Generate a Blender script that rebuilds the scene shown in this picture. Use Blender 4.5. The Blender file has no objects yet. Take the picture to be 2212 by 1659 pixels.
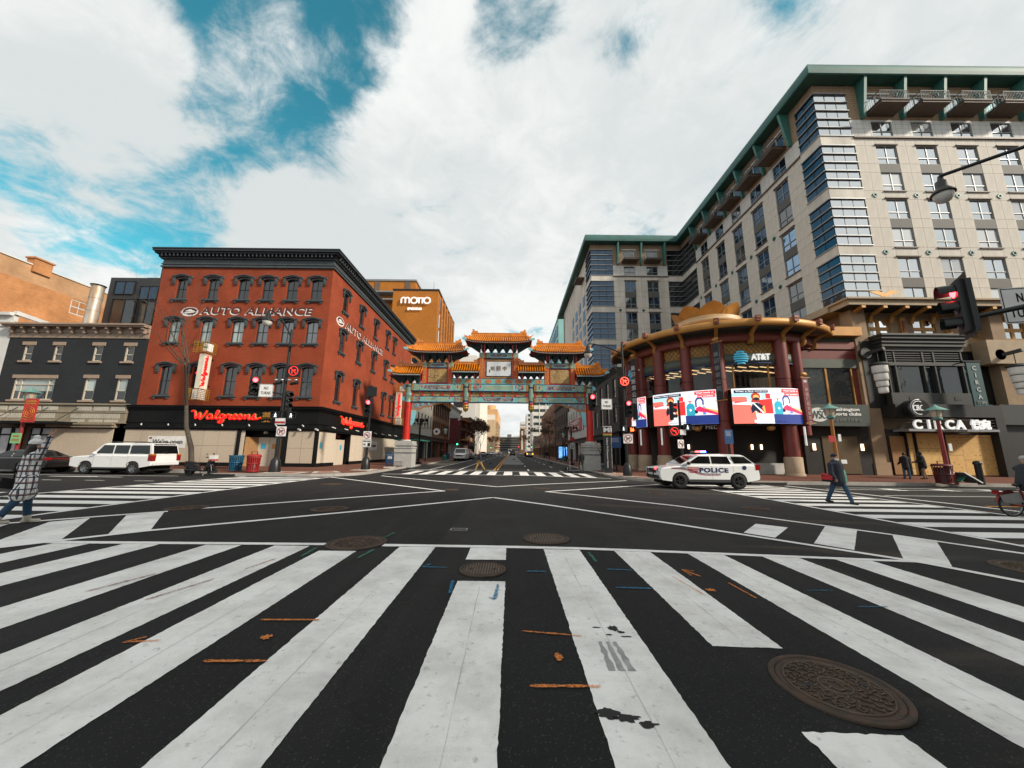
import bpy, bmesh, math, random
from math import sin, cos, pi, radians, sqrt, atan2
from mathutils import Matrix, Vector
S = bpy.context.scene
COL = S.collection
# ---------------------------------------------------------------- camera
cam = bpy.data.cameras.new('camera'); cam.sensor_width = 36; cam.lens = 36*790/2212
cam.clip_start = .05; cam.clip_end = 3000
co = bpy.data.objects.new('camera', cam); COL.objects.link(co)
co.matrix_world = Matrix.Translation((0, 0, 1.55)) @ Matrix.Rotation(radians(90)+math.atan(145.5/790), 4, 'X') @ Matrix.Rotation(radians(.6), 4, 'Z')
S.camera = co
# ---------------------------------------------------------------- light
SUN_EL, SUN_AZ = 31, 116      # sun high on the right, a little behind the camera (azimuth from +Y towards +X)
W = bpy.data.worlds.new('World'); S.world = W; W.use_nodes = True
def build_world():
    nt = W.node_tree; N = nt.nodes; L = nt.links; N.clear()
    def n(t, **k):
        x = N.new(t)
        for a, b in k.items(): setattr(x, a, b)
        return x
    def m(op, a, b=None, c=None, clamp=False):
        x = n('ShaderNodeMath', operation=op, use_clamp=clamp)
        for i, v in enumerate((a, b, c)):
            if v is None: continue
            if isinstance(v, (int, float)): x.inputs[i].default_value = v
            else: L.new(v, x.inputs[i])
        return x.outputs[0]
    tc = n('ShaderNodeTexCoord')
    nrm = n('ShaderNodeVectorMath', operation='NORMALIZE'); L.new(tc.outputs['Generated'], nrm.inputs[0])
    D = nrm.outputs[0]
    sep = n('ShaderNodeSeparateXYZ'); L.new(D, sep.inputs[0])
    zz = m('ADD', m('MAXIMUM', sep.outputs[2], 0.0), .22)
    cmb = n('ShaderNodeCombineXYZ'); L.new(m('DIVIDE', sep.outputs[0], zz), cmb.inputs[0]); L.new(m('DIVIDE', sep.outputs[1], zz), cmb.inputs[1])
    cmb.inputs[2].default_value = 3.7
    def noise(sc, det, ro, dist=0., off=0.):
        x = n('ShaderNodeTexNoise'); x.inputs['Scale'].default_value = sc; x.inputs['Detail'].default_value = det
        x.inputs['Roughness'].default_value = ro; x.inputs['Distortion'].default_value = dist
        v = n('ShaderNodeVectorMath', operation='ADD'); L.new(cmb.outputs[0], v.inputs[0]); v.inputs[1].default_value = (off, off*.7, 0)
        L.new(v.outputs[0], x.inputs['Vector']); return x.outputs['Fac']
    n1 = noise(2.3, 12, .6, .35, .3); n2 = noise(8., 8, .65, .5, 4.)
    field = m('ADD', m('MULTIPLY', m('SUBTRACT', n1, .5), 3.1), m('MULTIPLY', m('SUBTRACT', n2, .5), 1.7))
    # breaks in the cloud cover: (direction, tightness, depth)
    HO = HOLES
    tot = None
    wn = n('ShaderNodeTexNoise'); wn.inputs['Scale'].default_value = 2.6; wn.inputs['Detail'].default_value = 8; L.new(cmb.outputs[0], wn.inputs['Vector'])
    wv = n('ShaderNodeVectorMath', operation='SUBTRACT'); L.new(wn.outputs['Color'], wv.inputs[0]); wv.inputs[1].default_value = (.5, .5, .5)
    ws_ = n('ShaderNodeVectorMath', operation='SCALE'); L.new(wv.outputs[0], ws_.inputs[0]); ws_.inputs['Scale'].default_value = .3
    wd = n('ShaderNodeVectorMath', operation='ADD'); L.new(D, wd.inputs[0]); L.new(ws_.outputs[0], wd.inputs[1]); wnn = n('ShaderNodeVectorMath', operation='NORMALIZE'); L.new(wd.outputs[0], wnn.inputs[0]); D2 = wnn.outputs[0]
    for (dx, dy, dz), k, a in HO:
        dp = n('ShaderNodeVectorMath', operation='DOT_PRODUCT'); L.new(D2, dp.inputs[0]); dp.inputs[1].default_value = (dx, dy, dz)
        g = m('MULTIPLY', m('EXPONENT', m('MULTIPLY', m('SUBTRACT', dp.outputs['Value'], 1.0), k)), a)
        tot = g if tot is None else m('ADD', tot, g)
    v = m('SUBTRACT', m('ADD', field, .58), m('MULTIPLY', m('MINIMUM', tot, 1.0), .98))
    mr = n('ShaderNodeMapRange', interpolation_type='SMOOTHERSTEP'); L.new(v, mr.inputs[0])
    mr.inputs[1].default_value = -.66; mr.inputs[2].default_value = .42
    mask = mr.outputs[0]
    sky = n('ShaderNodeTexSky', sky_type='NISHITA'); sky.sun_disc = False
    sky.sun_elevation = radians(SUN_EL); sky.sun_rotation = radians(SUN_AZ); sky.altitude = 30; sky.air_density = 1.0; sky.dust_density = .6; sky.ozone_density = 1.4
    tint = n('ShaderNodeMix', data_type='RGBA', blend_type='MULTIPLY'); tint.inputs[0].default_value = 1
    L.new(sky.outputs[0], tint.inputs[6]); tint.inputs[7].default_value = (.40, 1.42, 1.12, 1)
    # cloud body: bright tops, grey thick parts
    n3 = noise(.9, 6, .55, .3, 9.)
    sh = n('ShaderNodeMapRange', interpolation_type='SMOOTHSTEP'); L.new(m('ADD', n3, m('MULTIPLY', m('SUBTRACT', n2, .5), .35)), sh.inputs[0]); sh.inputs[1].default_value = .36; sh.inputs[2].default_value = .64
    cc = n('ShaderNodeMix', data_type='RGBA'); L.new(sh.outputs[0], cc.inputs[0])
    cc.inputs[6].default_value = (5.1, 5.4, 5.4, 1); cc.inputs[7].default_value = (6.75, 6.85, 6.75, 1)
    mx = n('ShaderNodeMix', data_type='RGBA'); L.new(mask, mx.inputs[0]); L.new(tint.outputs[2], mx.inputs[6]); L.new(cc.outputs[2], mx.inputs[7])
    bg = n('ShaderNodeBackground'); L.new(mx.outputs[2], bg.inputs[0]); bg.inputs[1].default_value = .1
    o = n('ShaderNodeOutputWorld'); L.new(bg.outputs[0], o.inputs[0])
HOLES = [((-.479, .574, .664), 95, .95), ((-.54, .522, .66), 260, .6), ((-.406, .555, .726), 260, .6), ((-.327, .563, .759), 300, .8), ((-.231, .554, .8), 400, .7),
         ((-.536, .593, .602), 260, .6), ((-.026, .578, .816), 230, .85), ((.04, .56, .83), 400, .5), ((.25, .584, .772), 500, .62), ((.464, .514, .722), 300, .72), ((-.671, .616, .412), 300, .6),
         ((-.697, .629, .345), 300, .6), ((-.748, .488, .45), 400, .45), ((-.765, .565, .308), 300, .5), ((-.63, .603, .49), 400, .5)]
build_world()
sl = bpy.data.lights.new('sun', 'SUN'); sl.energy = 3.2; sl.angle = radians(6); sl.color = (1, .90, .76)
so = bpy.data.objects.new('sun', sl); COL.objects.link(so)
_d = Vector((sin(radians(SUN_AZ))*cos(radians(SUN_EL)), cos(radians(SUN_AZ))*cos(radians(SUN_EL)), sin(radians(SUN_EL))))
so.rotation_euler = _d.to_track_quat('Z', 'Y').to_euler(); so.location = (40, -20, 60)
vs = S.view_settings; vs.view_transform = 'Standard'; vs.look = 'None'; vs.exposure = .5; vs.gamma = 1; vs.use_curve_mapping = False
S.cycles.max_bounces = 6; S.cycles.diffuse_bounces = 3; S.cycles.glossy_bounces = 3; S.cycles.caustics_reflective = False; S.cycles.caustics_refractive = False
S.cycles.use_denoising = True
# ---------------------------------------------------------------- materials
MATS = {}
def lin(c): return tuple(((x/255)/12.92 if x <= 10 else (((x/255)+.055)/1.055)**2.4) for x in c)
def mat(name, col, rough=.7, metal=0., var=.12, scale=2., bump=0., bscale=40., col2=None, spec=.5, emit=0., coat=0., stretch=None, detail=5, alpha=None):
    """procedural material: base colour with soft noise variation (+ optional second colour), fine bump"""
    if name in MATS: return MATS[name]
    M = bpy.data.materials.new(name); M.use_nodes = True; nt = M.node_tree; N = nt.nodes; L = nt.links
    b = N['Principled BSDF']; b.inputs['Roughness'].default_value = rough; b.inputs['Metallic'].default_value = metal
    b.inputs['Specular IOR Level'].default_value = spec
    if coat: b.inputs['Coat Weight'].default_value = coat; b.inputs['Coat Roughness'].default_value = .05
    tc = N.new('ShaderNodeTexCoord'); src = tc.outputs['Object']
    if stretch:
        mp = N.new('ShaderNodeMapping'); mp.inputs['Scale'].default_value = stretch; L.new(src, mp.inputs[0]); src = mp.outputs[0]
    if var > 0 or col2:
        nz = N.new('ShaderNodeTexNoise'); nz.inputs['Scale'].default_value = scale; nz.inputs['Detail'].default_value = detail; nz.inputs['Roughness'].default_value = .62
        L.new(src, nz.inputs['Vector'])
        rp = N.new('ShaderNodeMapRange'); rp.inputs[1].default_value = .32; rp.inputs[2].default_value = .68; L.new(nz.outputs['Fac'], rp.inputs[0])
        mx = N.new('ShaderNodeMix'); mx.data_type = 'RGBA'; L.new(rp.outputs[0], mx.inputs[0])
        c2 = col2 or tuple(min(1, x*(1+var)) for x in col); c1 = col if col2 else tuple(x*(1-var) for x in col)
        mx.inputs[6].default_value = (*c1, 1); mx.inputs[7].default_value = (*c2, 1)
        L.new(mx.outputs[2], b.inputs['Base Color'])
        out = mx.outputs[2]
    else:
        b.inputs['Base Color'].default_value = (*col, 1); out = None
    if emit:
        b.inputs['Emission Strength'].default_value = emit
        if out: L.new(out, b.inputs['Emission Color'])
        else: b.inputs['Emission Color'].default_value = (*col, 1)
    if bump:
        nb = N.new('ShaderNodeTexNoise'); nb.inputs['Scale'].default_value = bscale; nb.inputs['Detail'].default_value = 4; L.new(src, nb.inputs['Vector'])
        bp = N.new('ShaderNodeBump'); bp.inputs['Strength'].default_value = bump; bp.inputs['Distance'].default_value = .02
        L.new(nb.outputs['Fac'], bp.inputs['Height']); L.new(bp.outputs[0], b.inputs['Normal'])
    MATS[name] = M; return M
def brick(name, c1, c2, mortar, w=.21, h=.075, rough=.85, msize=.012, var=.25, bscale=.6):
    if name in MATS: return MATS[name]
    M = bpy.data.materials.new(name); M.use_nodes = True; nt = M.node_tree; N = nt.nodes; L = nt.links
    b = N['Principled BSDF']; b.inputs['Roughness'].default_value = rough; b.inputs['Specular IOR Level'].default_value = .25
    tc = N.new('ShaderNodeTexCoord'); sp = N.new('ShaderNodeSeparateXYZ'); L.new(tc.outputs['Object'], sp.inputs[0])
    ad = N.new('ShaderNodeMath'); ad.operation = 'ADD'; L.new(sp.outputs[0], ad.inputs[0]); L.new(sp.outputs[1], ad.inputs[1])
    cb = N.new('ShaderNodeCombineXYZ'); L.new(ad.outputs[0], cb.inputs[0]); L.new(sp.outputs[2], cb.inputs[1])
    br = N.new('ShaderNodeTexBrick'); br.inputs['Scale'].default_value = 1; br.inputs['Brick Width'].default_value = w; br.inputs['Row Height'].default_value = h
    br.inputs['Mortar Size'].default_value = msize; br.inputs['Color1'].default_value = (*c1, 1); br.inputs['Color2'].default_value = (*c2, 1); br.inputs['Mortar'].default_value = (*mortar, 1)
    L.new(cb.outputs[0], br.inputs['Vector'])
    nz = N.new('ShaderNodeTexNoise'); nz.inputs['Scale'].default_value = bscale; nz.inputs['Detail'].default_value = 7; nz.inputs['Roughness'].default_value = .65; L.new(tc.outputs['Object'], nz.inputs['Vector'])
    mr = N.new('ShaderNodeMapRange'); mr.inputs[1].default_value = .3; mr.inputs[2].default_value = .7; mr.inputs[3].default_value = 1-var; mr.inputs[4].default_value = 1+var; L.new(nz.outputs['Fac'], mr.inputs[0])
    mu = N.new('ShaderNodeMix'); mu.data_type = 'RGBA'; mu.blend_type = 'MULTIPLY'; mu.inputs[0].default_value = 1
    L.new(br.outputs['Color'], mu.inputs[6]); L.new(mr.outputs[0], mu.inputs[7]); L.new(mu.outputs[2], b.inputs['Base Color'])
    bp = N.new('ShaderNodeBump'); bp.inputs['Strength'].default_value = .4; bp.inputs['Distance'].default_value = .01; bp.invert = True
    L.new(br.outputs['Fac'], bp.inputs['Height']); L.new(bp.outputs[0], b.inputs['Normal'])
    MATS[name] = M; return M
def glassmat(name, col, f0=.25, rough=.04, wav=.012, rcol=(1, 1, 1), f1=1.):
    """window glass seen from outside: dark room behind, sky reflection over it"""
    if name in MATS: return MATS[name]
    M = bpy.data.materials.new(name); M.use_nodes = True; nt = M.node_tree; N = nt.nodes; L = nt.links; N.clear()
    o = N.new('ShaderNodeOutputMaterial'); mx = N.new('ShaderNodeMixShader'); df = N.new('ShaderNodeBsdfDiffuse'); gl = N.new('ShaderNodeBsdfGlossy')
    gl.inputs['Roughness'].default_value = rough; gl.inputs['Color'].default_value = (*rcol, 1)
    tc = N.new('ShaderNodeTexCoord'); nz = N.new('ShaderNodeTexNoise'); nz.inputs['Scale'].default_value = .9; nz.inputs['Detail'].default_value = 3; L.new(tc.outputs['Object'], nz.inputs['Vector'])
    oi = N.new('ShaderNodeObjectInfo')
    hs = N.new('ShaderNodeHueSaturation'); hs.inputs['Color'].default_value = (*col, 1)
    mm = N.new('ShaderNodeMapRange'); L.new(oi.outputs['Random'], mm.inputs[0]); mm.inputs[3].default_value = .5; mm.inputs[4].default_value = 1.7; L.new(mm.outputs[0], hs.inputs['Value'])
    L.new(hs.outputs[0], df.inputs['Color'])
    bp = N.new('ShaderNodeBump'); bp.inputs['Strength'].default_value = 1; bp.inputs['Distance'].default_value = wav; L.new(nz.outputs['Fac'], bp.inputs['Height']); L.new(bp.outputs[0], gl.inputs['Normal'])
    fr = N.new('ShaderNodeLayerWeight'); fr.inputs[0].default_value = .35
    mr = N.new('ShaderNodeMapRange'); L.new(fr.outputs['Fresnel'], mr.inputs[0]); mr.inputs[3].default_value = f0; mr.inputs[4].default_value = f1
    L.new(mr.outputs[0], mx.inputs[0]); L.new(df.outputs[0], mx.inputs[1]); L.new(gl.outputs[0], mx.inputs[2]); L.new(mx.outputs[0], o.inputs[0])
    MATS[name] = M; return M
def glow(name, col, s):
    return mat(name, col, rough=.5, var=0, emit=s)
# ---------------------------------------------------------------- geometry helpers
class MB:
    """collects faces; build() links them as ONE mesh object"""
    def __init__(s): s.v = []; s.f = []; s.sm = []
    def add(s, vs, fs, smooth=False):
        o = len(s.v); s.v += [tuple(p) for p in vs]; s.f += [tuple(i+o for i in f) for f in fs]; s.sm += [smooth]*len(fs); return s
    def box(s, x0, x1, y0, y1, z0, z1):
        return s.add([(x0, y0, z0), (x1, y0, z0), (x1, y1, z0), (x0, y1, z0), (x0, y0, z1), (x1, y0, z1), (x1, y1, z1), (x0, y1, z1)],
                     [(0, 3, 2, 1), (4, 5, 6, 7), (0, 1, 5, 4), (1, 2, 6, 5), (2, 3, 7, 6), (3, 0, 4, 7)])
    def cbox(s, c, d, R=None):
        R = R or Matrix.Identity(3); c = Vector(c); P = []
        for k in (-.5, .5):
            for a, b in ((-.5, -.5), (.5, -.5), (.5, .5), (-.5, .5)): P.append(c + R @ Vector((a*d[0], b*d[1], k*d[2])))
        return s.add(P, [(0, 3, 2, 1), (4, 5, 6, 7), (0, 1, 5, 4), (1, 2, 6, 5), (2, 3, 7, 6), (3, 0, 4, 7)])
    def bar(s, p, q, w, h=None):
        p, q = Vector(p), Vector(q); d = q-p; l = d.length
        if l < 1e-6: return s
        R = d.to_track_quat('X', 'Z').to_matrix(); return s.cbox((p+q)/2, (l, w, h or w), R)
    def quad(s, a, b, c, d): return s.add([a, b, c, d], [(0, 1, 2, 3)])
    def poly(s, pts): return s.add(pts, [tuple(range(len(pts)))])
    def cone(s, p, q, r0, r1, n=10, cap=True):
        p, q = Vector(p), Vector(q); d = q-p
        if d.length < 1e-7: return s
        R = d.to_track_quat('Z', 'Y').to_matrix(); P = []
        for c, r in ((p, r0), (q, r1)):
            for i in range(n): a = 2*pi*i/n; P.append(c + R @ Vector((r*cos(a), r*sin(a), 0)))
        F = [(i, (i+1) % n, n+(i+1) % n, n+i) for i in range(n)]
        s.add(P, F, True)
        if cap: s.add(P[:n], [tuple(range(n-1, -1, -1))]); s.add(P[n:], [tuple(range(n))])
        return s
    def tube(s, pts, r, n=8, cap=True):
        pts = [Vector(p) for p in pts]; rs = r if isinstance(r, (list, tuple)) else [r]*len(pts); P = []; up = None
        for i, p in enumerate(pts):
            t = (pts[min(i+1, len(pts)-1)]-pts[max(i-1, 0)]).normalized()
            if up is None: up = t.orthogonal().normalized()
            x = (up - t*up.dot(t)); x = x.normalized() if x.length > 1e-6 else t.orthogonal().normalized(); up = x; y = t.cross(x)
            for k in range(n): a = 2*pi*k/n; P.append(p + (x*cos(a)+y*sin(a))*rs[i])
        F = [(i*n+k, i*n+(k+1) % n, (i+1)*n+(k+1) % n, (i+1)*n+k) for i in range(len(pts)-1) for k in range(n)]
        s.add(P, F, True)
        if cap: s.add(P[:n], [tuple(range(n-1, -1, -1))]); s.add(P[-n:], [tuple(range(n))])
        return s
    def lathe(s, prof, c=(0, 0, 0), n=16, a0=0., a1=2*pi, sx=1., sy=1.):
        full = abs(a1-a0-2*pi) < 1e-6; m = n if full else n+1; P = []
        for r, z in prof:
            for i in range(m): a = a0+(a1-a0)*i/n; P.append((c[0]+r*cos(a)*sx, c[1]+r*sin(a)*sy, c[2]+z))
        F = []
        for j in range(len(prof)-1):
            for i in range(n): k = (i+1) % m; F.append((j*m+i, j*m+k, (j+1)*m+k, (j+1)*m+i))
        return s.add(P, F, True)
    def ball(s, c, r, n=10, k=6):
        r = r if isinstance(r, (tuple, list)) else (r, r, r); P = []; F = []
        for j in range(k+1):
            t = pi*j/k
            for i in range(n): a = 2*pi*i/n; P.append((c[0]+r[0]*sin(t)*cos(a), c[1]+r[1]*sin(t)*sin(a), c[2]-r[2]*cos(t)))
        for j in range(k):
            for i in range(n): F.append((j*n+i, j*n+(i+1) % n, (j+1)*n+(i+1) % n, (j+1)*n+i))
        return s.add(P, F, True)
    def prism(s, pts, a, b, ax='y'):
        """2-D polygon (counter-clockwise) pushed from a to b along an axis"""
        f = {'y': lambda p, t: (p[0], t, p[1]), 'x': lambda p, t: (t, p[0], p[1]), 'z': lambda p, t: (p[0], p[1], t)}[ax]
        n = len(pts); P = [f(p, a) for p in pts]+[f(p, b) for p in pts]
        s.add(P, [(i, (i+1) % n, n+(i+1) % n, n+i) for i in range(n)]); s.add(P[:n], [tuple(range(n-1, -1, -1))]); s.add(P[n:], [tuple(range(n))]); return s
    def xf(s, M): s.v = [tuple(M @ Vector(p)) for p in s.v]; return s
    def mesh(s, name='m'):
        me = bpy.data.meshes.new(name); me.from_pydata(s.v, [], s.f); me.polygons.foreach_set('use_smooth', s.sm)
        b = bmesh.new(); b.from_mesh(me); bmesh.ops.recalc_face_normals(b, faces=b.faces); b.to_mesh(me); b.free(); me.update(); return me
def put(name, data, m=None, parent=None, M=None):
    """link mesh data (MB or mesh) as an object; world = M, whatever the parent"""
    me = data.mesh(name) if isinstance(data, MB) else data
    if m is not None and not me.materials: me.materials.append(m)
    o = bpy.data.objects.new(name, me); COL.objects.link(o)
    if parent is not None:
        o.parent = parent; o.matrix_parent_inverse = WM(parent).inverted()
    if M is not None: o.matrix_basis = M
    o['_w'] = [x for r in (M or Matrix.Identity(4)) for x in r]
    return o
def WM(o):
    return Matrix([o['_w'][i*4:i*4+4] for i in range(4)]) if '_w' in o else o.matrix_basis.copy()
def root(name, label, cat, loc=(0, 0, 0), group=None, rz=0.):
    o = bpy.data.objects.new(name, None); COL.objects.link(o); M = Matrix.Translation(loc) @ Matrix.Rotation(rz, 4, 'Z'); o.matrix_basis = M
    o['_w'] = [x for r in M for x in r]; o.empty_display_size = .3
    return tag(o, label, cat, group)
def tag(o, label=None, cat=None, group=None, kind=None):
    for k, v in (('label', label), ('category', cat), ('group', group), ('kind', kind)):
        if v: o[k] = v
    return o
def struct(name, mb, m, parent=None, kind='structure', label=None):
    o = put(name, mb, m, parent)
    if parent is None: o['kind'] = kind
    if label: o['label'] = label
    return o
CH = {}
def copy_tree(o, M=None, parent=None):
    c = o.copy(); COL.objects.link(c); c.parent = parent
    for ch in list(o.children): copy_tree(ch, None, c)
    if M is not None: c.matrix_basis = M; c['_w'] = [x for r in M for x in r]
    return c
def place(o, loc, rz=0., s=1.):
    o.matrix_basis = Matrix.Translation(loc) @ Matrix.Rotation(rz, 4, 'Z') @ Matrix.Scale(s, 4); return o
def LOC(x, y, z, rz=0., rx=0.): return Matrix.Translation((x, y, z)) @ Matrix.Rotation(rz, 4, 'Z') @ Matrix.Rotation(rx, 4, 'X')
# facade frames: local x = along the wall to the right as seen from outside, local z = up, local -y = outward
def frame_w(x, y, z=0): return LOC(x, y, z)                       # wall facing the camera (outward -Y)
def frame_e(x, y, z=0): return LOC(x, y, z, radians(90))          # wall facing +X, local x runs to +Y
def frame_n(x, y, z=0): return LOC(x, y, z, radians(-90))         # wall facing -X, local x runs to -Y
def wall_holes(w, z0, z1, holes, depth=.25, x0=0., back=True):
    """rectangle x0..w, z0..z1 in the plane y=0 with rectangular openings that have reveals going in (+y)"""
    mb = MB(); xs = sorted({x0, w, *[h[0] for h in holes], *[h[1] for h in holes]}); zs = sorted({z0, z1, *[h[2] for h in holes], *[h[3] for h in holes]})
    for a, b in zip(xs, xs[1:]):
        for c, d in zip(zs, zs[1:]):
            mx, mz = (a+b)/2, (c+d)/2
            if any(h[0] < mx < h[1] and h[2] < mz < h[3] for h in holes): continue
            mb.quad((a, 0, c), (b, 0, c), (b, 0, d), (a, 0, d))
    for a, b, c, d in holes:
        mb.quad((a, 0, c), (a, depth, c), (a, depth, d), (a, 0, d)); mb.quad((b, 0, c), (b, 0, d), (b, depth, d), (b, depth, c))
        mb.quad((a, 0, d), (a, depth, d), (b, depth, d), (b, 0, d)); mb.quad((a, 0, c), (b, 0, c), (b, depth, c), (a, depth, c))
    return mb
# ---------------------------------------------------------------- lettering (flat solid letters)
TXT = {}
def text_batch(items):
    os_ = []
    for key, body, bold, shear, space, ext in items:
        c = bpy.data.curves.new('t', 'FONT'); c.body = body; c.size = 1; c.offset = bold; c.shear = shear; c.space_character = space; c.extrude = ext; c.resolution_u = 3; c.align_x = 'CENTER'; c.align_y = 'CENTER'
        o = bpy.data.objects.new('t', c); COL.objects.link(o); os_.append((key, o))
    bpy.context.view_layer.update(); dg = bpy.context.evaluated_depsgraph_get()
    for key, o in os_:
        me = bpy.data.meshes.new_from_object(o.evaluated_get(dg)); 
        xs = [v.co.x for v in me.vertices] or [0]; ys = [v.co.y for v in me.vertices] or [0]
        cx, cy = (min(xs)+max(xs))/2, (min(ys)+max(ys))/2; w, h = max(xs)-min(xs), max(ys)-min(ys)
        TXT[key] = ([((v.co.x-cx), (v.co.y-cy), v.co.z) for v in me.vertices], [tuple(p.vertices) for p in me.polygons], w, h)
        cu = o.data; bpy.data.objects.remove(o); bpy.data.curves.remove(cu); bpy.data.meshes.remove(me)
def text_mb(key, width=None, height=None, depth=.02):
    """letters standing in the local xz plane (facing -y), centred; scaled to a width and/or height"""
    v, f, w, h = TXT[key]; sx = (width/w) if width else None; sy = (height/h) if height else None
    sx = sx or sy; sy = sy or sx; zt = max(1e-6, max(abs(p[2]) for p in v))
    return MB().add([(p[0]*sx, -p[2]/zt*depth, p[1]*sy) for p in v], f)
# ---------------------------------------------------------------- ground height
GX = [(-1e4, 0), (0, 0), (1, -.006), (2, -.024), (9, -.19), (20, -.22), (1e4, -.22)]
GY = [(-1e4, 0), (14, 0), (23.5, -.1), (1e4, -.1)]
def pl(N, x):
    for (a, p), (b, q) in zip(N, N[1:]):
        if x <= b: return p+(q-p)*(x-a)/(b-a)
def gz(x, y): return pl(GX, x)+pl(GY, y)
def drape(polys, dz, m, name, parent=None, hf=None, cx=None, cy=None):
    """flat polygons laid on the road: cut at the road's creases and lifted dz above it"""
    b = bmesh.new()
    for p in polys: b.faces.new([b.verts.new((x, y, 0)) for x, y in p])
    for x in (cx if cx is not None else [q[0] for q in GX[1:-1]]): bmesh.ops.bisect_plane(b, geom=b.verts[:]+b.edges[:]+b.faces[:], plane_co=(x, 0, 0), plane_no=(1, 0, 0))
    for y in (cy if cy is not None else [q[0] for q in GY[1:-1]]): bmesh.ops.bisect_plane(b, geom=b.verts[:]+b.edges[:]+b.faces[:], plane_co=(0, y, 0), plane_no=(0, 1, 0))
    for v in b.verts: v.co.z = (hf or gz)(v.co.x, v.co.y)+dz
    for f in b.faces:
        f.normal_update()
        if f.normal.z < 0: f.normal_flip()
    me = bpy.data.meshes.new(name); b.to_mesh(me); b.free(); return put(name, me, m, parent)
# sidewalk heights
LC = -9.85      # kerb of the side street on the left block
def szl(x, y): return .05+.027*max(0, min(5.5, min(y-22.6, LC-x)))
def szr(x, y): return -.14+.026*max(0, min(6.6, min(y-23.3, x-7.4)))
# ================================================================ ROAD, PAVEMENTS, MARKINGS
def road_mat():
    M = bpy.data.materials.new('asphalt'); M.use_nodes = True; nt = M.node_tree; N = nt.nodes; L = nt.links; b = N['Principled BSDF']
    tc = N.new('ShaderNodeTexCoord'); P = tc.outputs['Object']
    def noise(sc, det, ro=.6):
        x = N.new('ShaderNodeTexNoise'); x.inputs['Scale'].default_value = sc; x.inputs['Detail'].default_value = det; x.inputs['Roughness'].default_value = ro; L.new(P, x.inputs['Vector']); return x.outputs['Fac']
    def mr(i, a, b_, c, d):
        x = N.new('ShaderNodeMapRange'); L.new(i, x.inputs[0]); x.inputs[1].default_value = a; x.inputs[2].default_value = b_; x.inputs[3].default_value = c; x.inputs[4].default_value = d; return x.outputs[0]
    def mix(f, a, b_, bt='MIX'):
        x = N.new('ShaderNodeMix'); x.data_type = 'RGBA'; x.blend_type = bt
        for i, v in ((0, f), (6, a), (7, b_)):
            if isinstance(v, (tuple, float, int)): x.inputs[i].default_value = v
            else: L.new(v, x.inputs[i])
        return x.outputs[2]
    sp = N.new('ShaderNodeSeparateXYZ'); L.new(P, sp.inputs[0])
    wob = N.new('ShaderNodeMath'); wob.operation = 'MULTIPLY_ADD'; L.new(noise(3, 3), wob.inputs[0]); wob.inputs[1].default_value = .08; L.new(sp.outputs[0], wob.inputs[2])
    seam = mr(wob.outputs[0], -1.20, -1.17, 0, 1)                        # older paving right of the joint
    beyond = mr(sp.outputs[1], 6.4, 6.5, 0, 1)
    sf = N.new('ShaderNodeMath'); sf.operation = 'MULTIPLY'; L.new(seam, sf.inputs[0]); L.new(beyond, sf.inputs[1])
    base = mix(sf.outputs[0], (.0105, .0115, .0124, 1), (.0225, .0226, .022, 1))
    c = mix(1.0, base, mix(mr(noise(.5, 8, .7), .3, .7, 0, 1), (.62, .62, .63, 1), (1.5, 1.48, 1.42, 1)), 'MULTIPLY')
    wt_ = N.new('ShaderNodeTexNoise'); wt_.inputs['Scale'].default_value = 1.1; wt_.inputs['Detail'].default_value = 6; wm = N.new('ShaderNodeMapping'); wm.inputs['Scale'].default_value = (1.6, .12, 1); L.new(P, wm.inputs[0]); L.new(wm.outputs[0], wt_.inputs['Vector'])
    c = mix(mr(wt_.outputs['Fac'], .5, .75, 0, .5), c, (.042, .041, .039, 1))
    ck = N.new('ShaderNodeTexVoronoi'); ck.feature = 'DISTANCE_TO_EDGE'; ck.inputs['Scale'].default_value = .33; cd = N.new('ShaderNodeVectorMath'); cd.operation = 'ADD'; cn = N.new('ShaderNodeTexNoise'); cn.inputs['Scale'].default_value = 1.5; cn.inputs['Detail'].default_value = 5; L.new(P, cn.inputs['Vector']); L.new(P, cd.inputs[0]); L.new(cn.outputs['Color'], cd.inputs[1]); L.new(cd.outputs[0], ck.inputs['Vector'])
    c = mix(mr(ck.outputs['Distance'], .0, .006, .7, 0), c, (.006, .006, .006, 1))
    vo = N.new('ShaderNodeTexVoronoi'); vo.inputs['Scale'].default_value = 130; L.new(P, vo.inputs['Vector'])
    spk = N.new('ShaderNodeMath'); spk.operation = 'GREATER_THAN'; sc = N.new('ShaderNodeSeparateColor'); L.new(vo.outputs['Color'], sc.inputs[0]); L.new(sc.outputs[0], spk.inputs[0]); spk.inputs[1].default_value = .965
    c = mix(mr(spk.outputs[0], 0, 1, 0, .3), c, (.16, .155, .145, 1))
    c = mix(mr(noise(160, 2), .35, .65, 0, 1), mix(1., c, (.5, .5, .5, 1), 'MULTIPLY'), c)
    # rusty dust trails
    mp = N.new('ShaderNodeMapping'); mp.inputs['Rotation'].default_value = (0, 0, radians(40)); mp.inputs['Scale'].default_value = (.22, 1.4, 1); L.new(P, mp.inputs[0])
    du = N.new('ShaderNodeTexNoise'); du.inputs['Scale'].default_value = .8; du.inputs['Detail'].default_value = 7; L.new(mp.outputs[0], du.inputs['Vector'])
    right = mr(sp.outputs[0], 1.5, 3.2, 0, 1); dm = N.new('ShaderNodeMath'); dm.operation = 'MULTIPLY'; L.new(mr(du.outputs['Fac'], .57, .78, 0, .75), dm.inputs[0]); L.new(right, dm.inputs[1])
    c = mix(dm.outputs[0], c, (.13, .095, .06, 1))
    L.new(c, b.inputs['Base Color']); b.inputs['Roughness'].default_value = .86; b.inputs['Specular IOR Level'].default_value = .3
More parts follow.
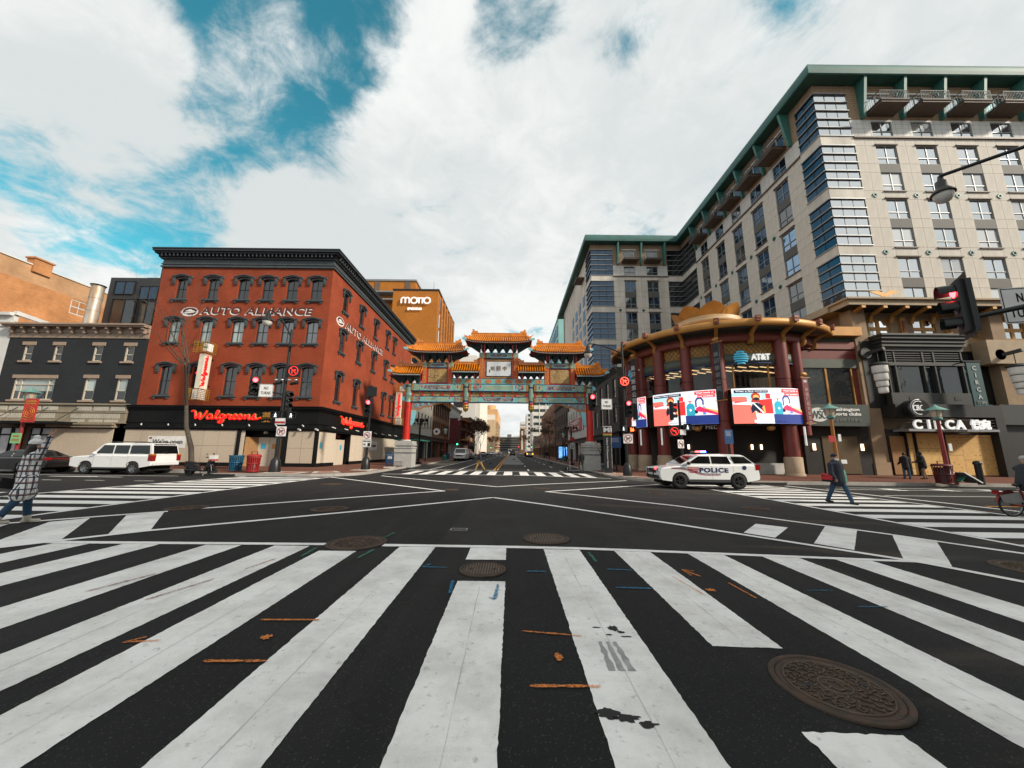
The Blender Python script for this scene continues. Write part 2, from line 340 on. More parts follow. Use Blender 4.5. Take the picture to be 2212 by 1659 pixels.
    bp = N.new('ShaderNodeBump'); bp.inputs['Strength'].default_value = .55; bp.inputs['Distance'].default_value = .012; L.new(noise(130, 3), bp.inputs['Height']); L.new(bp.outputs[0], b.inputs['Normal'])
    return M
def paint_mat(name, col, wear=.5, dirt=(.34, .325, .29), fuzz=False):
    M = bpy.data.materials.new(name); M.use_nodes = True; nt = M.node_tree; N = nt.nodes; L = nt.links; b = N['Principled BSDF']
    tc = N.new('ShaderNodeTexCoord'); P = tc.outputs['Object']
    def noise(sc, det, ro=.6, st=None):
        x = N.new('ShaderNodeTexNoise'); x.inputs['Scale'].default_value = sc; x.inputs['Detail'].default_value = det; x.inputs['Roughness'].default_value = ro
        if st: mp = N.new('ShaderNodeMapping'); mp.inputs['Scale'].default_value = st; L.new(P, mp.inputs[0]); L.new(mp.outputs[0], x.inputs['Vector'])
        else: L.new(P, x.inputs['Vector'])
        return x.outputs['Fac']
    def mr(i, a, b_, c, d):
        x = N.new('ShaderNodeMapRange'); L.new(i, x.inputs[0]); x.inputs[1].default_value = a; x.inputs[2].default_value = b_; x.inputs[3].default_value = c; x.inputs[4].default_value = d; return x.outputs[0]
    def mix(f, a, b_):
        x = N.new('ShaderNodeMix'); x.data_type = 'RGBA'
        for i, v in ((0, f), (6, a), (7, b_)):
            if isinstance(v, (tuple, float, int)): x.inputs[i].default_value = v
            else: L.new(v, x.inputs[i])
        return x.outputs[2]
    c = mix(mr(noise(1.3, 9, .7), .42, .72, 0, wear), (*col, 1), (*dirt, 1))
    c = mix(mr(noise(2.2, 7, .7, (.45, 3.2, 1)), .55, .8, 0, wear*.45), c, (*dirt, 1))
    c = mix(mr(noise(14, 6, .7), .58, .70, 0, wear*.9), c, (*[x*.62 for x in dirt], 1))
    c = mix(mr(noise(60, 3), .74, .80, 0, .75), c, (.06, .06, .06, 1))
    L.new(c, b.inputs['Base Color']); b.inputs['Roughness'].default_value = .75; b.inputs['Specular IOR Level'].default_value = .3
    if fuzz:
        tr = N.new('ShaderNodeBsdfTransparent'); ms = N.new('ShaderNodeMixShader'); L.new(mr(noise(48, 6, .85), .40, .54, .05, .9), ms.inputs[0]); L.new(tr.outputs[0], ms.inputs[1]); L.new(b.outputs[0], ms.inputs[2]); L.new(ms.outputs[0], N['Material Output'].inputs[0])
    bp = N.new('ShaderNodeBump'); bp.inputs['Strength'].default_value = .35; bp.inputs['Distance'].default_value = .01; L.new(noise(90, 3), bp.inputs['Height']); L.new(bp.outputs[0], b.inputs['Normal'])
    return M
ROADM = road_mat()
PW = paint_mat('road_paint_white', (.83, .82, .79), .6); PW2 = paint_mat('road_paint_white_clean', (.83, .82, .795), .35); PY = paint_mat('road_paint_yellow', (.62, .27, .02), .3, (.35, .2, .05))
road = drape([[(-500, -80), (500, -80), (500, 1500), (-500, 1500)]], 0, ROADM, 'road'); tag(road, kind='structure')
rnd = random.Random(5)
def jag(poly, step=.035, a=.0045):
    out = []
    for p, q in zip(poly, poly[1:]+poly[:1]):
        l = math.dist(p, q); n = max(1, int(l/step)); nx, ny = -(q[1]-p[1])/max(l, 1e-6), (q[0]-p[0])/max(l, 1e-6)
        for i in range(n):
            t = i/n; e = rnd.uniform(-a, a) if i else 0
            out.append((p[0]+(q[0]-p[0])*t+nx*e, p[1]+(q[1]-p[1])*t+ny*e))
    return out
def rect(x0, x1, y0, y1): return [(x0, y0), (x1, y0), (x1, y1), (x0, y1)]
def stripe(p, q, w):
    p, q = Vector(p), Vector(q); d = (q-p).normalized(); n = Vector((-d.y, d.x))*w/2
    return [tuple(p-n), tuple(q-n), tuple(q+n), tuple(p+n)]
def mark(name, poly, m=PW2, dz=.004): return drape([poly], dz, m, name, road)
# near crosswalk: bars run away from the camera
for x in (-7.43, -6.3, -4.96, -3.84, -2.97, -1.8): mark('crosswalk_bar', jag(rect(x, x+.58, 1.5 if x > -3.5 else 1.2, 6.06 if x == -2.97 else 6.34)), PW)
for x in (.54, 2.86, 4.05, 5.2): mark('crosswalk_bar', jag(rect(x, x+.58, 1.2, 6.3)), PW)
mark('crosswalk_bar', jag(rect(-.635, -.055, 1.2, 4.78)), PW); mark('crosswalk_bar', jag(rect(-.645, -.065, 5.67, 6.34)), PW)
mark('crosswalk_bar', jag(rect(1.68, 2.26, 3.36, 6.3)), PW); mark('crosswalk_bar', jag(rect(1.68, 2.26, 1.2, 2.42), a=.008), PW)
SEAM = mat('paint_seam', (.48, .475, .46), .8)
for x in (-3.84, -2.97, -1.8, -.635, .54, 1.68, 2.86, 4.05): mark('paint_seam', jag([(x+.30, 1.3), (x+.305, 1.3), (x+.285, 4.6 if x < -.5 else 3.3 if x == 1.68 else 6.0), (x+.28, 4.6 if x < -.5 else 3.3 if x == 1.68 else 6.0)], .2, .003) if x not in (1.68,) else jag([(1.98, 3.5), (1.985, 3.5), (1.97, 6.1), (1.965, 6.1)], .2, .003), SEAM, .0055)
mark('crosswalk_line', jag([(-2.1, 6.35), (7.0, 6.22), (7.0, 6.34), (-2.1, 6.5)], .06), PW2, .008)
mark('crosswalk_line', jag([(-9.0, 6.3), (-3.06, 6.38), (-3.06, 6.52), (-9.0, 6.46)], .06), PW2, .008)
# diagonal crossing lines (the scramble)
LN = .17
for p, q in (((-.6, 12.85), (-4.0, 9.7)), ((-4.0, 9.7), (-6.85, 7.3)), ((-6.85, 7.3), (-8.6, 5.2)), ((-.6, 12.85), (3.75, 8.9)), ((3.75, 8.9), (6.6, 6.2)), ((6.6, 6.2), (7.1, 5.3)),
             ((-2.6, 14.8), (-8.1, 9.9)), ((-8.45, 9.45), (-10.3, 7.75)), ((-2.6, 14.8), (-10.9, 22.7)), ((1.4, 15.1), (5.2, 12.1)), ((5.2, 12.1), (8.4, 8.5)), ((8.4, 8.5), (9.4, 7.0)), ((1.4, 15.1), (8.6, 22.0)),
             ((-.6, 17.0), (-8.4, 24.4)), ((-.6, 17.0), (7.5, 24.5))):
    mark('diagonal_crossing_line', stripe(p, q, LN), PW2, .010+.002*rnd.random())
for q in ([(-6.84, 7.35), (-7.2, 6.93), (-8.88, 8.88), (-8.5, 9.42)], [(-7.58, 6.56), (-8.15, 5.95), (-9.6, 8.02), (-9.3, 8.51)], [(-8.5, 5.5), (-9.1, 5.0), (-10.8, 7.3), (-10.2, 7.9)],
          [(4.92, 8.15), (5.3, 7.75), (6.45, 8.95), (5.93, 9.3)], [(5.76, 7.36), (6.13, 6.93), (8.0, 8.9), (7.65, 9.35)], [(6.35, 6.3), (6.83, 6.05), (8.85, 8.05), (8.4, 8.5)]):
    mark('diagonal_crossing_bar', jag(q), PW, .007)
# crosswalks across the wide street: bars run left-right
for i in range(13):
    y = 7.0+i*1.19
    mark('crosswalk_bar', rect(-15.7, -11.0, y, y+.6), PW2); mark('crosswalk_bar', rect(10.25, 15.0, y+.2, y+.8), PW2)
for a, b in ((-10.95, -10.8), (-15.9, -15.75)): mark('crosswalk_line', rect(a, b, 4.0, 22.5), PW2, .008)
for a, b in ((10.05, 10.2), (15.05, 15.2)): mark('crosswalk_line', rect(a, b, 4.0, 22.9), PW2, .008)
mark('stop_line', stripe((16.3, 22.4), (16.6, 12.2), .2), PW2); mark('stop_line', stripe((-17.3, 13.0), (-16.9, 4.5), .25), PW2)
# far crosswalk at the arch
for i in range(12):
    x = -7.75+i*1.2; mark('crosswalk_bar', rect(x, x+.64, 26.45, 30.9), PW2)
mark('crosswalk_line', rect(-9.0, -.2, 26.2, 26.4), PW2, .008); mark('crosswalk_line', rect(.2, 7.0, 26.2, 26.4), PW2, .008); mark('crosswalk_line', rect(-9.0, 7.0, 30.9, 31.1), PW2, .008)
mark('stop_line', rect(-8.9, -1.3, 32.5, 32.85), PW2)
# lanes of the street under the arch
for x in (-1.58, -1.28): mark('centre_line', rect(x, x+.13, 33, 400), PY)
mark('lane_line', stripe((-4.6, 32.9), (-4.7, 66), .12), PW2); mark('lane_line', stripe((-7.15, 32.9), (-7.35, 70), .12), PW2)
for i in range(14):
    mark('lane_dash', rect(1.5, 1.64, 33.2+i*8.6, 35.6+i*8.6), PW2)
    if i: mark('lane_dash', rect(4.5, 4.64, 32.8+i*9, 35.6+i*9), PW2)
    mark('lane_dash', rect(-4.78, -4.64, 72+i*9, 75+i*9), PW2)
mark('lane_dash', rect(4.42, 4.56, 31.9, 34.6), PW2)
for y in (134, 139):
    for i in range(11): mark('crosswalk_bar', rect(-8.4+i*1.4, -7.7+i*1.4, y, y+2.6), PW2)
GREY = mat('concrete_patch', (.16, .16, .158), .9, var=.18, scale=.5, bump=.2); TANP = mat('worn_lane', (.085, .078, .062), .9, var=.25, scale=.4)
mark('concrete_lane_patch', rect(-1.1, 1.45, 47.5, 62), GREY, .002); mark('concrete_lane_patch', rect(-1.05, 1.45, 63, 80), GREY, .0025); mark('concrete_lane_patch', rect(-1.0, 1.45, 81, 132), GREY, .0025)
mark('worn_parking_lane', rect(-9.7, -7.5, 40, 60), TANP, .002)
# wide street: parking-lane and lane lines, left and right
mark('lane_line', stripe((-60, 22.4), (-19.6, 22.2), .12), PW2)
for x in (-22.8, -20.7, -18.3, -26, -29.5, -33): mark('lane_dash', rect(x, x+.95, 18.3, 18.42), PW2)
mark('faded_arrow', [(-25.7, 20.9), (-21.5, 20.75), (-21.5, 20.95), (-23, 20.98), (-23.3, 21.25), (-25.7, 21.1)], PW)
mark('centre_line', rect(-60, -18.8, 14.4, 14.55), PY); mark('centre_line', rect(17.0, 60, 13.55, 13.7), PY)
mark('lane_line', rect(16.9, 60, 17.1, 17.22), PW2); mark('lane_line', stripe((18.8, 21.5), (60, 20.6), .12), PW2); mark('lane_line', stripe((17.0, 20.4), (60, 19.4), .12), PW2)
for x in (20.5, 23.3, 25.9, 28.6): mark('bus_lane_bar', rect(x, x+.6, 20.0, 21.1), PW2)
# tar, rubber and patches on the bars
TAR = mat('tar', (.012, .012, .012), .8, var=.2); RUB = mat('rubber_smear', (.30, .30, .295), .8, var=.3, scale=9)
def splat(name, cx, cy, rx, ry, m, seed, n=22, rot=0., dz=.007):
    r = random.Random(seed); P = []
    for i in range(n):
        a = 2*pi*i/n; k = r.uniform(.6, 1.15); x, y = cx+rx*k*cos(a)*cos(rot)-ry*k*sin(a)*sin(rot), cy+rx*k*cos(a)*sin(rot)+ry*k*sin(a)*cos(rot); P.append((x, y))
    return mark(name, P, m, dz)
for i, (x, y, rx, ry) in enumerate(((.60, 2.53, .075, .05), (.70, 2.49, .09, .035), (.81, 2.44, .06, .03), (.93, 3.62, .05, .055), (.98, 3.55, .045, .02), (1.0, 3.47, .05, .012), (.78, 3.63, .04, .012), (.86, 3.5, .035, .014))): splat('tar_patch', x, y, rx, ry, TAR, i)
for i in range(3): mark('rubber_smear', jag([(.72+i*.07, 2.97), (.77+i*.075, 2.97), (.77+i*.06, 3.38), (.74+i*.06, 3.38)], .05, .01), RUB, .0065)
# utility locating marks sprayed on the road
def spray(name, p, q, w, m, seed=0):
    r = random.Random(seed); n = 14; A = []; B = []; p, q = Vector(p), Vector(q); d = (q-p); nn = Vector((-d.y, d.x)).normalized()
    for i in range(n+1):
        t = i/n; k = w*.42*r.uniform(.55, 1.2)*(.5 if i in (0, n) else 1); c = p+d*t; A.append(tuple(c+nn*k)); B.append(tuple(c-nn*k))
    return mark(name, B+A[::-1], m, .012)
SO = paint_mat('spray_orange', (.80, .25, .05), .4, (.4, .15, .05), True); SB = paint_mat('spray_blue', (.02, .2, .36), .5, (.03, .08, .12), True); SG = paint_mat('spray_green', (.05, .2, .14), .7, (.05, .09, .07), True); SR = paint_mat('spray_red', (.32, .09, .06), .9, (.12, .06, .05), True)
for k, (p, q, w) in enumerate((((-2.28, 3.69), (-1.74, 3.7), .035), ((-2.25, 3.02), (-1.79, 3.03), .04), ((-3.1, 3.27), (-2.84, 3.31), .03), ((-3.1, 3.27), (-3.0, 3.36), .03), ((.11, 3.53), (.62, 3.46), .03), ((.14, 2.77), (.62, 2.78), .035), ((2.36, 5.4), (2.48, 5.13), .045), ((2.36, 5.4), (2.37, 5.15), .03), ((2.36, 5.4), (2.5, 5.35), .03), ((2.72, 4.92), (2.75, 4.43), .035), ((2.1, 5.1), (2.2, 4.45), .02))): spray('sprayed_mark', p, q, w, SO, k)
splat('sprayed_dot', -2.02, 3.38, .05, .045, SO, 3, dz=.012); splat('sprayed_dot', .38, 3.13, .04, .055, SO, 4, dz=.012); splat('sprayed_dot', 2.35, 4.64, .06, .05, SO, 5, dz=.012)
for k, (p, q, w) in enumerate((((.21, 5.15), (.47, 5.16), .05), ((1.31, 5.31), (1.66, 5.30), .05), ((1.24, 4.63), (1.66, 4.63), .05), ((-1.18, 5.29), (-.82, 5.27), .04), ((-1.18, 5.29), (-1.1, 5.42), .04), ((-.69, 4.77), (-.66, 4.37), .05), ((-.14, 4.66), (-.16, 4.22), .05), ((-.16, 4.22), (-.22, 4.27), .04), ((3.55, 4.75), (3.9, 4.78), .03), ((3.75, 4.3), (4.1, 4.33), .03))): spray('sprayed_mark', p, q, w, SB, 20+k)
for k, (p, q, w) in enumerate((((-3.05, 5.71), (-3.09, 6.23), .07), ((-2.2, 5.65), (-2.15, 6.16), .07), ((1.23, 6.13), (1.24, 5.64), .07), ((-2.28, 6.85), (-2.2, 7.35), .06))): spray('sprayed_mark', p, q, w, SG, 40+k)
for k, (p, q, w) in enumerate((((-4.4, 4.9), (-4.6, 4.3), .04), ((-3.55, 4.75), (-3.75, 4.1), .035), ((-3.35, 5.6), (-3.45, 5.1), .035))): spray('sprayed_mark', p, q, w, SR, 60+k)
# manhole covers
IRON = mat('rusty_iron', (.035, .029, .024), .7, metal=.3, var=.3, scale=6, col2=(.082, .046, .028), bump=.4, bscale=60); IRON2 = mat('worn_iron', (.10, .075, .052), .55, metal=.5, var=.3, scale=9)
def manhole(x, y, r, label, detail):
    z = gz(x, y)+.004; t = root('manhole_cover', label, 'manhole cover', (x, y, z), 'manhole covers set in the road')
    put('rim', MB().lathe([(r*1.10, 0), (r*1.10, .016), (r*1.0, .018), (r*.985, .004)], (x, y, z), 40), IRON, t)
    put('lid', MB().lathe([(r*.985, .004), (r*.97, .013), (r*.90, .013), (r*.88, .009), (.001, .010)], (x, y, z), 40), IRON, t)
    mb = MB()
    if detail:
        for k, rr in enumerate((.38, .5, .62, .74)):
            n = 14+k*4
            for i in range(n):
                a = 2*pi*(i+.5*(k % 2))/n; c = Vector((x+r*rr*cos(a), y+r*rr*sin(a), z+.012)); R = Matrix.Rotation(a+(.6 if (i+k) % 2 else -.6), 3, 'Z')
                mb.cbox(c, (r*.13, r*.026, .012), R); mb.cbox(c+R @ Vector((r*.05, r*.05, 0)), (r*.026, r*.085, .012), R)
        for rr in (.27, .84): mb.lathe([(r*(rr-.015), .009), (r*(rr-.01), .018), (r*(rr+.01), .018), (r*(rr+.015), .009)], (x, y, z), 40)
        for i in range(9):
            a = 2*pi*i/9; mb.cbox((x+r*.15*cos(a), y+r*.15*sin(a), z+.012), (r*.12, r*.03, .01), Matrix.Rotation(a*2, 3, 'Z'))
    else:
        for i in range(-6, 7):
            w = sqrt(max(0, 1-(i/7.2)**2))*r*.84; mb.box(x+i*r*.125-.008, x+i*r*.125+.008, y-w, y+w, z+.009, z+.017)
    put('raised_pattern', mb, IRON2, t)
    for s in (-1, 1): put('pick_hole', MB().box(x+s*r*.55-.025, x+s*r*.55+.025, y-.018, y+.018, z+.012, z+.0185), TAR, t)
manhole(2.25, 2.85, .35, 'large ornate rusty manhole cover between the near white crosswalk bars', True)
manhole(-2.58, 6.54, .44, 'wide rusty manhole cover breaking the white crosswalk line', True)
manhole(.65, 7.0, .38, 'plain brown manhole cover just beyond the white crosswalk line', False)
manhole(-.36, 5.2, .28, 'small brown manhole cover interrupting the middle crosswalk bar', False)
manhole(-8.45, 10.0, .42, 'manhole cover at the end of a diagonal crossing line by the plaid coat', True)
manhole(-4.75, 10.05, .42, 'brown manhole cover between the two diagonal lines towards the red brick building', True)
manhole(-2.4, 15.3, .3, 'small manhole cover next to the tip of the diagonal lines on the red building side', False)
manhole(1.35, 16.5, .36, 'faint manhole cover in line with the middle of the arch', False)
manhole(6.2, 16.1, .34, 'manhole cover in front of the police car', False)
manhole(7.75, 12.1, .36, 'manhole cover beside the diagonal line nearest the masked walker', False)
manhole(8.15, 6.05, .45, 'round brown brick-filled cover at the edge beside the diagonal crossing bars', True)
manhole(-8.3, 17.5, .42, 'brown manhole cover close to the boarded corner store', False)
t = root('valve_cover', 'small square utility cover beside the asphalt joint', 'utility cover', (-1.05, 7.7, .005))
put('frame', MB().box(-1.2, -.86, 7.62, 7.64, .004, .012).box(-1.2, -.86, 7.80, 7.82, .004, .012).box(-1.2, -1.18, 7.64, 7.8, .004, .012).box(-.88, -.86, 7.64, 7.8, .004, .012), mat('chalk_line', (.3, .3, .3), .9), t); put('lid', MB().box(-1.12, -.94, 7.66, 7.77, .004, .014), IRON, t)
# pavements
def pave_mat():
    M = brick('pavement_brick', (.19, .062, .035), (.13, .045, .028), (.10, .075, .06), .2, .1, .85, .01, .22, .5)
    nt = M.node_tree
    for x in nt.nodes:
        if x.bl_idname == 'ShaderNodeCombineXYZ':
            sp = [q for q in nt.nodes if q.bl_idname == 'ShaderNodeSeparateXYZ'][0]
            nt.links.new(sp.outputs[0], x.inputs[0]); nt.links.new(sp.outputs[1], x.inputs[1])
    return M
PAVE = pave_mat(); CONC = mat('kerb_concrete', (.36, .34, .31), .88, var=.2, scale=1.2, bump=.25, bscale=30); CONC2 = mat('ramp_concrete', (.46, .42, .36), .88, var=.14, scale=1.5)
def arc(cx, cy, r, a0, a1, n=7): return [(cx+r*cos(radians(a0+(a1-a0)*i/n)), cy+r*sin(radians(a0+(a1-a0)*i/n))) for i in range(n+1)]
PL = [(-90, 25.2), (-19.9, 25.2), (-18.7, 22.8), (-12.9, 22.75)]+arc(-12.9, 25.8, 3.05, -90, 0)[1:]+[(LC, 60), (LC-.1, 420)]
PR = [(7.3, 420), (7.4, 60), (7.4, 27.0)]+arc(10.6, 27.0, 3.2, 180, 262)[1:]+[(12.5, 23.65), (90, 22.6)]
cuts = [x for x in range(-60, 70, 2)]; cyy = [y for y in range(24, 60, 2)]
sw = drape([PL+[(-90, 420)]], 0, PAVE, 'pavement', None, szl, [x*1.0 for x in range(-20, -9)]+[-9.9], [22.8, 23.5, 24.5, 25.5, 26.5, 27.5, 28.1]); tag(sw, kind='structure')
sw2 = drape([PR+[(90, 420)]], 0, PAVE, 'pavement', None, szr, [7.5, 8, 9, 10, 11, 12, 13, 14], [22.8, 23.3, 23.8, 24.6, 25.6, 26.6, 27.6, 28.6, 29.9]); tag(sw2, kind='structure')
def kerbs(path, hf, flip, parent):
    seg = []
    for p, q in zip(path, path[1:]):
        l = math.dist(p, q)
        if l > 100 or p[1] > 200 or q[1] > 200 or abs(p[0]) > 80:
            if l > 60:
                t0 = 0
                if abs(p[0]) > 80: p = (p[0]+(q[0]-p[0])*.5, p[1]+(q[1]-p[1])*.5)
                if abs(q[0]) > 80: q = (p[0]+(q[0]-p[0])*.5, p[1]+(q[1]-p[1])*.5)
                l = math.dist(p, q)
        n = max(1, round(l/(2.4 if l < 60 else 12)))
        for i in range(n): seg.append(((p[0]+(q[0]-p[0])*i/n, p[1]+(q[1]-p[1])*i/n), (p[0]+(q[0]-p[0])*(i+1)/n, p[1]+(q[1]-p[1])*(i+1)/n)))
    for p, q in seg:
        d = (Vector(q)-Vector(p)); l = d.length; d = d/l; nn = Vector((-d.y, d.x))*(.2 if not flip else -.2); g = d*.006
        a, b = Vector(p)+g, Vector(q)-g; A, B = a+nn, b+nn
        za, zb = hf(*p)+.012, hf(*q)+.012; ga, gb = gz(*p)-.05, gz(*q)-.05
        mb = MB().add([(a.x, a.y, ga), (b.x, b.y, gb), (b.x, b.y, zb), (a.x, a.y, za), (A.x, A.y, ga), (B.x, B.y, gb), (B.x, B.y, zb), (A.x, A.y, za)], [(0, 1, 2, 3), (3, 2, 6, 7), (4, 7, 6, 5), (0, 3, 7, 4), (1, 5, 6, 2)])
        put('kerb_stone', mb, CONC, parent)
kerbs(PL, szl, False, sw); kerbs(PR, szr, False, sw2)
# kerb ramps at the corners: pale concrete with a red warning field
for polys, hf, par in (([[(-15.6, 23.05), (-13.1, 23.0), (-12.9, 24.4), (-15.2, 24.5)], [(-12.4, 23.3), (-11.0, 24.4), (-11.9, 25.6), (-13.0, 24.8)], [(-10.15, 26.6), (-10.15, 29.2), (-11.6, 29.2), (-11.6, 26.8)]], szl, sw), ([[(7.65, 27.6), (7.65, 30.4), (8.9, 30.4), (8.9, 27.6)], [(10.3, 24.15), (13.6, 23.9), (13.6, 25.2), (10.5, 25.4)], [(8.1, 26.3), (9.5, 24.7), (10.2, 25.6), (9.0, 26.9)]], szr, sw2)):
    for p in polys:
        drape([p], .014, CONC2, 'ramp_slab', par, hf, [], []); c = (sum(q[0] for q in p)/4, sum(q[1] for q in p)/4)
        drape([[(c[0]+(q[0]-c[0])*.6, c[1]+(q[1]-c[1])*.6) for q in p]], .019, mat('warning_tile', (.33, .13, .08), .9), 'warning_tile', par, hf, [], [])
put('drain_inlet', MB().box(-18.55, -16.7, 22.74, 22.8, -.1, .02), TAR, sw); put('drain_inlet', MB().box(12.6, 17.2, 23.5, 23.62, -.3, -.2), TAR, sw2)
# ================================================================ LETTERING USED IN THE SCENE
text_batch([(k, b, bo, sh, sp, .01) for k, b, bo, sh, sp in (
    ('auto', 'AUTO ALLIANCE', .03, .12, 1.08), ('open', "We're open", .015, .12, 1.0), ('openS', "we're open", .0, 0, 1.0), ('noturns1', 'NO', .012, 0, 1.15), ('noturns2', 'TURNS', .012, 0, 1.1), ('drug', '藥', .02, 0, 1), ('motto_cn', '摩庭酒店', .03, 0, 1.05), ('china', 'CHINA', .02, 0, 1.1), ('town', 'TOWN', .02, 0, 1.2),
    ('arch1', '中', .03, 0, 1), ('arch2', '國', .02, 0, 1), ('arch3', '城', .02, 0, 1), ('att', 'AT&T', .03, 0, .95), ('wear', 'Wear a face covering', .02, 0, 1), ('wash1', 'Wash hands or', .02, 0, 1), ('wash2', 'use sanitizer.', .02, 0, 1), ('both', 'both before and after your trip.', .005, 0, 1), ('plus', '+', .05, 0, 1),
    ('wsc', 'WSC', .0, 0, .9), ('wash', 'washington', .03, 0, 1), ('sports', 'sports clubs', .03, 0, 1), ('wsc_cn', '華盛頓體育俱樂部', .0, 0, 1), ('circa', 'CIRCA', .04, 0, 1.25), ('circa_s', 'CIRCA', .0, 0, 1.0), ('atchina', 'AT CHINATOWN', .0, 0, 1.2), ('circa_cn', '悅宛', .03, 0, 1), ('media', 'E BAY MEDIA', .0, 0, 1.1),
    ('police', 'POLICE', .045, 0, 1.12), ('p1024', '1024', .02, 0, 1), ('M', 'M', .05, 0, 1), ('gallery', 'Gallery Pl-Chinatown Station', .008, 0, 1.0), ('t25', '25', .03, 0, 1), ('speed', 'SPEED LIMIT', .02, 0, 1), ('ok', 'OK', .03, 0, 1), ('diag', 'DIAGONAL CROSSING', .01, 0, 1), ('n26', '26', .05, 0, 1.1), ('n801', '801', .02, 0, 1), ('phone', '202.232.7200', .02, 0, 1), ('realty', 'COMMUNITY', .02, 0, 1))]
    + [('am%d' % i, c, .02, 0, 1, .01) for i, c in enumerate('美國娛樂公司')] + [('hs%d' % i, c, .02, 0, 1, .01) for i, c in enumerate('華盛頓體育俱樂部')] + [('ci%d' % i, c, .03, 0, 1, .01) for i, c in enumerate('CIRCA')])
def letters(name, key, M, m, parent, width=None, height=None, depth=.01):
    return put(name, text_mb(key, width, height, depth), m, parent, M)
def smooth(pts, n=5):
    P = [Vector((*p, 0)) for p in pts]; out = []
    for i in range(len(P)-1):
        a, b, c, d = P[max(i-1, 0)], P[i], P[i+1], P[min(i+2, len(P)-1)]
        for k in range(n):
            t = k/n; out.append(.5*((2*b)+(c-a)*t+(2*a-5*b+4*c-d)*t*t+(3*b-a-3*c+d)*t**3))
    out.append(P[-1]); return [(q.x, q.y) for q in out]
SCRIPT = [[(0, 1.0), (.15, 1.08), (.3, .95), (.36, .5), (.45, .05), (.72, .8), (.78, .1), (.86, .0), (1.15, .6), (1.32, 1.1)], [(1.8, .52), (1.58, .6), (1.38, .3), (1.45, .03), (1.65, .1), (1.82, .5), (1.76, .15), (1.86, .02), (2.02, .15)],
          [(2.02, .15), (2.32, .85), (2.3, 1.12), (2.18, .95), (2.12, .2), (2.25, .02), (2.42, .15)], [(2.86, .5), (2.64, .6), (2.46, .3), (2.55, .04), (2.72, .12), (2.9, .55), (2.78, -.3), (2.55, -.5), (2.42, -.34), (2.7, -.05), (3.02, .2)],
          [(3.02, .2), (3.16, .64), (3.22, .5), (3.42, .54), (3.32, .15), (3.44, .0), (3.62, .2)], [(3.62, .2), (3.88, .45), (3.8, .62), (3.66, .5), (3.65, .12), (3.84, 0), (4.06, .2)], [(4.06, .2), (4.33, .45), (4.25, .62), (4.11, .5), (4.1, .12), (4.29, 0), (4.5, .2)],
          [(4.5, .2), (4.62, .58), (4.66, .3), (4.64, .03), (4.85, .52), (5.0, .54), (4.98, .12), (5.1, 0), (5.26, .2)], [(5.26, .2), (5.5, .7), (5.52, .35), (5.6, .12), (5.42, 0), (5.22, .08)], [(5.5, .05), (5.75, .05), (6.05, .25)]]
def script_mb(w, h, r, flat=.6):
    mb = MB(); k = w/6.05
    for st in SCRIPT: mb.tube([((x-3.0)*k, 0, (y-.3)*h/1.6) for x, y in smooth(st, 4)], r, 6)
    return mb
NEON = glow('neon_red', (.9, .008, .010), .8); NEONY = mat('neon_edge', (.30, .15, .02), .5, emit=.08)
# ================================================================ WINDOW KIT
def win_mb(w, h, cols=1, rows=2, fw=.06, y0=.1, y1=.17, mun=.03, vs=None, hs=None):
    """sash frame in an opening whose lower left corner is the origin"""
    mb = MB(); mb.box(0, fw, y0, y1, 0, h).box(w-fw, w, y0, y1, 0, h).box(fw, w-fw, y0, y1, 0, fw).box(fw, w-fw, y0, y1, h-fw, h)
    for v in (vs if vs is not None else [w*i/cols for i in range(1, cols)]): mb.box(v-mun/2, v+mun/2, y0+.01, y1-.005, fw, h-fw)
    for v in (hs if hs is not None else [h*i/rows for i in range(1, rows)]): mb.box(fw, w-fw, y0-.005, y1-.01, v-mun/2, v+mun/2)
    return mb
def pane_mb(w, h, y=.15): return MB().quad((.03, y, .03), (w-.03, y, .03), (w-.03, y, h-.03), (.03, y, h-.03))
def win(parent, M, fm, fmat, pm, pmat, name='window', extra=()):
    o = put(name, fm, fmat, parent, M); put('pane', pm, pmat, o, M)
    for nm, me, mm in extra: put(nm, me, mm, o, M)
    return o
GL_DARK = glassmat('glass_dark', (.009, .011, .013), .07, f1=.7); GL_MID = glassmat('glass_mid', (.03, .038, .042), .14, f1=.8); GL_SKY = glassmat('glass_sky', (.05, .06, .075), .6, rcol=(.95, .99, 1.)); GL_RED = glassmat('glass_sash', (.015, .02, .024), .2); GL_BLUE = glassmat('glass_blue', (.006, .012, .022), .10, rcol=(.55, .75, 1.), f1=.5); GL_BLIND = glassmat('glass_blind', (.30, .36, .34), .12)
CHAR = mat('charcoal_paint', (.028, .036, .042), .55, var=.2); CHAR2 = mat('charcoal_trim', (.055, .068, .075), .6, var=.2); BLACK = mat('black_paint', (.006, .0065, .007), .6, var=.2, spec=.2); BLACKM = mat('black_metal', (.012, .013, .014), .4, metal=.2, var=.1)
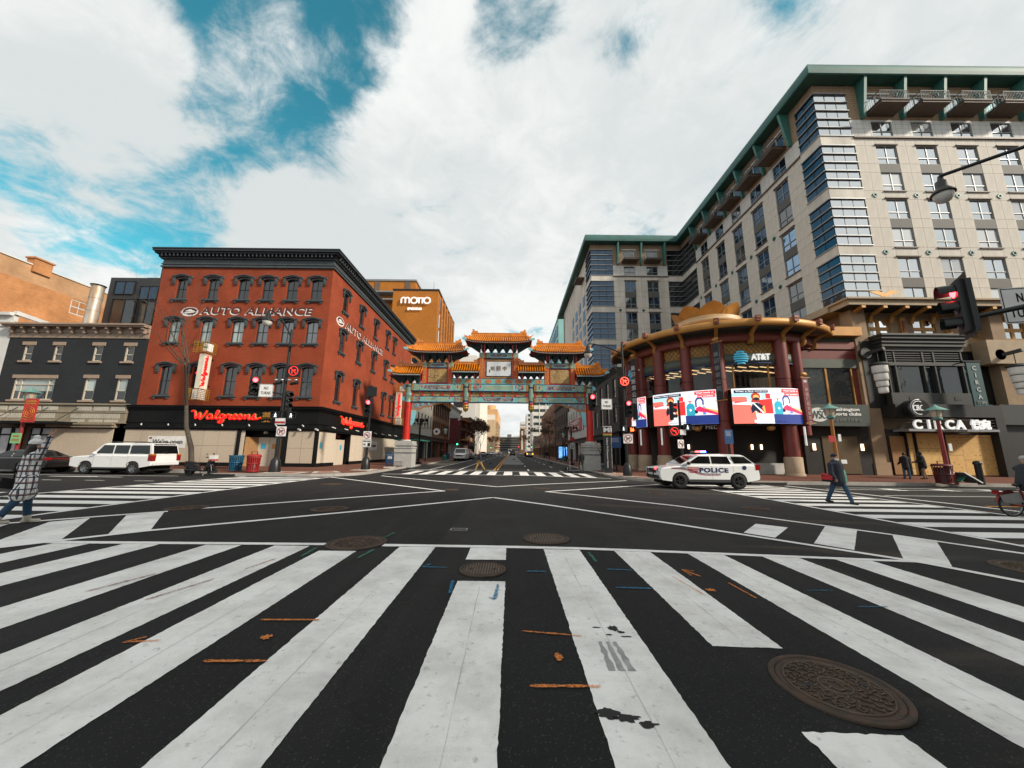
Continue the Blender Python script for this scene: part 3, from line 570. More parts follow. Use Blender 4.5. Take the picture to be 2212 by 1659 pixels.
# ================================================================ RED BRICK CORNER BUILDING
REDB = brick('red_painted_brick', (.305, .056, .022), (.265, .046, .018), (.30, .075, .036), .21, .075, .8, .008, .24, .4)
rb = root('red_brick_building', 'four-storey red painted brick corner building with black cornice and hooded windows', 'building', (-22.6, 29, .2))
FW = frame_w(0, 29); FE = frame_e(-15.35, 0)            # FE: local x = world Y
cols = [(-28.48, -27.56), (-25.82, -24.9), (-23.26, -22.28), (-21.21, -20.24), (-19.15, -18.18), (-17.1, -16.12)]
rows = [(13.86, 15.72), (10.1, 12.0), (5.7, 8.1)]
hw = [(a, b, c, d) for a, b in cols for c, d in rows]
put('wall', wall_holes(-15.35, 3.0, 16.8, hw, .28, -29.9), REDB, rb, FW)
scols = [(31.3, 32.22), (34.95, 35.95), (38.85, 39.8), (42.75, 43.7), (45.4, 46.3)]
hs_ = [(a, b, c, d) for a, b in scols for c, d in rows]
put('wall', wall_holes(54, 3.0, 16.8, hs_, .28, 29), REDB, rb, FE)
put('wall', MB().box(-29.9, -15.65, 53.6, 54, 0, 16.8).box(-29.9, -29.6, 29.35, 53.6, 0, 16.8), REDB, rb)
put('roof', MB().box(-29.8, -15.5, 29.4, 53.7, 16.6, 16.75), mat('roof_felt', (.05, .05, .05), .9), rb)
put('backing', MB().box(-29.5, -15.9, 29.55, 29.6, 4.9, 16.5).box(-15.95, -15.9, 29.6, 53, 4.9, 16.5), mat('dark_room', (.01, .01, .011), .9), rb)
def hood_mb(w):
    """segmental hood mould on two scrolled brackets"""
    mb = MB(); W2 = w/2+.36; n = 10
    for k, (dz, pr, th) in enumerate(((0, .16, .10), (.10, .22, .06))):
        for i in range(n):
            a, b = -W2+2*W2*i/n, -W2+2*W2*(i+1)/n; f = lambda x: .16*max(0, cos(x/W2*pi/2*1.25))**1.0 if abs(x) < W2*.8 else 0
            za, zb = f(a)+dz, f(b)+dz; mb.add([(a, -pr, za), (b, -pr, zb), (b, .02, zb), (a, .02, za), (a, -pr, za+th), (b, -pr, zb+th), (b, .02, zb+th), (a, .02, za+th)], [(0, 1, 2, 3), (4, 7, 6, 5), (0, 4, 5, 1), (3, 2, 6, 7), (0, 3, 7, 4), (1, 5, 6, 2)])
    mb.prism([(-w/2, -.12)]+[(-w/2+w*i/8, .0+.10*sin(pi*i/8)) for i in range(9)]+[(w/2, -.12), (w/2-.05, -.12)]+[(w/2-.05-(w-.1)*i/8, -.1+.10*sin(pi*i/8)) for i in range(9)]+[(-w/2+.05, -.12)], -.03, .12)
    return mb
def bracket_mb(s, w):
    x = s*(w/2+.2); mb = MB().box(x-.09, x+.09, -.15, .01, -.32, 0); mb.cone((x, -.12, -.34), (x, .0, -.34), .09, .09, 8); mb.cone((x-.09, -.09, -.47), (x+.09, -.09, -.47), .07, .07, 8); mb.box(x-.06, x+.06, -.07, .01, -.62, -.4); return mb
def sill_mb(w): return MB().box(-w/2-.2, w/2+.2, -.16, .12, -.12, 0).box(-w/2-.12, w/2+.12, -.1, .01, -.2, -.12).box(-w/2-.1, -w/2+.04, -.11, .01, -.3, -.2).box(w/2-.04, w/2+.1, -.11, .01, -.3, -.2)
WK = {}
def red_window(Mf, a, b, c, d, glass):
    w, h = round(b-a, 2), round(d-c, 2); w = .95; key = h
    if key not in WK:
        WK[key] = (win_mb(w, h, 2, 2, .07, .12, .2, .03).mesh('sash'), pane_mb(w, h, .17).mesh('pane'), hood_mb(w).mesh('hood'), [bracket_mb(s, w).mesh('bracket') for s in (-1, 1)], sill_mb(w).mesh('sill'))
    fm, pm, hm, bm_, sm = WK[key]; m0 = (a+b)/2
    o = put('window', fm, CHAR, rb, Mf @ LOC(m0-w/2, 0, c)); put('pane', pm.copy() if glass is not GL_DARK else pm, glass, o, Mf @ LOC(m0-w/2, 0, c))
    put('hood', hm, CHAR2, o, Mf @ LOC(m0, 0, d)); put('sill', sm, CHAR2, o, Mf @ LOC(m0, 0, c))
    for x in bm_: put('bracket', x, CHAR2, o, Mf @ LOC(m0, 0, d))
r7 = random.Random(7)
for j, (a, b) in enumerate(cols):
    for i, (c, d) in enumerate(rows): red_window(FW, a, b, c, d, [GL_RED, GL_BLIND if j in (0, 2, 1) and i == 1 else GL_RED, GL_BLIND if j == 2 else GL_DARK][i] if j > 1 or i == 1 else GL_DARK)
for a, b in scols:
    for i, (c, d) in enumerate(rows): red_window(FE, a, b, c, d, GL_MID if i < 2 else GL_DARK)
# cornice, mitred round the corner
def round_ledge(z0, z1, out, xl=-29.9, yf=54.2, X0=-15.35, Y0=29.):
    mb = MB(); mb.box(xl, X0+out, Y0-out, Y0+.05, z0, z1); mb.box(X0-.05, X0+out, Y0+.05, yf, z0, z1); return mb
put('frieze', round_ledge(16.7, 17.45, .06, -29.9), CHAR2, rb)
for z0, z1, o_ in ((16.72, 16.85, .14), (16.98, 17.08, .12), (17.45, 17.55, .22), (17.82, 17.95, .5), (17.95, 18.12, .66), (18.12, 18.2, .72)):
    put('cornice_moulding', round_ledge(z0, z1, o_, -29.9-min(o_, .55)), CHAR if z0 > 17.5 else CHAR2, rb)
put('cornice_soffit', round_ledge(17.55, 17.82, .3, -30.2), BLACK, rb)
dm_ = MB().box(-.05, .05, -.46, 0, 17.58, 17.8).mesh('dentil')
for i in range(44): put('cornice_dentil', dm_, CHAR2, rb, LOC(-29.8+i*.335, 29, 0))
for i in range(60): put('cornice_dentil', dm_, CHAR2, rb, LOC(-15.35, 29.2+i*.415, 0, radians(90)))
# painted lettering and emblem: dark red faces over an offset white copy
WHITE_P = mat('sign_white', (.78, .77, .75), .6, var=.08); DKRED = mat('sign_face_red', (.10, .022, .014), .7)
def painted(Mf, x0, x1, z, h):
    letters('painted_letters', 'auto', Mf @ LOC((x0+x1)/2-.06, -.006, z-.05), WHITE_P, rb, x1-x0, h, .003); letters('painted_letters', 'auto', Mf @ LOC((x0+x1)/2+.03, -.016, z+.03), DKRED, rb, x1-x0, h, .003)
def emblem(Mf, x, z, k):
    el = lambda rx, rz, y, n=28: MB().poly([(rx*cos(2*pi*i/n), y, rz*sin(2*pi*i/n)) for i in range(n)])
    put('painted_emblem', el(.62*k, .33*k, -.004), WHITE_P, rb, Mf @ LOC(x-.05, 0, z-.06)); e = put('painted_emblem', el(.60*k, .31*k, -.008), DKRED, rb, Mf @ LOC(x, 0, z))
    put('ring', MB().add([(r*cos(2*pi*i/28)*k, -.012, r*.53*sin(2*pi*i/28)*k) for r in (.60, .52) for i in range(28)], [(i, (i+1) % 28, 28+(i+1) % 28, 28+i) for i in range(28)]), WHITE_P, e, Mf @ LOC(x, 0, z))
    put('car_outline', MB().poly([(-.34*k, -.012, -.02*k), (.36*k, -.012, -.02*k), (.32*k, -.012, .05*k), (.18*k, -.012, .07*k), (.08*k, -.012, .15*k), (-.08*k, -.012, .15*k), (-.2*k, -.012, .08*k), (-.3*k, -.012, .06*k)]), WHITE_P, e, Mf @ LOC(x, 0, z))
    put('road_outline', MB().poly([(-.45*k, -.012, -.1*k), (.50*k, -.012, .0), (.48*k, -.012, -.06*k), (-.3*k, -.012, -.18*k)]), WHITE_P, e, Mf @ LOC(x, 0, z))
painted(FW, -26.1, -16.7, 12.85, .66); emblem(FW, -26.95, 12.78, 1.15); painted(FE, 32.1, 42.0, 12.85, .66); emblem(FE, 31.1, 12.8, 1.15)
# shop front under the brick: black fascia, plywood hoarding
YF, XF = 28.9, -15.2
FASC = mat('black_fascia', (.006, .006, .0065), .55, var=.2, spec=.2)
put('fascia', round_ledge(3.15, 4.55, .0, -30.3, 54, XF, YF), FASC, rb)
for z0, z1, o_ in ((4.55, 4.68, .12), (4.68, 4.8, .24), (4.8, 4.86, .3), (3.08, 3.2, .18), (3.5, 3.56, .06), (2.95, 3.08, .1)): put('fascia_moulding', round_ledge(z0, z1, o_, -30.3, 54, XF, YF), BLACK, rb)
put('base', MB().box(-30.3, -21.0, YF-.02, YF+.2, .05, .46).box(-17.6, XF+.06, YF-.06, YF+.2, .05, .46).box(XF-.2, XF+.05, YF+.2, 31.9, .05, .46).box(XF-.2, XF+.05, 34.9, 54, .05, .46), BLACK, rb)
put('pilaster', MB().box(-21.4, -21.2, YF-.1, YF+.3, .1, 3.08), BLACK, rb); put('pilaster', MB().box(-17.85, -17.5, YF-.1, YF+.3, .1, 3.08), BLACK, rb); put('pilaster', MB().box(XF-.16, XF+.04, YF-.04, YF+.2, .1, 3.08), BLACK, rb)
OSB = mat('hoarding_board', (.52, .435, .335), .85, var=.10, scale=14, bump=.15); PLY = mat('plywood_door', (.30, .155, .055), .7, var=.16, scale=2, stretch=(8, 8, .6)); PLYL = mat('hoarding_light', (.58, .50, .395), .8, var=.09, scale=9)
def board(a, b, z0, z1, m=OSB, y=YF, dx=0., name='hoarding_board'): return put(name, MB().box(a+.012, b-.012, y-.03-dx, y, z0+.008, z1-.008), m, rb)
for a, b in zip((-30.2, -28.9, -27.7, -26.45, -25.2, -24.05, -22.85), (-28.9, -27.7, -26.45, -25.2, -24.05, -22.85, -21.42)):
    board(a, b, 1.75, 2.98, OSB, dx=.002*((a*7) % 3)); board(a, b, .47, 1.75, OSB, dx=.002*((a*5) % 3))
board(-21.18, -20.86, .2, 2.95, PLYL, YF+.05)
for a, b in ((-17.45, -16.35), (-16.35, -15.4)): board(a, b, 1.62, 2.98); board(a, b, .47, 1.62)
# recessed entrance with boarded doors
put('entrance_recess', MB().quad((-20.85, YF+.1, .15), (-20.85, 30.2, .15), (-20.85, 30.2, 3.1), (-20.85, YF+.1, 3.1)).quad((-17.8, YF+.1, .15), (-17.8, YF+.1, 3.1), (-17.8, 30.2, 3.1), (-17.8, 30.2, .15)).quad((-20.85, YF+.8, 2.45), (-17.8, YF+.8, 2.45), (-17.8, YF+.8, 3.1), (-20.85, YF+.8, 3.1)), BLACK, rb)
put('side_board', MB().add([(-20.84, YF+.1, .2), (-20.2, YF+.75, .2), (-20.2, YF+.75, 2.45), (-20.84, YF+.1, 2.45)], [(0, 1, 2, 3)]), PLY, rb); put('side_board', MB().box(-18.45, -17.82, YF+.7, YF+.74, .2, 2.45), PLY, rb)
POSTB = mat('notice_blue', (.05, .38, .55), .5, var=.3, scale=20); POSTO = mat('notice_orange', (.55, .25, .06), .6)
for a, b, mm in ((-20.2, -19.33, POSTB), (-19.31, -18.47, POSTO)):
    d_ = put('boarded_door', MB().box(a, b, YF+.72, YF+.76, .18, 2.44), PLYL, rb); put('notice', MB().box((a+b)/2-.2, (a+b)/2+(.2 if mm is POSTB else .08), YF+.71, YF+.719, 1.55, 1.95), mm, d_)
letters('street_number', 'n801', FW @ LOC(-19.3, -.02, 2.8), mat('brass', (.35, .3, .2), .4, metal=.6), rb, None, .18)
# side street hoarding: paler board copy, its sunlit tone put into the colour
yy = [29.12, 30.0, 31.9]
for a, b in zip(yy, yy[1:]): put('hoarding_board', MB().box(XF, XF+.035, a+.02, b-.02, .48, 2.98), PLYL, rb)
put('notice', MB().box(XF+.036, XF+.042, 29.35, 29.7, 1.6, 2.1), POSTB, rb)
put('door_recess', MB().quad((XF-.7, 31.95, .1), (XF-.7, 34.9, .1), (XF-.7, 34.9, 3.1), (XF-.7, 31.95, 3.1)).quad((XF-.7, 34.9, .1), (XF, 34.9, .1), (XF, 34.9, 3.1), (XF-.7, 34.9, 3.1)).quad((XF-.7, 31.95, 3.0), (XF, 31.95, 3.0), (XF, 34.9, 3.0), (XF-.7, 34.9, 3.0)), BLACK, rb)
for a, b in ((32.1, 33.4), (33.42, 34.75)):
    d_ = put('boarded_door', MB().box(XF-.5, XF-.46, a, b, .15, 2.42), PLYL, rb); put('notice', MB().box(XF-.459, XF-.452, (a+b)/2-.17, (a+b)/2+.17, 1.5, 1.95), POSTB, d_)
put('exit_sign', MB().box(XF-.5, XF-.42, 33.1, 33.7, 2.6, 2.85), mat('dark_red', (.25, .02, .015), .5), rb)
for i in range(15): put('hoarding_board', MB().box(XF, XF+.03+.004*(i % 2), 34.95+i*1.22+.012, 34.95+(i+1)*1.22-.012, .48, 2.96), PLYL, rb)
ban = put('open_banner', MB().box(XF+.045, XF+.05, 38.6, 41.8, 1.5, 2.5), mat('banner_white', (.78, .77, .74), .7), rb); letters('banner_letters', 'openS', FE @ LOC(40.3, -.21, 2.0), BLACK, ban, 2.3)
ban = put('open_banner', MB().box(-28.3, -25.35, YF-.05, YF-.04, 1.55, 2.45), mat('banner_white', (.78, .77, .74), .7), rb); letters('banner_letters', 'open', FW @ LOC(-26.75, -.16, 1.98), mat('banner_grey', (.09, .09, .09), .7), ban, 2.35); put('banner_mark', MB().box(-28.22, -28.02, YF-.058, YF-.052, 2.22, 2.36), mat('dark_red', (.25, .02, .015), .5), ban)
# lit shop signs on the fascia
sg = put('script_sign', script_mb(5.5, .95, .06), NEON, rb, LOC(-22.5, YF-.12, 3.98)); put('sign_edge', script_mb(5.5, .95, .095), NEONY, sg, LOC(-22.5, YF-.05, 4.0))
sg = put('script_sign', script_mb(5.2, .95, .06), NEON, rb, FE @ LOC(34.9, -.29, 3.95)); put('sign_edge', script_mb(5.2, .95, .095), NEONY, sg, FE @ LOC(34.9, -.22, 3.97))
letters('sign_letters', 'drug', FW @ LOC(-19.25, -.2, 4.0), NEONY, rb, None, .8); letters('sign_letters', 'drug', FE @ LOC(38.6, -.25, 3.9), NEONY, rb, None, .8)
for i in range(7): put('lamp_fitting', MB().cone((-29+i*2.1, YF-.1, 3.4), (-29+i*2.1+.25, YF-.35, 3.3), .04, .05, 6), WHITE_P, rb)
for i in range(8): put('lamp_fitting', MB().cone((XF+.05, 31+i*2.4, 3.4), (XF+.35, 31.1+i*2.4, 3.3), .04, .05, 6), WHITE_P, rb)
for x, y in ((-16.7, YF-.12), (-15.3, YF-.2)): put('security_camera', MB().bar((x, y, 3.1), (x+.35, y-.25, 3.0), .1, .1), WHITE_P, rb)
# blade signs
CREAM = mat('sign_cream', (.70, .64, .52), .5, var=.1); GOLDC = mat('cage_gold', (.42, .22, .02), .45, metal=.3, var=.2); GREENX = mat('cross_green', (.02, .3, .16), .5)
def blade(name, label, wx, wy, axis, z0, z1):
    """vertical two-sided sign on brackets; axis 'y': sticks out towards the camera, 'x': sticks out into the side street"""
    t = root(name, label, 'sign', (wx, wy, z0)); M = LOC(wx, wy, 0, 0 if axis == 'y' else radians(90))
    put('cabinet', MB().box(-.2, .2, -1.1, -.4, z0, z1), CREAM, t, M)
    for s in (-1, 1): put('cabinet_rib', MB().box(s*.205-.012, s*.205+.012, -.62, -.58, z0, z1), WHITE_P, t, M)
    k = (z1-z0)*.92
    for s in (-1, 1):
        Ms = M @ LOC(s*.23, -.86, (z0+z1)/2) @ Matrix.Rotation(radians(90*s), 4, 'Z') @ Matrix.Rotation(radians(-90), 4, 'Y')
        put('script_sign', script_mb(k, .5, .04), NEON, t, Ms)
    for zz in (z1, z0-1.0):
        c2 = MB()
        for i in range(7):
            h_ = zz+.08+i*.14
            for a, b, c, d in ((-.46, .46, -1.46, -1.44), (-.46, .46, -.4, -.38)): c2.box(a, b, c, d, h_, h_+.025)
            for x in (-.46, .44): c2.box(x, x+.02, -1.44, -.4, h_, h_+.025)
        for x in (-.46, -.15, .15, .44):
            for y in (-1.47, -.39): c2.box(x, x+.02, y, y+.02, zz+.05, zz+.97)
        for y in (-1.2, -.9, -.65):
            for x in (-.47, .46): c2.box(x, x+.02, y, y+.02, zz+.05, zz+.97)
        put('filigree_cage', c2, GOLDC, t, M)
    b_ = put('cross_panel', MB().cbox((.3, -1.0, z1+.5), (.36, .5, .62)), WHITE_P, t, M)
    put('green_cross', MB().box(.2, .4, -1.262, -1.256, z1+.42, z1+.58).box(.13, .47, -1.264, -1.2575, z1+.46, z1+.54), GREENX, b_, M)
    for zz in (z0+.3, z1-.3): put('wall_bracket', MB().box(-.04, .04, -.36, 0, zz, zz+.08), BLACKM, t, M)
    put('mortar_panel', MB().box(-.2, .25, -1.2, -.5, z0-.85, z0-.1), WHITE_P, t, M)
blade('blade_sign', 'tall white blade sign with red script above the parked sedan and bare tree', -24.35, 28.98, 'y', 6.1, 8.85)
blade('blade_sign', 'tall white blade sign with red script on the side street wall behind the arch', -15.33, 46.8, 'x', 5.6, 8.9)
# ================================================================ DARK BRICK BUILDING
DKB = brick('dark_grey_brick', (.030, .034, .038), (.024, .027, .031), (.020, .022, .025), .21, .075, .8, .008, .15, .5)
STONE = mat('tan_stone', (.33, .245, .185), .85, var=.12, scale=1.5, bump=.1); CREAMF = mat('cream_window_paint', (.58, .51, .41), .6, var=.08)
db = root('dark_brick_building', 'three-storey charcoal brick building with tan cornice and cream windows', 'building', (-35.6, 29, .2))
c1 = [(-39.98, -39.22), (-37.5, -36.8), (-34.26, -33.52), (-31.68, -30.94)]; holes = [(a, b, 8.4, 9.72) for a, b in c1]+[(-40.1, -36.8, 5.2, 6.95), (-34.4, -33.5, 5.2, 7.0), (-31.8, -30.95, 5.2, 7.0)]
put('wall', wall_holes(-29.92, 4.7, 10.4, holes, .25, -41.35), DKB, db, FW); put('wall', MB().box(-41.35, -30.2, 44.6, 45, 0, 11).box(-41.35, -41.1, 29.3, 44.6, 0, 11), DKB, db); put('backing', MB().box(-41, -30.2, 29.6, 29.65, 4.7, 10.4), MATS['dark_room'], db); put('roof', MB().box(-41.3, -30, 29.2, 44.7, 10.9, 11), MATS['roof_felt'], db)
for i, (a, b, c, d) in enumerate(holes):
    w, h = b-a, d-c
    big = w > 2
    fm = win_mb(w, h, 1, 2, .1, .06, .16, .06, vs=[.55, w-.55] if big else [], hs=[h*.72] if big else [h*.45]); o = put('window', fm, CREAMF, db, FW @ LOC(a, 0, c)); put('pane', pane_mb(w, h, .13), GL_DARK if i < 4 else GL_BLIND, o, FW @ LOC(a, 0, c))
    if i >= 4: put('lower_pane', MB().quad((.1, .12, .06), (w-.1, .12, .06), (w-.1, .12, h*.42), (.1, .12, h*.42)), GL_DARK, o, FW @ LOC(a, 0, c))
    put('lintel', MB().box(-.16, w+.16, -.06, .1, h, h+.28), STONE, o, FW @ LOC(a, 0, c)); put('sill', MB().box(-.14, w+.14, -.12, .1, -.14, 0), STONE, o, FW @ LOC(a, 0, c))
for z0, z1, o_ in ((10.35, 10.8, .06), (10.8, 10.9, .14), (11.2, 11.32, .55), (11.32, 11.45, .65)): put('cornice_moulding', MB().box(-41.4-o_*.3, -29.92, 29-o_, 29.1, z0, z1), STONE if z0 < 11.4 else BLACK, db)
put('cornice_panel', MB().box(-41.38, -29.92, 28.88, 29.1, 10.9, 11.2), STONE, db)
bm2 = MB().box(-.09, .09, -.38, 0, 11.02, 11.2).box(-.07, .07, -.2, 0, 10.72, 11.02).mesh('bracket')
for i in range(12): put('cornice_bracket', bm2, STONE, db, LOC(-41.0+i*.985, 28.9, 0))
TANF = mat('tan_shopfront', (.28, .235, .17), .8, var=.12, scale=2); TANL = mat('pale_panel', (.47, .44, .37), .8, var=.1)
put('shopfront_fascia', MB().box(-41.3, -30.35, 28.75, 29.1, 3.4, 4.8), TANF, db)
for z0, z1, o_ in ((4.8, 4.92, .38), (4.2, 4.28, .3), (3.38, 3.48, .32)): put('shopfront_moulding', MB().box(-41.3, -30.3, 29-o_, 29.1, z0, z1), TANF, db)
for i in range(8):
    if i != 4: put('fascia_panel', MB().box(-40.9+i*1.33, -39.75+i*1.33, 28.72, 28.76, 4.35, 4.68), TANL, db)
for x0, x1 in ((-41.0, -35.7), (-34.6, -30.7)):
    n = int((x1-x0)/.13)
    for i in range(n): put('frieze_flute', MB().box(x0+i*.13, x0+i*.13+.07, 28.72, 28.76, 3.75, 4.12), TANL, db)
for x in (-34.5, -33.1, -31.9): put('fascia_panel', MB().box(x, x+1.05, 28.72, 28.76, 3.48, 3.66), TANL, db)
put('shop_cornice', MB().box(-36.1, -30.95, 28.5, 29.1, 3.05, 3.35).box(-36.2, -30.85, 28.4, 28.6, 3.25, 3.36), TANF, db)
for i in range(4): put('hoarding_board', MB().box(-36.0+i*1.23+.01, -36.0+(i+1)*1.23-.01, 28.82, 28.86, .3, 2.95), OSB, db)
put('shop_wall', MB().box(-41.35, -36.05, 29.0, 29.2, .1, 3.4), brick('brown_shop_brick', (.10, .055, .03), (.08, .04, .025), (.07, .06, .05)), db)
for a, b, mm in ((-41.2, -40.3, CREAMF), (-40.0, -39.2, mat('pale_blind', (.45, .47, .5), .5)), (-38.95, -38.3, mat('pale_blind', (.45, .47, .5), .5)), (-37.6, -36.9, mat('pale_blind', (.45, .47, .5), .5)), (-36.8, -36.1, mat('pale_blind', (.45, .47, .5), .5))):
    o = put('shop_window', MB().box(a-.08, a, 28.9, 29, .2, 3.0).box(b, b+.08, 28.9, 29, .2, 3.0).box(a, b, 28.9, 29, 2.4, 2.5).box(a, b, 28.9, 29, 2.95, 3.05), BLACK, db); put('pane', MB().quad((a, 28.96, .2), (b, 28.96, .2), (b, 28.96, 2.95), (a, 28.96, 2.95)), mm, o)
aw = put('canopy', MB().box(-39.4, -33.9, 27.4, 28.9, 3.25, 3.42), BLACK, db)
for x in (-39, -36.6, -34.2): put('canopy_rod', MB().tube([(x, 27.5, 3.42), (x+.1, 28.75, 4.6)], .025, 6), BLACKM, aw)
# ================================================================ WHITE HOUSE, ORANGE BRICK BLOCK, FLUE, BLACK GLASS BLOCK
wb = root('white_building', 'white painted row building with a raised cornice at the picture edge', 'building', (-44, 29, .2)); WPAINT = mat('white_painted_brick', (.62, .62, .60), .75, var=.1, scale=1.)
put('wall', wall_holes(-41.37, .1, 11.6, [(-43.6, -42.6, 8.0, 10.0), (-43.6, -42.6, 4.9, 6.9)], .25, -46), WPAINT, wb, FW); put('wall', MB().box(-46, -41.37, 29.3, 40, .1, 11.6), WPAINT, wb)
for z in (8.0, 4.9): win(wb, FW @ LOC(-43.6, 0, z), win_mb(1, 2, 1, 2, .08), WPAINT, pane_mb(1, 2), GL_DARK, extra=(('hood', MB().box(-.2, 1.2, -.15, .05, 2.0, 2.2).box(-.1, 1.1, -.1, .05, 2.2, 2.35), WPAINT),))
for z0, z1, o_ in ((11.3, 11.5, .1), (11.6, 11.75, .2), (11.75, 12.2, .08), (12.2, 12.45, .35)): put('cornice_moulding', MB().box(-46, -41.45-o_*.2+.1, 29-o_, 29.2, z0, z1), WPAINT, wb)
put('parapet', MB().add([(-41.5, 28.9, 12.3), (-41.2, 28.9, 12.3), (-41.2, 39, 11.5), (-41.5, 39, 11.5), (-41.5, 28.9, 12.62), (-41.2, 28.9, 12.62), (-41.2, 39, 11.75), (-41.5, 39, 11.75)], [(0, 1, 2, 3), (4, 7, 6, 5), (0, 4, 5, 1), (1, 5, 6, 2), (2, 6, 7, 3), (3, 7, 4, 0)]), WPAINT, wb); put('parapet_wall', MB().box(-41.45, -41.2, 29.2, 39, 10.5, 11.5), STONE, wb)
ORB = brick('orange_brick', (.52, .21, .065), (.43, .16, .045), (.50, .33, .2), .21, .075, .85, .008, .3, .45); ORB2 = brick('orange_brick_pale', (.50, .26, .12), (.43, .22, .1), (.50, .36, .24), .21, .075, .85, .01, .25, .5)
ob = root('orange_brick_block', 'tall orange brick block rising behind the white and charcoal buildings', 'building', (-50, 34, .2)); FO = frame_e(-46, 0)
put('wall', wall_holes(44, .1, 16.9, [(36.0, 37.5, 15.2, 16.75)], .2, 27), ORB, ob, FO); put('wall', wall_holes(44, 16.9, 18.6, [], .2, 27), ORB2, ob, FO); put('wall', MB().box(-60, -46.05, 27.05, 44, .1, 18.55), ORB, ob)
put('coping', MB().box(-46.3, -45.9, 26.9, 44, 18.6, 18.72), WPAINT, ob); put('chimney', MB().box(-46.6, -45.8, 32.4, 33.8, 18.0, 19.3).box(-46.7, -45.7, 32.3, 33.9, 19.3, 19.45), ORB, ob)
win(ob, FO @ LOC(36.0, 0, 15.2), win_mb(1.5, 1.55, 2, 2, .1, .04, .12, .09), WPAINT, pane_mb(1.5, 1.55, .09), GL_MID)
fl = root('flue_pipe', 'rust-streaked white metal flue pipe standing on the charcoal roof', 'flue', (-38.7, 32, 11)); GALV = mat('galvanised_rust', (.55, .55, .53), .45, metal=.3, var=.2, scale=1.2, col2=(.42, .26, .14), stretch=(3, 3, .5))
z = 11.0
for h_, r_ in ((1.6, .46), (1.3, .47), (1.2, .46), (1.15, .47)): put('pipe_section', MB().cone((-38.7, 32, z), (-38.7, 32, z+h_), r_, r_-.01, 20).lathe([(r_+.01, h_-.06), (r_+.02, h_-.03), (r_, h_)], (-38.7, 32, z), 20), GALV, fl); z += h_
put('cowl', MB().cone((-38.7, 32, z), (-38.7, 32, z+.12), .42, .56, 20), BLACKM, fl)
bb = root('black_glass_block', 'black modern glass block stepped behind the red brick building', 'building', (-36, 34, .2)); BPAN = mat('black_cladding', (.018, .02, .022), .45, var=.15)
put('volume', MB().box(-40.1, -29.0, 34.05, 50, .1, 18.2), BPAN, bb); put('volume', MB().box(-37.25, -28, 36.0, 52, 18.2, 21.6), BPAN, bb)
for k, (a, b, c, d) in enumerate(((-39.5, -37.5, 16.4, 17.8), (-36.95, -35.1, 15.9, 17.3), (-39.4, -36.95, 13.3, 15.9), (-36.8, -35.1, 13.3, 15.7), (-34.9, -31, 13.3, 17.3))):
    o = put('window', MB().box(a, a+.05, 33.93, 34.05, c, d).box(b-.05, b, 33.93, 34.05, c, d).box(a, b, 33.93, 34.05, c, c+.05).box(a, b, 33.93, 34.05, d-.05, d).box((a+b)/2-.03, (a+b)/2+.03, 33.95, 34.05, c, d), BLACKM, bb); put('pane', MB().quad((a, 34.0, c), (b, 34.0, c), (b, 34.0, d), (a, 34.0, d)), GL_BLUE if k < 2 else GL_DARK, o)
for z in (19.1, 20.6): put('metal_band', MB().box(-36.3, -28, 35.9, 36.0, z, z+.55), mat('grey_band', (.22, .23, .24), .5), bb)
put('white_soffit', MB().add([(-36.6, 34.1, 18.25), (-33.5, 34.1, 18.25), (-33.5, 35.9, 18.25), (-36.6, 35.9, 18.6), (-36.6, 34.1, 18.7), (-33.5, 34.1, 17.8)], [(0, 1, 2, 3)]), WPAINT, bb)
# ================================================================ APARTMENT TOWER ON THE RIGHT
TST = mat('pale_limestone_panel', (.61, .565, .495), .8, var=.22, scale=.5, stretch=(1, 1, .25)); TST2 = mat('limestone_backing', (.36, .31, .25), .9, var=.1); WTILE = mat('white_tile', (.60, .59, .56), .6, var=.08, scale=1.5)
SHING = brick('tan_shingle', (.34, .24, .155), (.30, .21, .135), (.12, .085, .055), 1.2, .22, .85, .02, .12, .5); TEAL = mat('teal_metal', (.045, .17, .145), .5, var=.15, scale=.8); TEALD = mat('teal_roof_edge', (.035, .12, .105), .6, var=.2, scale=.6, bump=.2, bscale=8)
SILV = mat('silver_frame', (.27, .285, .295), .45, metal=.3, var=.05); GRILLE = mat('ribbed_grille', (.10, .095, .085), .7, var=.2, scale=1, stretch=(40, 40, .2)); BRN = mat('bronze_trim', (.13, .095, .07), .6)
tw = root('apartment_tower', 'tall limestone apartment tower with green roof overhang balconies and corner glazing', 'building', (38, 40, 0))
FT = frame_w(0, 30); FN = frame_n(29.1, 0); FX = frame_w(0, 58.4); FXN = frame_n(13.4, 0)      # FN: local x = -world Y
ZL = [14.6, 16.1, 17.0, 18.93, 19.95, 21.87, 22.8, 24.75, 25.62, 27.56, 28.5, 30.43, 31.25]
PAIRS = [(14.2, 16.1), (17.0, 18.93), (19.95, 21.87), (22.8, 24.75), (25.62, 27.56), (28.5, 30.43)]
PC = {}
def panel(Mf, a, b, c, d, sink=None):
    w, h = round(b-a, 2), round(d-c, 2)
    if sink is not None: sink.add([tuple(Mf @ Vector(p)) for p in ((a+.02, -.03, c+.02), (b-.02, -.03, c+.02), (b-.02, -.03, d-.02), (a+.02, -.03, d-.02), (a+.02, 0, c+.02), (b-.02, 0, c+.02), (b-.02, 0, d-.02), (a+.02, 0, d-.02))], [(0, 1, 2, 3), (0, 4, 5, 1), (1, 5, 6, 2), (2, 6, 7, 3), (3, 7, 4, 0)]); return
    if (w, h) not in PC: PC[(w, h)] = MB().box(.012, w-.012, -.03, 0, .012, h-.012).mesh('stone_panel')
    put('stone_panel', PC[(w, h)], TST, tw, Mf @ LOC(a, 0, c))
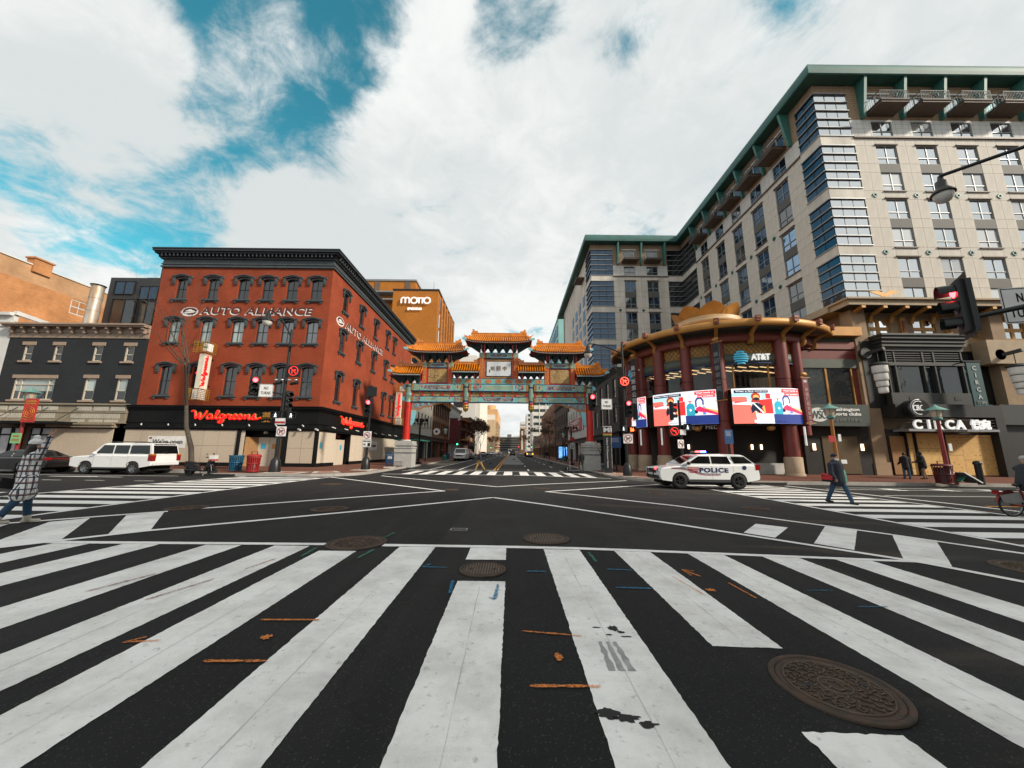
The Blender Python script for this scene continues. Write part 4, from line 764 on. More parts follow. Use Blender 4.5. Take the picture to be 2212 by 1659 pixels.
def clad(Mf, x0, x1, cols, sink=None):
    """stone panels between window columns; bands over and under the windows; ribbed grille between paired windows"""
    edges = [x0]+[e for c in cols for e in c]+[x1]
    for k in range(0, len(edges), 2):
        a, b = edges[k], edges[k+1]
        if b-a < .1: continue
        n = 2 if b-a > 1.3 else 1
        for i in range(n):
            for c, d in zip(ZL, ZL[1:]): panel(Mf, a+(b-a)*i/n, a+(b-a)*(i+1)/n, c, d, sink)
    for a, b in cols:
        for c, d in ((18.93, 19.95), (24.75, 25.62), (30.43, 31.25)): panel(Mf, a, b, c, d, sink)
WC = {}
rtw = random.Random(8); GL_TB = glassmat('glass_tower_blind', (.34, .35, .34), .35)
def tower_window(Mf, a, w, c, h, glass):
    if rtw.random() < .22: glass = GL_TB if glass is GL_SKY else GL_MID
    k = (w, round(h, 2), glass.name)
    if k not in WC: WC[k] = (win_mb(w, h, 1, 1, .06, .04, .12, .07, vs=[w*.5], hs=[h*.34]).mesh('frame'), pane_mb(w, h, .1).mesh('pane'))
    o = put('window', WC[k][0], SILV, tw, Mf @ LOC(a, 0, c)); put('pane', WC[k][1], glass, o, Mf @ LOC(a, 0, c)); return o
def face(Mf, x0, x1, cols, glass, sink=None):
    hol = [(a, b, max(c, 14.6), d) for a, b in cols for c, d in PAIRS]
    put('backing_wall', wall_holes(x1, 14.6, 31.3, hol+[(a, b, 16.1, 17.0) for a, b in cols][:0], .14, x0), TST2, tw, Mf)
    clad(Mf, x0, x1, cols, sink)
    for a, b in cols:
        for i, (c, d) in enumerate(PAIRS): tower_window(Mf, a, b-a, max(c, 14.6), d-max(c, 14.6), glass)
        for c, d in ((16.1, 17.0), (21.87, 22.8), (27.56, 28.5)): put('ribbed_grille', MB().box(a, b, -.02, .05, c, d), GRILLE, tw, Mf)
        for z in (18.97, 24.8, 30.47): put('window_head', MB().box(a-.1, b+.1, -.16, .02, z, z+.1), BRN, tw, Mf)
        for z in (19.83, 25.5): put('window_sill', MB().box(a-.08, b+.08, -.14, .02, z, z+.1), BRN, tw, Mf)
        for z in (25.15, 19.42): put('medallion', MB().cbox((a-.95, -.06, z), (.32, .06, .32)).cbox((a-.95, -.065, z), (.2, .07, .44)).cbox((a-.95, -.065, z), (.44, .07, .2)), TEAL, tw, Mf)
WCOLS = [(34.25+3.83*k, 36.2+3.83*k) for k in range(5)]
NCOLS = sorted((-(y+1.9), -y) for y in (34.25, 38.2, 42.1, 46.0, 50.15))
XCOLS = [(19.1, 21.0), (23.0, 24.9)]
face(FT, 32.3, 56, WCOLS, GL_SKY)
face(FN, -53.6, -32.3, NCOLS, GL_BLUE)
_s = MB(); face(FX, 17.2, 26.6, XCOLS, GL_BLUE, _s); o = put('stone_panels', _s, TST, tw); o['kind'] = 'stuff'
put('wing_side_wall', MB().quad((13.4, 62.5, 8), (13.4, 90, 8), (13.4, 90, 37), (13.4, 62.5, 37)), TST, tw)
for k in range(4):
    for c, d in PAIRS: put('window', MB().box(13.34, 13.42, 64+k*4, 66+k*4, c, d), GL_BLUE, tw)
# corner glazing: stacked bands of glass with silver transoms
def glazing(Mf, x0, x1, z0, z1, n, glass, cols=3):
    o = put('corner_glazing', MB().quad((x0, .05, z0), (x1, .05, z0), (x1, .05, z1), (x0, .05, z1)), BLACKM, tw, Mf); pw, ph = (x1-x0)/cols, (z1-z0)/n; k = ('g', round(pw, 2), round(ph, 2))
    if k not in WC: WC[k] = MB().quad((.03, 0, .05), (pw-.03, 0, .05), (pw-.03, 0, ph-.05), (.03, 0, ph-.05)).mesh('pane')
    for i in range(n):
        for j in range(cols):
            q = put('pane', WC[k].copy() if glass is not GL_SKY else WC[k], glass, o, Mf @ LOC(x0+j*pw, 0, z0+i*ph))
    for i in range(n+1): put('transom', MB().box(x0-.04, x1+.04, -.14, .02, z0+i*ph-.045, z0+i*ph+.045), SILV, o, Mf)
    for j in range(1, cols): put('mullion', MB().box(x0+j*pw-.03, x0+j*pw+.03, -.02, .03, z0, z1), BLACKM, o, Mf)
for z0, z1 in ((14.9, 19.08), (20.07, 24.72), (25.84, 30.38), (31.43, 36.19)):
    glazing(FT, 29.1, 32.25, z0, z1, 5, GL_SKY); glazing(FN, -32.3, -30.0, z0, z1, 5, GL_BLUE, 2)
    glazing(FX, 13.4, 17.2, z0, z1, 5, GL_BLUE, 3); glazing(FXN, -62.5, -58.4, z0, z1, 5, GL_BLUE, 3); glazing(FX, 26.6, 29.1, z0, z1, 5, GL_DARK, 2); glazing(FN, -58.4, -53.6, z0, z1, 5, GL_DARK, 3)
for z0 in (8.5,): glazing(FX, 13.4, 17.2, z0, 14.0, 5, GL_BLUE, 3); glazing(FXN, -62.5, -58.4, z0, 14.0, 5, GL_BLUE, 3)
for z0, z1 in ((14.0, 14.9), (19.08, 20.07), (24.72, 25.84), (30.38, 31.43)):
    for Mf, a, b in ((FT, 29.1, 32.28), (FN, -32.3, -30), (FX, 13.4, 17.2), (FXN, -62.5, -58.4), (FX, 26.6, 29.1), (FN, -58.4, -53.6)): put('stone_band', MB().box(a, b, -.06, .1, z0, z1), TST, tw, Mf)
put('wing_lower_wall', MB().box(17.2, 29, 58.45, 58.8, 0, 14.6).box(13.45, 17.2, 58.6, 60, 0, 8.5), TST, tw)
# attic: white tile course, shingles, balconies, green fins, deep eaves
def attic(Mf, x0, x1, cols, fins, glass):
    put('string_course', MB().box(x0, x1, -.18, .05, 31.2, 31.36), BRN, tw, Mf)
    hol = [(a, b, 31.55, 33.15) for a, b in cols]; put('tile_wall', wall_holes(x1, 31.36, 33.3, hol, .14, x0), WTILE, tw, Mf)
    tm = MB()
    for i in range(int((x1-x0)/.62)):
        v = x0+i*.62
        if not any(h[0]-.02 < v < h[1]+.02 for h in hol): tm.box(v-.008, v+.008, -.004, .001, 31.36, 33.3)
    ed = [x0]+[e for h in hol for e in h[:2]]+[x1]
    for i in range(1, 4):
        for a, b in zip(ed[::2], ed[1::2]): tm.box(a, b, -.0045, .0015, 31.36+i*.5-.008, 31.36+i*.5+.008)
    j = put('tile_joints', tm, mat('grout', (.3, .29, .27), .9), tw, Mf); j['kind'] = 'stuff'
    put('shingle_wall', wall_holes(x1, 33.3, 37.3, [(a-.1, b+.1, 33.9, 36.1) for a, b in cols], .2, x0), SHING, tw, Mf)
    for a, b in cols:
        tower_window(Mf, a, b-a, 31.55, 1.6, glass)
        o = put('balcony_door', win_mb(b-a+.2, 2.2, 2, 1, .08, .06, .14, .07), WPAINT, tw, Mf @ LOC(a-.1, 0, 33.9)); put('pane', pane_mb(b-a+.2, 2.2, .12), glass, o, Mf @ LOC(a-.1, 0, 33.9)); put('awning_box', MB().box(-.2, b-a+.4, -.12, .05, 2.25, 2.4), WPAINT, o, Mf @ LOC(a-.1, 0, 33.9))
        bl = put('balcony', MB().box(a-.35, b+.35, -1.55, 0, 33.72, 33.9).box(a-.42, b+.42, -1.62, 0, 33.9, 33.95), mat('balcony_brown', (.12, .09, .07), .7, var=.15), tw, Mf)
        rl = MB()
        for z in (34.95, 34.05): rl.box(a-.35, b+.35, -1.56, -1.52, z, z+.05).box(a-.35, a-.31, -1.52, 0, z, z+.05).box(b+.31, b+.35, -1.52, 0, z, z+.05)
        n = 18
        for i in range(n+1): x = a-.34+(b-a+.68)*i/n; rl.box(x-.011, x+.011, -1.55, -1.53, 34.05, 34.95)
        for i in range(8):
            for x in (a-.34, b+.32): rl.box(x, x+.02, -1.5+i*.19, -1.48+i*.19, 34.05, 34.95)
        put('railing', rl, CHAR2, bl, Mf); put('lattice_rosette', MB().lathe([(.2, 0), (.24, .015), (.2, .03)], (0, 0, 0), 12), SILV, bl, Mf @ LOC((a+b)/2, -1.57, 34.5, 0, radians(90)))
    for f in fins: put('eaves_fin', MB().prism([(-.35, 33.35), (.02, 33.35), (.02, 37.2), (-1.05, 37.2)], f-.13, f+.13, 'x'), TEAL, tw, Mf)
attic(FT, 32.25, 56, WCOLS, [33.45+3.83*k for k in range(6)], GL_SKY); attic(FN, -53.6, -32.3, NCOLS, [-53.1, -49.05, -45.0, -41.1, -37.2, -33.2], GL_BLUE); attic(FX, 17.2, 26.6, XCOLS, [18.0, 22.0, 26.0], GL_MID)
for Mf, a, b in ((FT, 29.1, 32.25), (FN, -32.3, -30), (FX, 13.4, 17.2), (FXN, -62.5, -58.4), (FX, 26.6, 29.1), (FN, -58.4, -53.6)): put('shingle_wall', MB().box(a, b, .02, .2, 36.19, 37.3), SHING, tw, Mf)
put('side_balcony', MB().box(11.9, 13.4, 64, 67, 33.7, 33.95), MATS['balcony_brown'], tw)
OUT = [(12.3, 95), (12.3, 57.3), (28.0, 57.3), (28.0, 28.9), (58, 28.9)]
def offset_path(P, d):
    out = []
    for i, p in enumerate(P):
        a = (Vector(p)-Vector(P[i-1])).normalized() if i else None; b = (Vector(P[i+1])-Vector(p)).normalized() if i < len(P)-1 else None
        a = a or b; b = b or a; na, nb = Vector((-a.y, a.x)), Vector((-b.y, b.x)); m_ = (na+nb); m_ = m_/(1+na.dot(nb)); q = Vector(p)+m_*d; out.append((q.x, q.y))
    return out
rb_ = MB(); prof = [(.0, 37.2), (-.10, 37.28), (-.14, 37.6), (-.12, 38.0), (-.02, 38.3), (.12, 38.45), (.5, 38.5)]
R_ = [offset_path(OUT, d) for d, z in prof]
for (r0, (d0, z0)), (r1, (d1, z1)) in zip(zip(R_, prof), zip(R_[1:], prof[1:])):
    for i in range(len(OUT)-1): rb_.quad((*r0[i], z0), (*r0[i+1], z0), (*r1[i+1], z1), (*r1[i], z1))
put('roof_edge', rb_, TEALD, tw)
put('roof_deck', MB().poly([(12.3, 57.3, 37.22), (28, 57.3, 37.22), (28, 28.9, 37.22), (58, 28.9, 37.22), (58, 95, 37.22), (12.3, 95, 37.22)]).poly([(12.4, 57.4, 38.48), (28.1, 57.4, 38.48), (28.1, 29, 38.48), (58, 29, 38.48), (58, 95, 38.48), (12.4, 95, 38.48)]), TEALD, tw)
put('rear_wall', MB().box(13.5, 56, 92, 92.3, 0, 37).box(55.8, 56, 30.2, 92, 0, 37), TST2, tw)
# ================================================================ PODIUM: ROUND CORNER PAVILION
CXP, CYP = 20., 36.
MAR = mat('maroon_column', (.165, .026, .020), .45, var=.15, scale=1.); MAR2 = mat('maroon_band', (.19, .042, .028), .55, var=.15); GOLD = mat('gold_paint', (.47, .225, .05), .5, metal=.15, var=.15, scale=.7); GOLDL = mat('gold_lattice', (.36, .19, .045), .6, var=.2); OLIVE = mat('olive_band', (.085, .10, .08), .6, var=.12); SANDB = mat('sandstone_base', (.36, .27, .185), .85, var=.18, scale=1.2, bump=.15)
pv = root('corner_pavilion', 'round corner shop pavilion with maroon columns, gold brackets and lotus crown', 'building', (CXP, CYP, 0))
A0, A1 = radians(-205), radians(-38)
def ring(name, prof, m, a0=A0, a1=A1, n=56): return put(name, MB().lathe(prof, (CXP, CYP, 0), n, a0, a1), m, pv)
def pp(a, r, z): return (CXP+r*cos(radians(a)), CYP+r*sin(radians(a)), z)
ring('red_ring_beam', [(7.6, 10.38), (8.3, 10.38), (8.38, 10.44), (8.38, 11.0), (8.0, 11.02)], MAR2); ring('green_frieze', [(8.02, 10.97), (8.02, 11.25)], OLIVE)
ring('gold_cornice', [(9.3, 11.27), (9.5, 11.22), (9.62, 11.3), (9.62, 11.72), (9.5, 11.8), (3.4, 12.3)], GOLD); ring('cornice_soffit', [(8.02, 11.3), (9.32, 11.28)], OLIVE)
ring('drum_floor', [(7.9, 6.55), (5.0, 6.55)], BLACKM); ring('ceiling', [(7.7, 8.55), (3.0, 8.55)], mat('office_ceiling', (.09, .085, .08), .8)); ring('room_wall', [(3.2, 6.5), (3.2, 8.6)], mat('office_wall', (.05, .045, .04), .9))
LAMP = glow('strip_lamp', (1, .62, .30), 1.1)
for i in range(16):
    a = -172+i*7.2
    for r in (7.0, 5.6): put('ceiling_lamp', MB().cbox(pp(a+(2.5 if r < 6 else 0), r, 8.5), (.9, .12, .04), Matrix.Rotation(radians(20), 3, 'Z')), LAMP, pv)
def clear_glass():
    M = bpy.data.materials.new('shop_glass'); M.use_nodes = True; nt = M.node_tree; N = nt.nodes; L = nt.links; N.clear()
    o = N.new('ShaderNodeOutputMaterial'); mx = N.new('ShaderNodeMixShader'); t_ = N.new('ShaderNodeBsdfTransparent'); g = N.new('ShaderNodeBsdfGlossy'); g.inputs['Roughness'].default_value = .03; t_.inputs[0].default_value = (.72, .76, .76, 1)
    f = N.new('ShaderNodeLayerWeight'); f.inputs[0].default_value = .25; mr = N.new('ShaderNodeMapRange'); L.new(f.outputs['Fresnel'], mr.inputs[0]); mr.inputs[3].default_value = .05; mr.inputs[4].default_value = .9
    L.new(mr.outputs[0], mx.inputs[0]); L.new(t_.outputs[0], mx.inputs[1]); L.new(g.outputs[0], mx.inputs[2]); L.new(mx.outputs[0], o.inputs[0]); MATS['shop_glass'] = M; return M
GLC = clear_glass()
GA = [-184, -166, -149, -132, -115, -81, -64]
for a, b in zip(GA, GA[1:]):
    a_, b_ = radians(a), radians(b); n = max(4, int((b-a)/3))
    o = put('upper_window', MB().lathe([(7.82, 6.5), (7.86, 6.5), (7.86, 6.62), (7.82, 6.62)], (CXP, CYP, 0), n, a_, b_), GOLD, pv)
    put('pane', MB().lathe([(7.8, 6.6), (7.8, 8.62)], (CXP, CYP, 0), n, a_, b_), GLC, o)
    for t in ((.12, .22, .78, .88) if b-a > 25 else (.13, .87)):
        if b-a > 25 and t in (.12, .88): continue
        put('gold_mullion', MB().cbox(pp(a+(b-a)*t, 7.83, 7.6), (.1, .1, 2.05), Matrix.Rotation(radians(a+(b-a)*t), 3, 'Z')), GOLD, o)
    put('sign_band', MB().lathe([(7.8, 8.62), (8.0, 8.62), (8.0, 9.4), (7.8, 9.4)], (CXP, CYP, 0), n, a_, b_), OLIVE, pv); put('blue_trim', MB().lathe([(8.0, 8.58), (8.04, 8.58), (8.04, 8.64), (8.0, 8.64)], (CXP, CYP, 0), n, a_, b_), mat('blue_trim', (.02, .06, .22), .4), pv)
    lt = put('lattice_panel', MB().lathe([(7.84, 9.4), (7.84, 10.46)], (CXP, CYP, 0), n, a_, b_), GOLDL, pv); lm = MB(); k = int((b-a)*.1396/.36)
    for i in range(-3, k+3):
        for s in (1, -1):
            pts = []
            for j in range(5):
                t = i/k+s*j*.25*(1.06/(.36*1.5))/k*1.3
                if 0 <= t <= 1: pts.append(pp(a+(b-a)*t, 7.86, 9.4+1.06*j/4))
            if len(pts) > 1: lm.tube(pts, .018, 4, False)
    put('lattice_bars', lm, mat('lattice_dark', (.13, .065, .02), .6), lt)
def column(a, r, z0, z1, rr, base):
    p = pp(a, r, 0); o = put('column', MB().cone((p[0], p[1], z0), (p[0], p[1], z1), rr, rr, 22, False), MAR, pv)
    for z in (7.3, 4.0): put('column_joint', MB().lathe([(rr+.004, 0), (rr+.012, .02), (rr+.004, .05)], (p[0], p[1], z), 22), BLACK, o)
    if base: put('column_base', MB().lathe([(rr+.10, -.3), (rr+.10, 1.3), (rr+.02, 1.36)], (p[0], p[1], 0), 22).lathe([(rr+.16, -.3), (rr+.16, .12), (rr+.1, .16)], (p[0], p[1], 0), 22), SANDB, o)
for a in (-166, -149, -115, -81): column(a, 8.0, 1.3, 10.5, .5, True)
column(-132, 7.95, 6.5, 10.5, .42, False); column(-69.5, 8.0, 3.0, 10.5, .38, False); column(-183, 8.0, .1, 10.5, .45, True)
# scrolled gold brackets under the cornice
sc = smooth([(8.05, 10.35), (8.35, 10.25), (8.5, 10.5), (8.45, 10.85), (8.9, 11.15), (9.5, 11.45), (9.8, 11.8)], 4)
bmb = MB()
for p, q in zip(sc, sc[1:]): bmb.bar((p[0], 0, p[1]), (q[0], 0, q[1]), .26, .2)
bmb.cone((8.22, -.17, 10.32), (8.22, .17, 10.32), .19, .19, 12)
bms = bmb.mesh('bracket'); rms = MB().box(9.1, 9.78, -.15, .15, 11.55, 11.9).box(9.7, 9.82, -.19, .19, 11.5, 11.95).mesh('bracket_cap')
for a in (-183, -166, -149, -132, -115, -98, -81, -66, -52):
    M = LOC(CXP, CYP, 0, radians(a)); o = put('scroll_bracket', bms, GOLD, pv, M); put('bracket_cap', rms, MAR2, o, M)
# lotus crown
put('crown_ring', MB().lathe([(2.9, 13.75), (3.2, 13.8), (3.4, 14.0), (3.42, 14.2), (3.2, 14.35), (3.3, 14.5), (3.1, 14.6), (2.2, 14.5)], (CXP, CYP, 0), 48), mat('pale_gold', (.56, .38, .2), .5, var=.1), pv); put('crown_drum', MB().lathe([(2.7, 12.0), (2.7, 13.9)], (CXP, CYP, 0), 36), GOLDL, pv)
for i in range(12): p = pp(i*30, 3.0, 0); put('crown_post', MB().cone((p[0], p[1], 12.0), (p[0], p[1], 13.85), .12, .12, 8), GOLD, pv)
pm_ = MB(); ns, nt_ = 8, 8; V = []; F = []
for i in range(nt_+1):
    t = i/nt_; hw = 1.32*sin(pi*min(1, .22+.78*t))**.7 if t < 1 else 0
    for j in range(ns+1):
        s = -1+2*j/ns; V.append((2.55+.45*t+.3*t*t-.35*s*s*(1-t), s*hw, 14.35+1.6*t))
for i in range(nt_):
    for j in range(ns): k = i*(ns+1)+j; F.append((k, k+1, k+ns+2, k+ns+1))
pm_.add(V, F, True); V2 = [(x-.08, y, z) for x, y, z in V]; pm_.add(V2, [f[::-1] for f in F], True); pms = pm_.mesh('petal')
for i in range(8): put('lotus_petal', pms, GOLD, pv, LOC(CXP, CYP, 0, radians(-105+i*45)))
# ground floor recess
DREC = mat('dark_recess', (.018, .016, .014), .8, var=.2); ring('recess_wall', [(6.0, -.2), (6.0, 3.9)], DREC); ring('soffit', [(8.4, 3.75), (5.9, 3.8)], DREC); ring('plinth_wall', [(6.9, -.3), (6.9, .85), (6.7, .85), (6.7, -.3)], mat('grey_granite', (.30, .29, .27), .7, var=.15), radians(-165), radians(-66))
SC_ = glow('sconce_glow', (1, .68, .42), 3.)
for a in (-140, -112, -95, -88): put('wall_lamp', MB().cbox(pp(a, 6.05, 2.1), (.1, .12, .38), Matrix.Rotation(radians(a), 3, 'Z')), SC_, pv)
TUBEW = mat('white_tube', (.7, .7, .68), .5, emit=.25)
for a in (-162, -146.5, -77.5): put('tube_lamp', MB().cone(pp(a, 8.75, 2.2), pp(a, 8.75, 3.6), .07, .07, 8), TUBEW, pv)
for a in (-128, -92): put('gold_corbel', MB().ball(pp(a, 8.1, 3.5), (.3, .3, .22)), GOLD, pv)
letters('shop_letters', 'media', LOC(*pp(-124, 8.1, 3.6), radians(-34)), WHITE_P, pv, 2.6)
# wrapped graphics on the drum
def wrap(polys, a0, a1, z0, z1, r):
    """flat artwork in unit coordinates bent round the drum"""
    b = bmesh.new()
    for P in polys:
        try: b.faces.new([b.verts.new((x, y, 0)) for x, y in P])
        except ValueError: pass
    for i in range(1, 14): bmesh.ops.bisect_plane(b, geom=b.verts[:]+b.edges[:]+b.faces[:], plane_co=(i/14, 0, 0), plane_no=(1, 0, 0))
    for v in b.verts: v.co = Vector(pp(a0+(a1-a0)*v.co.x, r, z0+(z1-z0)*v.co.y))
    me = bpy.data.meshes.new('art'); b.to_mesh(me); b.free(); return me
def wrap_text(key, u, v, w, h, a0, a1, z0, z1, r):
    V, F, tw_, th = TXT[key]; mb = MB(); mb.add([pp(a0+(a1-a0)*(u+p[0]/tw_*w), r, z0+(z1-z0)*(v+p[1]/th*h)) for p in V], F); return mb
EM = {n: glow('screen_'+n, c, s) for n, c, s in (('white', (.80, .82, .86), .62), ('salmon', (.90, .17, .13), .7), ('red', (.75, .03, .03), .7), ('sky', (.36, .62, .74), .9), ('navy', (.012, .03, .16), .9), ('dark', (.008, .012, .03), .8), ('skin', (.85, .38, .10), .9), ('hair', (.35, .035, .02), .9), ('teal', (.02, .28, .38), .9), ('pink', (.75, .02, .09), .95), ('blue', (.03, .2, .5), .9))}
def circ(x, y, rx, ry, n=16, a0=0., a1=360.): return [(x+rx*cos(radians(a0+(a1-a0)*i/n)), y+ry*sin(radians(a0+(a1-a0)*i/n))) for i in range(n if a1-a0 >= 360 else n+1)]
ART = [('sky', [[(0, .66), (.33, .66), (.33, .86), (0, .86)], [(.4, .66), (.53, .66), (.53, .86), (.4, .86)]]), ('red', [[(.36, .28), (.55, .28), (.55, .7), (.36, .66)], [(.46, .7), (.53, .7), (.53, .84), (.46, .84)], [(.03, .58), (.2, .62), (.2, .66), (.03, .66)]]), ('salmon', [[(0, 0), (.30, 0), (.31, .12), (.29, .44), (.24, .52), (0, .54)], [(0, .62), (.17, .62), (.21, .70), (.18, .76), (0, .76)]]),
       ('hair', [circ(.32, .76, .065, .11), [(.25, .6), (.28, .76), (.36, .76), (.39, .58)]]), ('skin', [circ(.325, .73, .042, .075), [(.3, .28), (.34, .28), (.4, .44), (.42, .3), (.44, .3), (.43, .5), (.36, .42)]]), ('dark', [circ(.325, .69, .042, .045), [(.25, .28), (.30, .36), (.35, .28), (.4, .45), (.41, .5), (.34, .58), (.27, .56), (.24, .42)], [(.03, .865), (.5, .865), (.5, .95), (.03, .95)], circ(.70, .37, .035, .055)]),
       ('white', [[(.27, .56), (.29, .57), (.42, .3), (.40, .28)], [(.27, .02), (.76, .02), (.76, .1), (.27, .1)]]), ('navy', [[(.55, .0), (1, 0), (1, .26), (.55, .26)], [(.70, .5), (.72, .5), (.72, .68), (.74, .74), (.78, .74), (.80, .68), (.80, .56), (.82, .56), (.82, .7), (.79, .79), (.73, .79), (.70, .7)]]), ('teal', [[(.57, .26), (.69, .26), (.69, .54), (.66, .62), (.60, .62), (.57, .54)]]), ('red', [[(.62, .62), (.635, .62), (.635, .68), (.66, .68), (.66, .7), (.6, .7), (.6, .68), (.62, .68)], [(.70, .87), (.99, .87), (.99, .97), (.70, .97)], [(.74, .78), (.98, .78), (.98, .86), (.74, .86)]]), ('blue', [[(.8, .28), (.84, .28), (.84, .5), (.8, .52)]]),
       ('skin', [[(.72, .52), (.84, .47), (1, .38), (1, .27), (.88, .35), (.75, .42)]]), ('pink', [[(.70, .46), (.76, .53), (.81, .47), (.87, .42), (1, .31), (1, .25), (.86, .33), (.76, .36), (.71, .4)]])]
def led(name, label, a0, a1, z0, z1, u0=0.):
    r = 8.62; t = root(name, label, 'screen', pp((a0+a1)/2, r, z0), 'curved video screens on the round pavilion'); U = lambda P: [((x-u0)/(1-u0), y) for x, y in P if x >= u0-1e-6]
    put('housing', MB().lathe([(8.2, z0-.05), (8.58, z0-.05), (8.58, z1+.05), (8.2, z1+.05)], (CXP, CYP, 0), 12, radians(a0), radians(a1)), BLACK, t); put('display', wrap([[(0, 0), (1, 0), (1, 1), (0, 1)]], a0, a1, z0, z1, r), EM['white'], t)
    for k, (c, P) in enumerate(ART):
        Q = []
        for p in P:
            if u0 and min(q[0] for q in p) < u0: p = [(max(x, u0), y) for x, y in p]
            if len({round(x, 4) for x, y in p}) > 1: Q.append([((x-u0)/(1-u0), y) for x, y in p])
        if Q: put('picture', wrap(Q, a0, a1, z0, z1, r+.012+.006*k), EM[c], t)
    for key, u, v, w, h in (('wear', .265, .908, .43, .055), ('wash1', .845, .92, .25, .05), ('wash2', .86, .82, .21, .045), ('both', .515, .06, .44, .035), ('plus', .63, .42, .035, .08)):
        if u-w/2 < u0: continue
        put('lettering', wrap_text(key, (u-u0)/(1-u0), v, w/(1-u0), h, a0, a1, z0, z1, r+.1), EM['dark'] if key == 'both' else EM['white'], t)
led('video_screen', 'curved video screen with health poster behind the traffic signal', -151.5, -117.3, 3.82, 6.52); led('video_screen', 'curved video screen with health poster beside the maroon club banner', -110.5, -77.2, 3.80, 6.5); led('video_screen', 'narrow end of a curved video screen wrapping round the pavilion side', -172.5, -157, 3.82, 6.55, .3)
# brand sign: striped globe and letters, on two sides
SGB = mat('globe_blue', (.02, .32, .50), .4, emit=.25); SGW = mat('sign_white_lit', (.85, .86, .86), .4, emit=.25)
def globe_sign(label, a, w):
    c = pp(a, 8.15, 9.02); t = root('globe_sign', label, 'sign', c); M = LOC(*c, radians(a+90)); gx = -.23*w
    for i in range(6):
        zc = .46-.184*i; h_ = .118; A = []; B = []
        for j in range(9):
            s = -1+2*j/8; lim = sqrt(max(0, .55**2-zc**2)); x = s*lim; A.append((gx+x, -.12-.1*(1-s*s), zc+h_/2-.035*s*s)); B.append((gx+x, -.12-.1*(1-s*s), zc-h_/2-.035*s*s))
        mb = MB()
        for j in range(8): mb.quad(A[j], A[j+1], B[j+1], B[j])
        put('globe_stripe', mb, SGB, t, M)
    letters('sign_letters', 'att', M @ LOC(.24*w, -.12, 0), SGW, t, .46*w, .5, .05)
globe_sign('striped blue globe and white letters over the wide shop window', -99, 3.0); globe_sign('striped blue globe and white letters on the pavilion side facing the arch', -172, 2.6)
# flags hanging from the cornice
BANM = mat('banner_black', (.012, .014, .018), .6); BANR = mat('banner_maroon', (.14, .008, .014), .6); GREYL = mat('banner_letters', (.45, .47, .48), .6)
def vbanner(name, label, p, rz, w, z0, z1, m, keys, lm, ch=.55, gap=None):
    t = root(name, label, 'banner', (p[0], p[1], z0)); M = LOC(p[0], p[1], 0, rz); put('cloth', MB().box(-w/2, w/2, -.02, .02, z0, z1), m, t, M)
    put('pole', MB().tube([(w/2+.25, 0, z1+.05), (-w/2-.1, 0, z1+.05)], .03, 6), GOLD, t, M); put('pole', MB().tube([(w/2+.25, 0, z0-.05), (-w/2-.1, 0, z0-.05)], .03, 6), GOLD, t, M)
    put('finial', MB().ball((0, 0, z1+.3), (.3, .12, .16)), GOLD, t, M); n = len(keys); st = gap or (z1-z0-.6)/n
    for i, k in enumerate(keys): letters('banner_character', k, M @ LOC(0, -.03, z1-.9-i*st if gap else z1-.3-st*(i+.5)), lm, t, None, ch)
    return t
vbanner('banner', 'black banner with white characters hanging beside the pavilion end screen', pp(-163, 9.1, 0)[:2], radians(-62), .55, 4.5, 10.2, BANM, ['am%d' % i for i in range(6)], GREYL, .5, .62)
vbanner('banner', 'black banner with grey characters hanging in front of the middle maroon column', pp(-116, 9.2, 0)[:2], radians(-62), .55, 5.6, 10.1, BANM, ['am%d' % i for i in range(6)], mat('banner_letters_dim', (.16, .17, .18), .6), .4, .55)
t = vbanner('banner', 'maroon club banner at the edge of the wide video screen', pp(-74.5, 8.9, 0)[:2], radians(12), .55, 3.9, 7.3, BANR, ['hs%d' % i for i in range(8)], mat('banner_letters_red', (.34, .2, .19), .6), .3, .36)
put('oval_badge', MB().poly([(.17*cos(2*pi*i/16), -.03, .1*sin(2*pi*i/16)) for i in range(16)]), GREYL, t, LOC(*pp(-74.5, 8.9, 0)[:2], 7.05, radians(12)))
# ================================================================ CLUB FRONT BETWEEN PAVILION AND TOWER
cl = root('club_building', 'maroon and olive club front between the round pavilion and the stone pier', 'building', (26, 29.5, 0))
put('wall', MB().box(23.0, 28.6, 29.6, 31, -.3, 11.2), MAR2, cl); put('gold_cornice', MB().box(24.2, 28.9, 28.9, 31, 11.25, 12.0), GOLD, cl); put('olive_frieze', MB().box(23.4, 28.6, 29.55, 29.7, 10.85, 11.25), OLIVE, cl); put('red_beam', MB().box(23.2, 28.6, 29.35, 29.7, 10.2, 10.8), MAR2, cl); put('red_beam', MB().box(23.2, 28.6, 29.45, 29.7, 9.35, 10.1), MAR, cl); put('olive_band', MB().box(23.2, 28.55, 29.4, 29.7, 8.6, 9.35), OLIVE, cl)
for a, b, g in ((23.4, 25.8, GL_MID), (25.95, 27.95, GL_DARK)): o = put('window', MB().box(a-.06, a, 29.45, 29.62, 5.5, 8.6).box(b, b+.08, 29.45, 29.62, 5.5, 8.6), GOLD, cl); put('pane', MB().quad((a, 29.55, 5.5), (b, 29.55, 5.5), (b, 29.55, 8.6), (a, 29.55, 8.6)), g, o)
put('dark_entrance', MB().box(23.2, 28.4, 29.3, 29.58, -.2, 3.8), DREC, cl)
for x in (23.9, 27.7): put('wall_lamp', MB().box(x-.08, x+.08, 29.18, 29.28, 1.9, 2.4), SC_, cl)
put('ply_panel', MB().box(24.6, 27.4, 29.24, 29.29, .1, 3.0), mat('dim_ply', (.10, .065, .03), .8), cl)
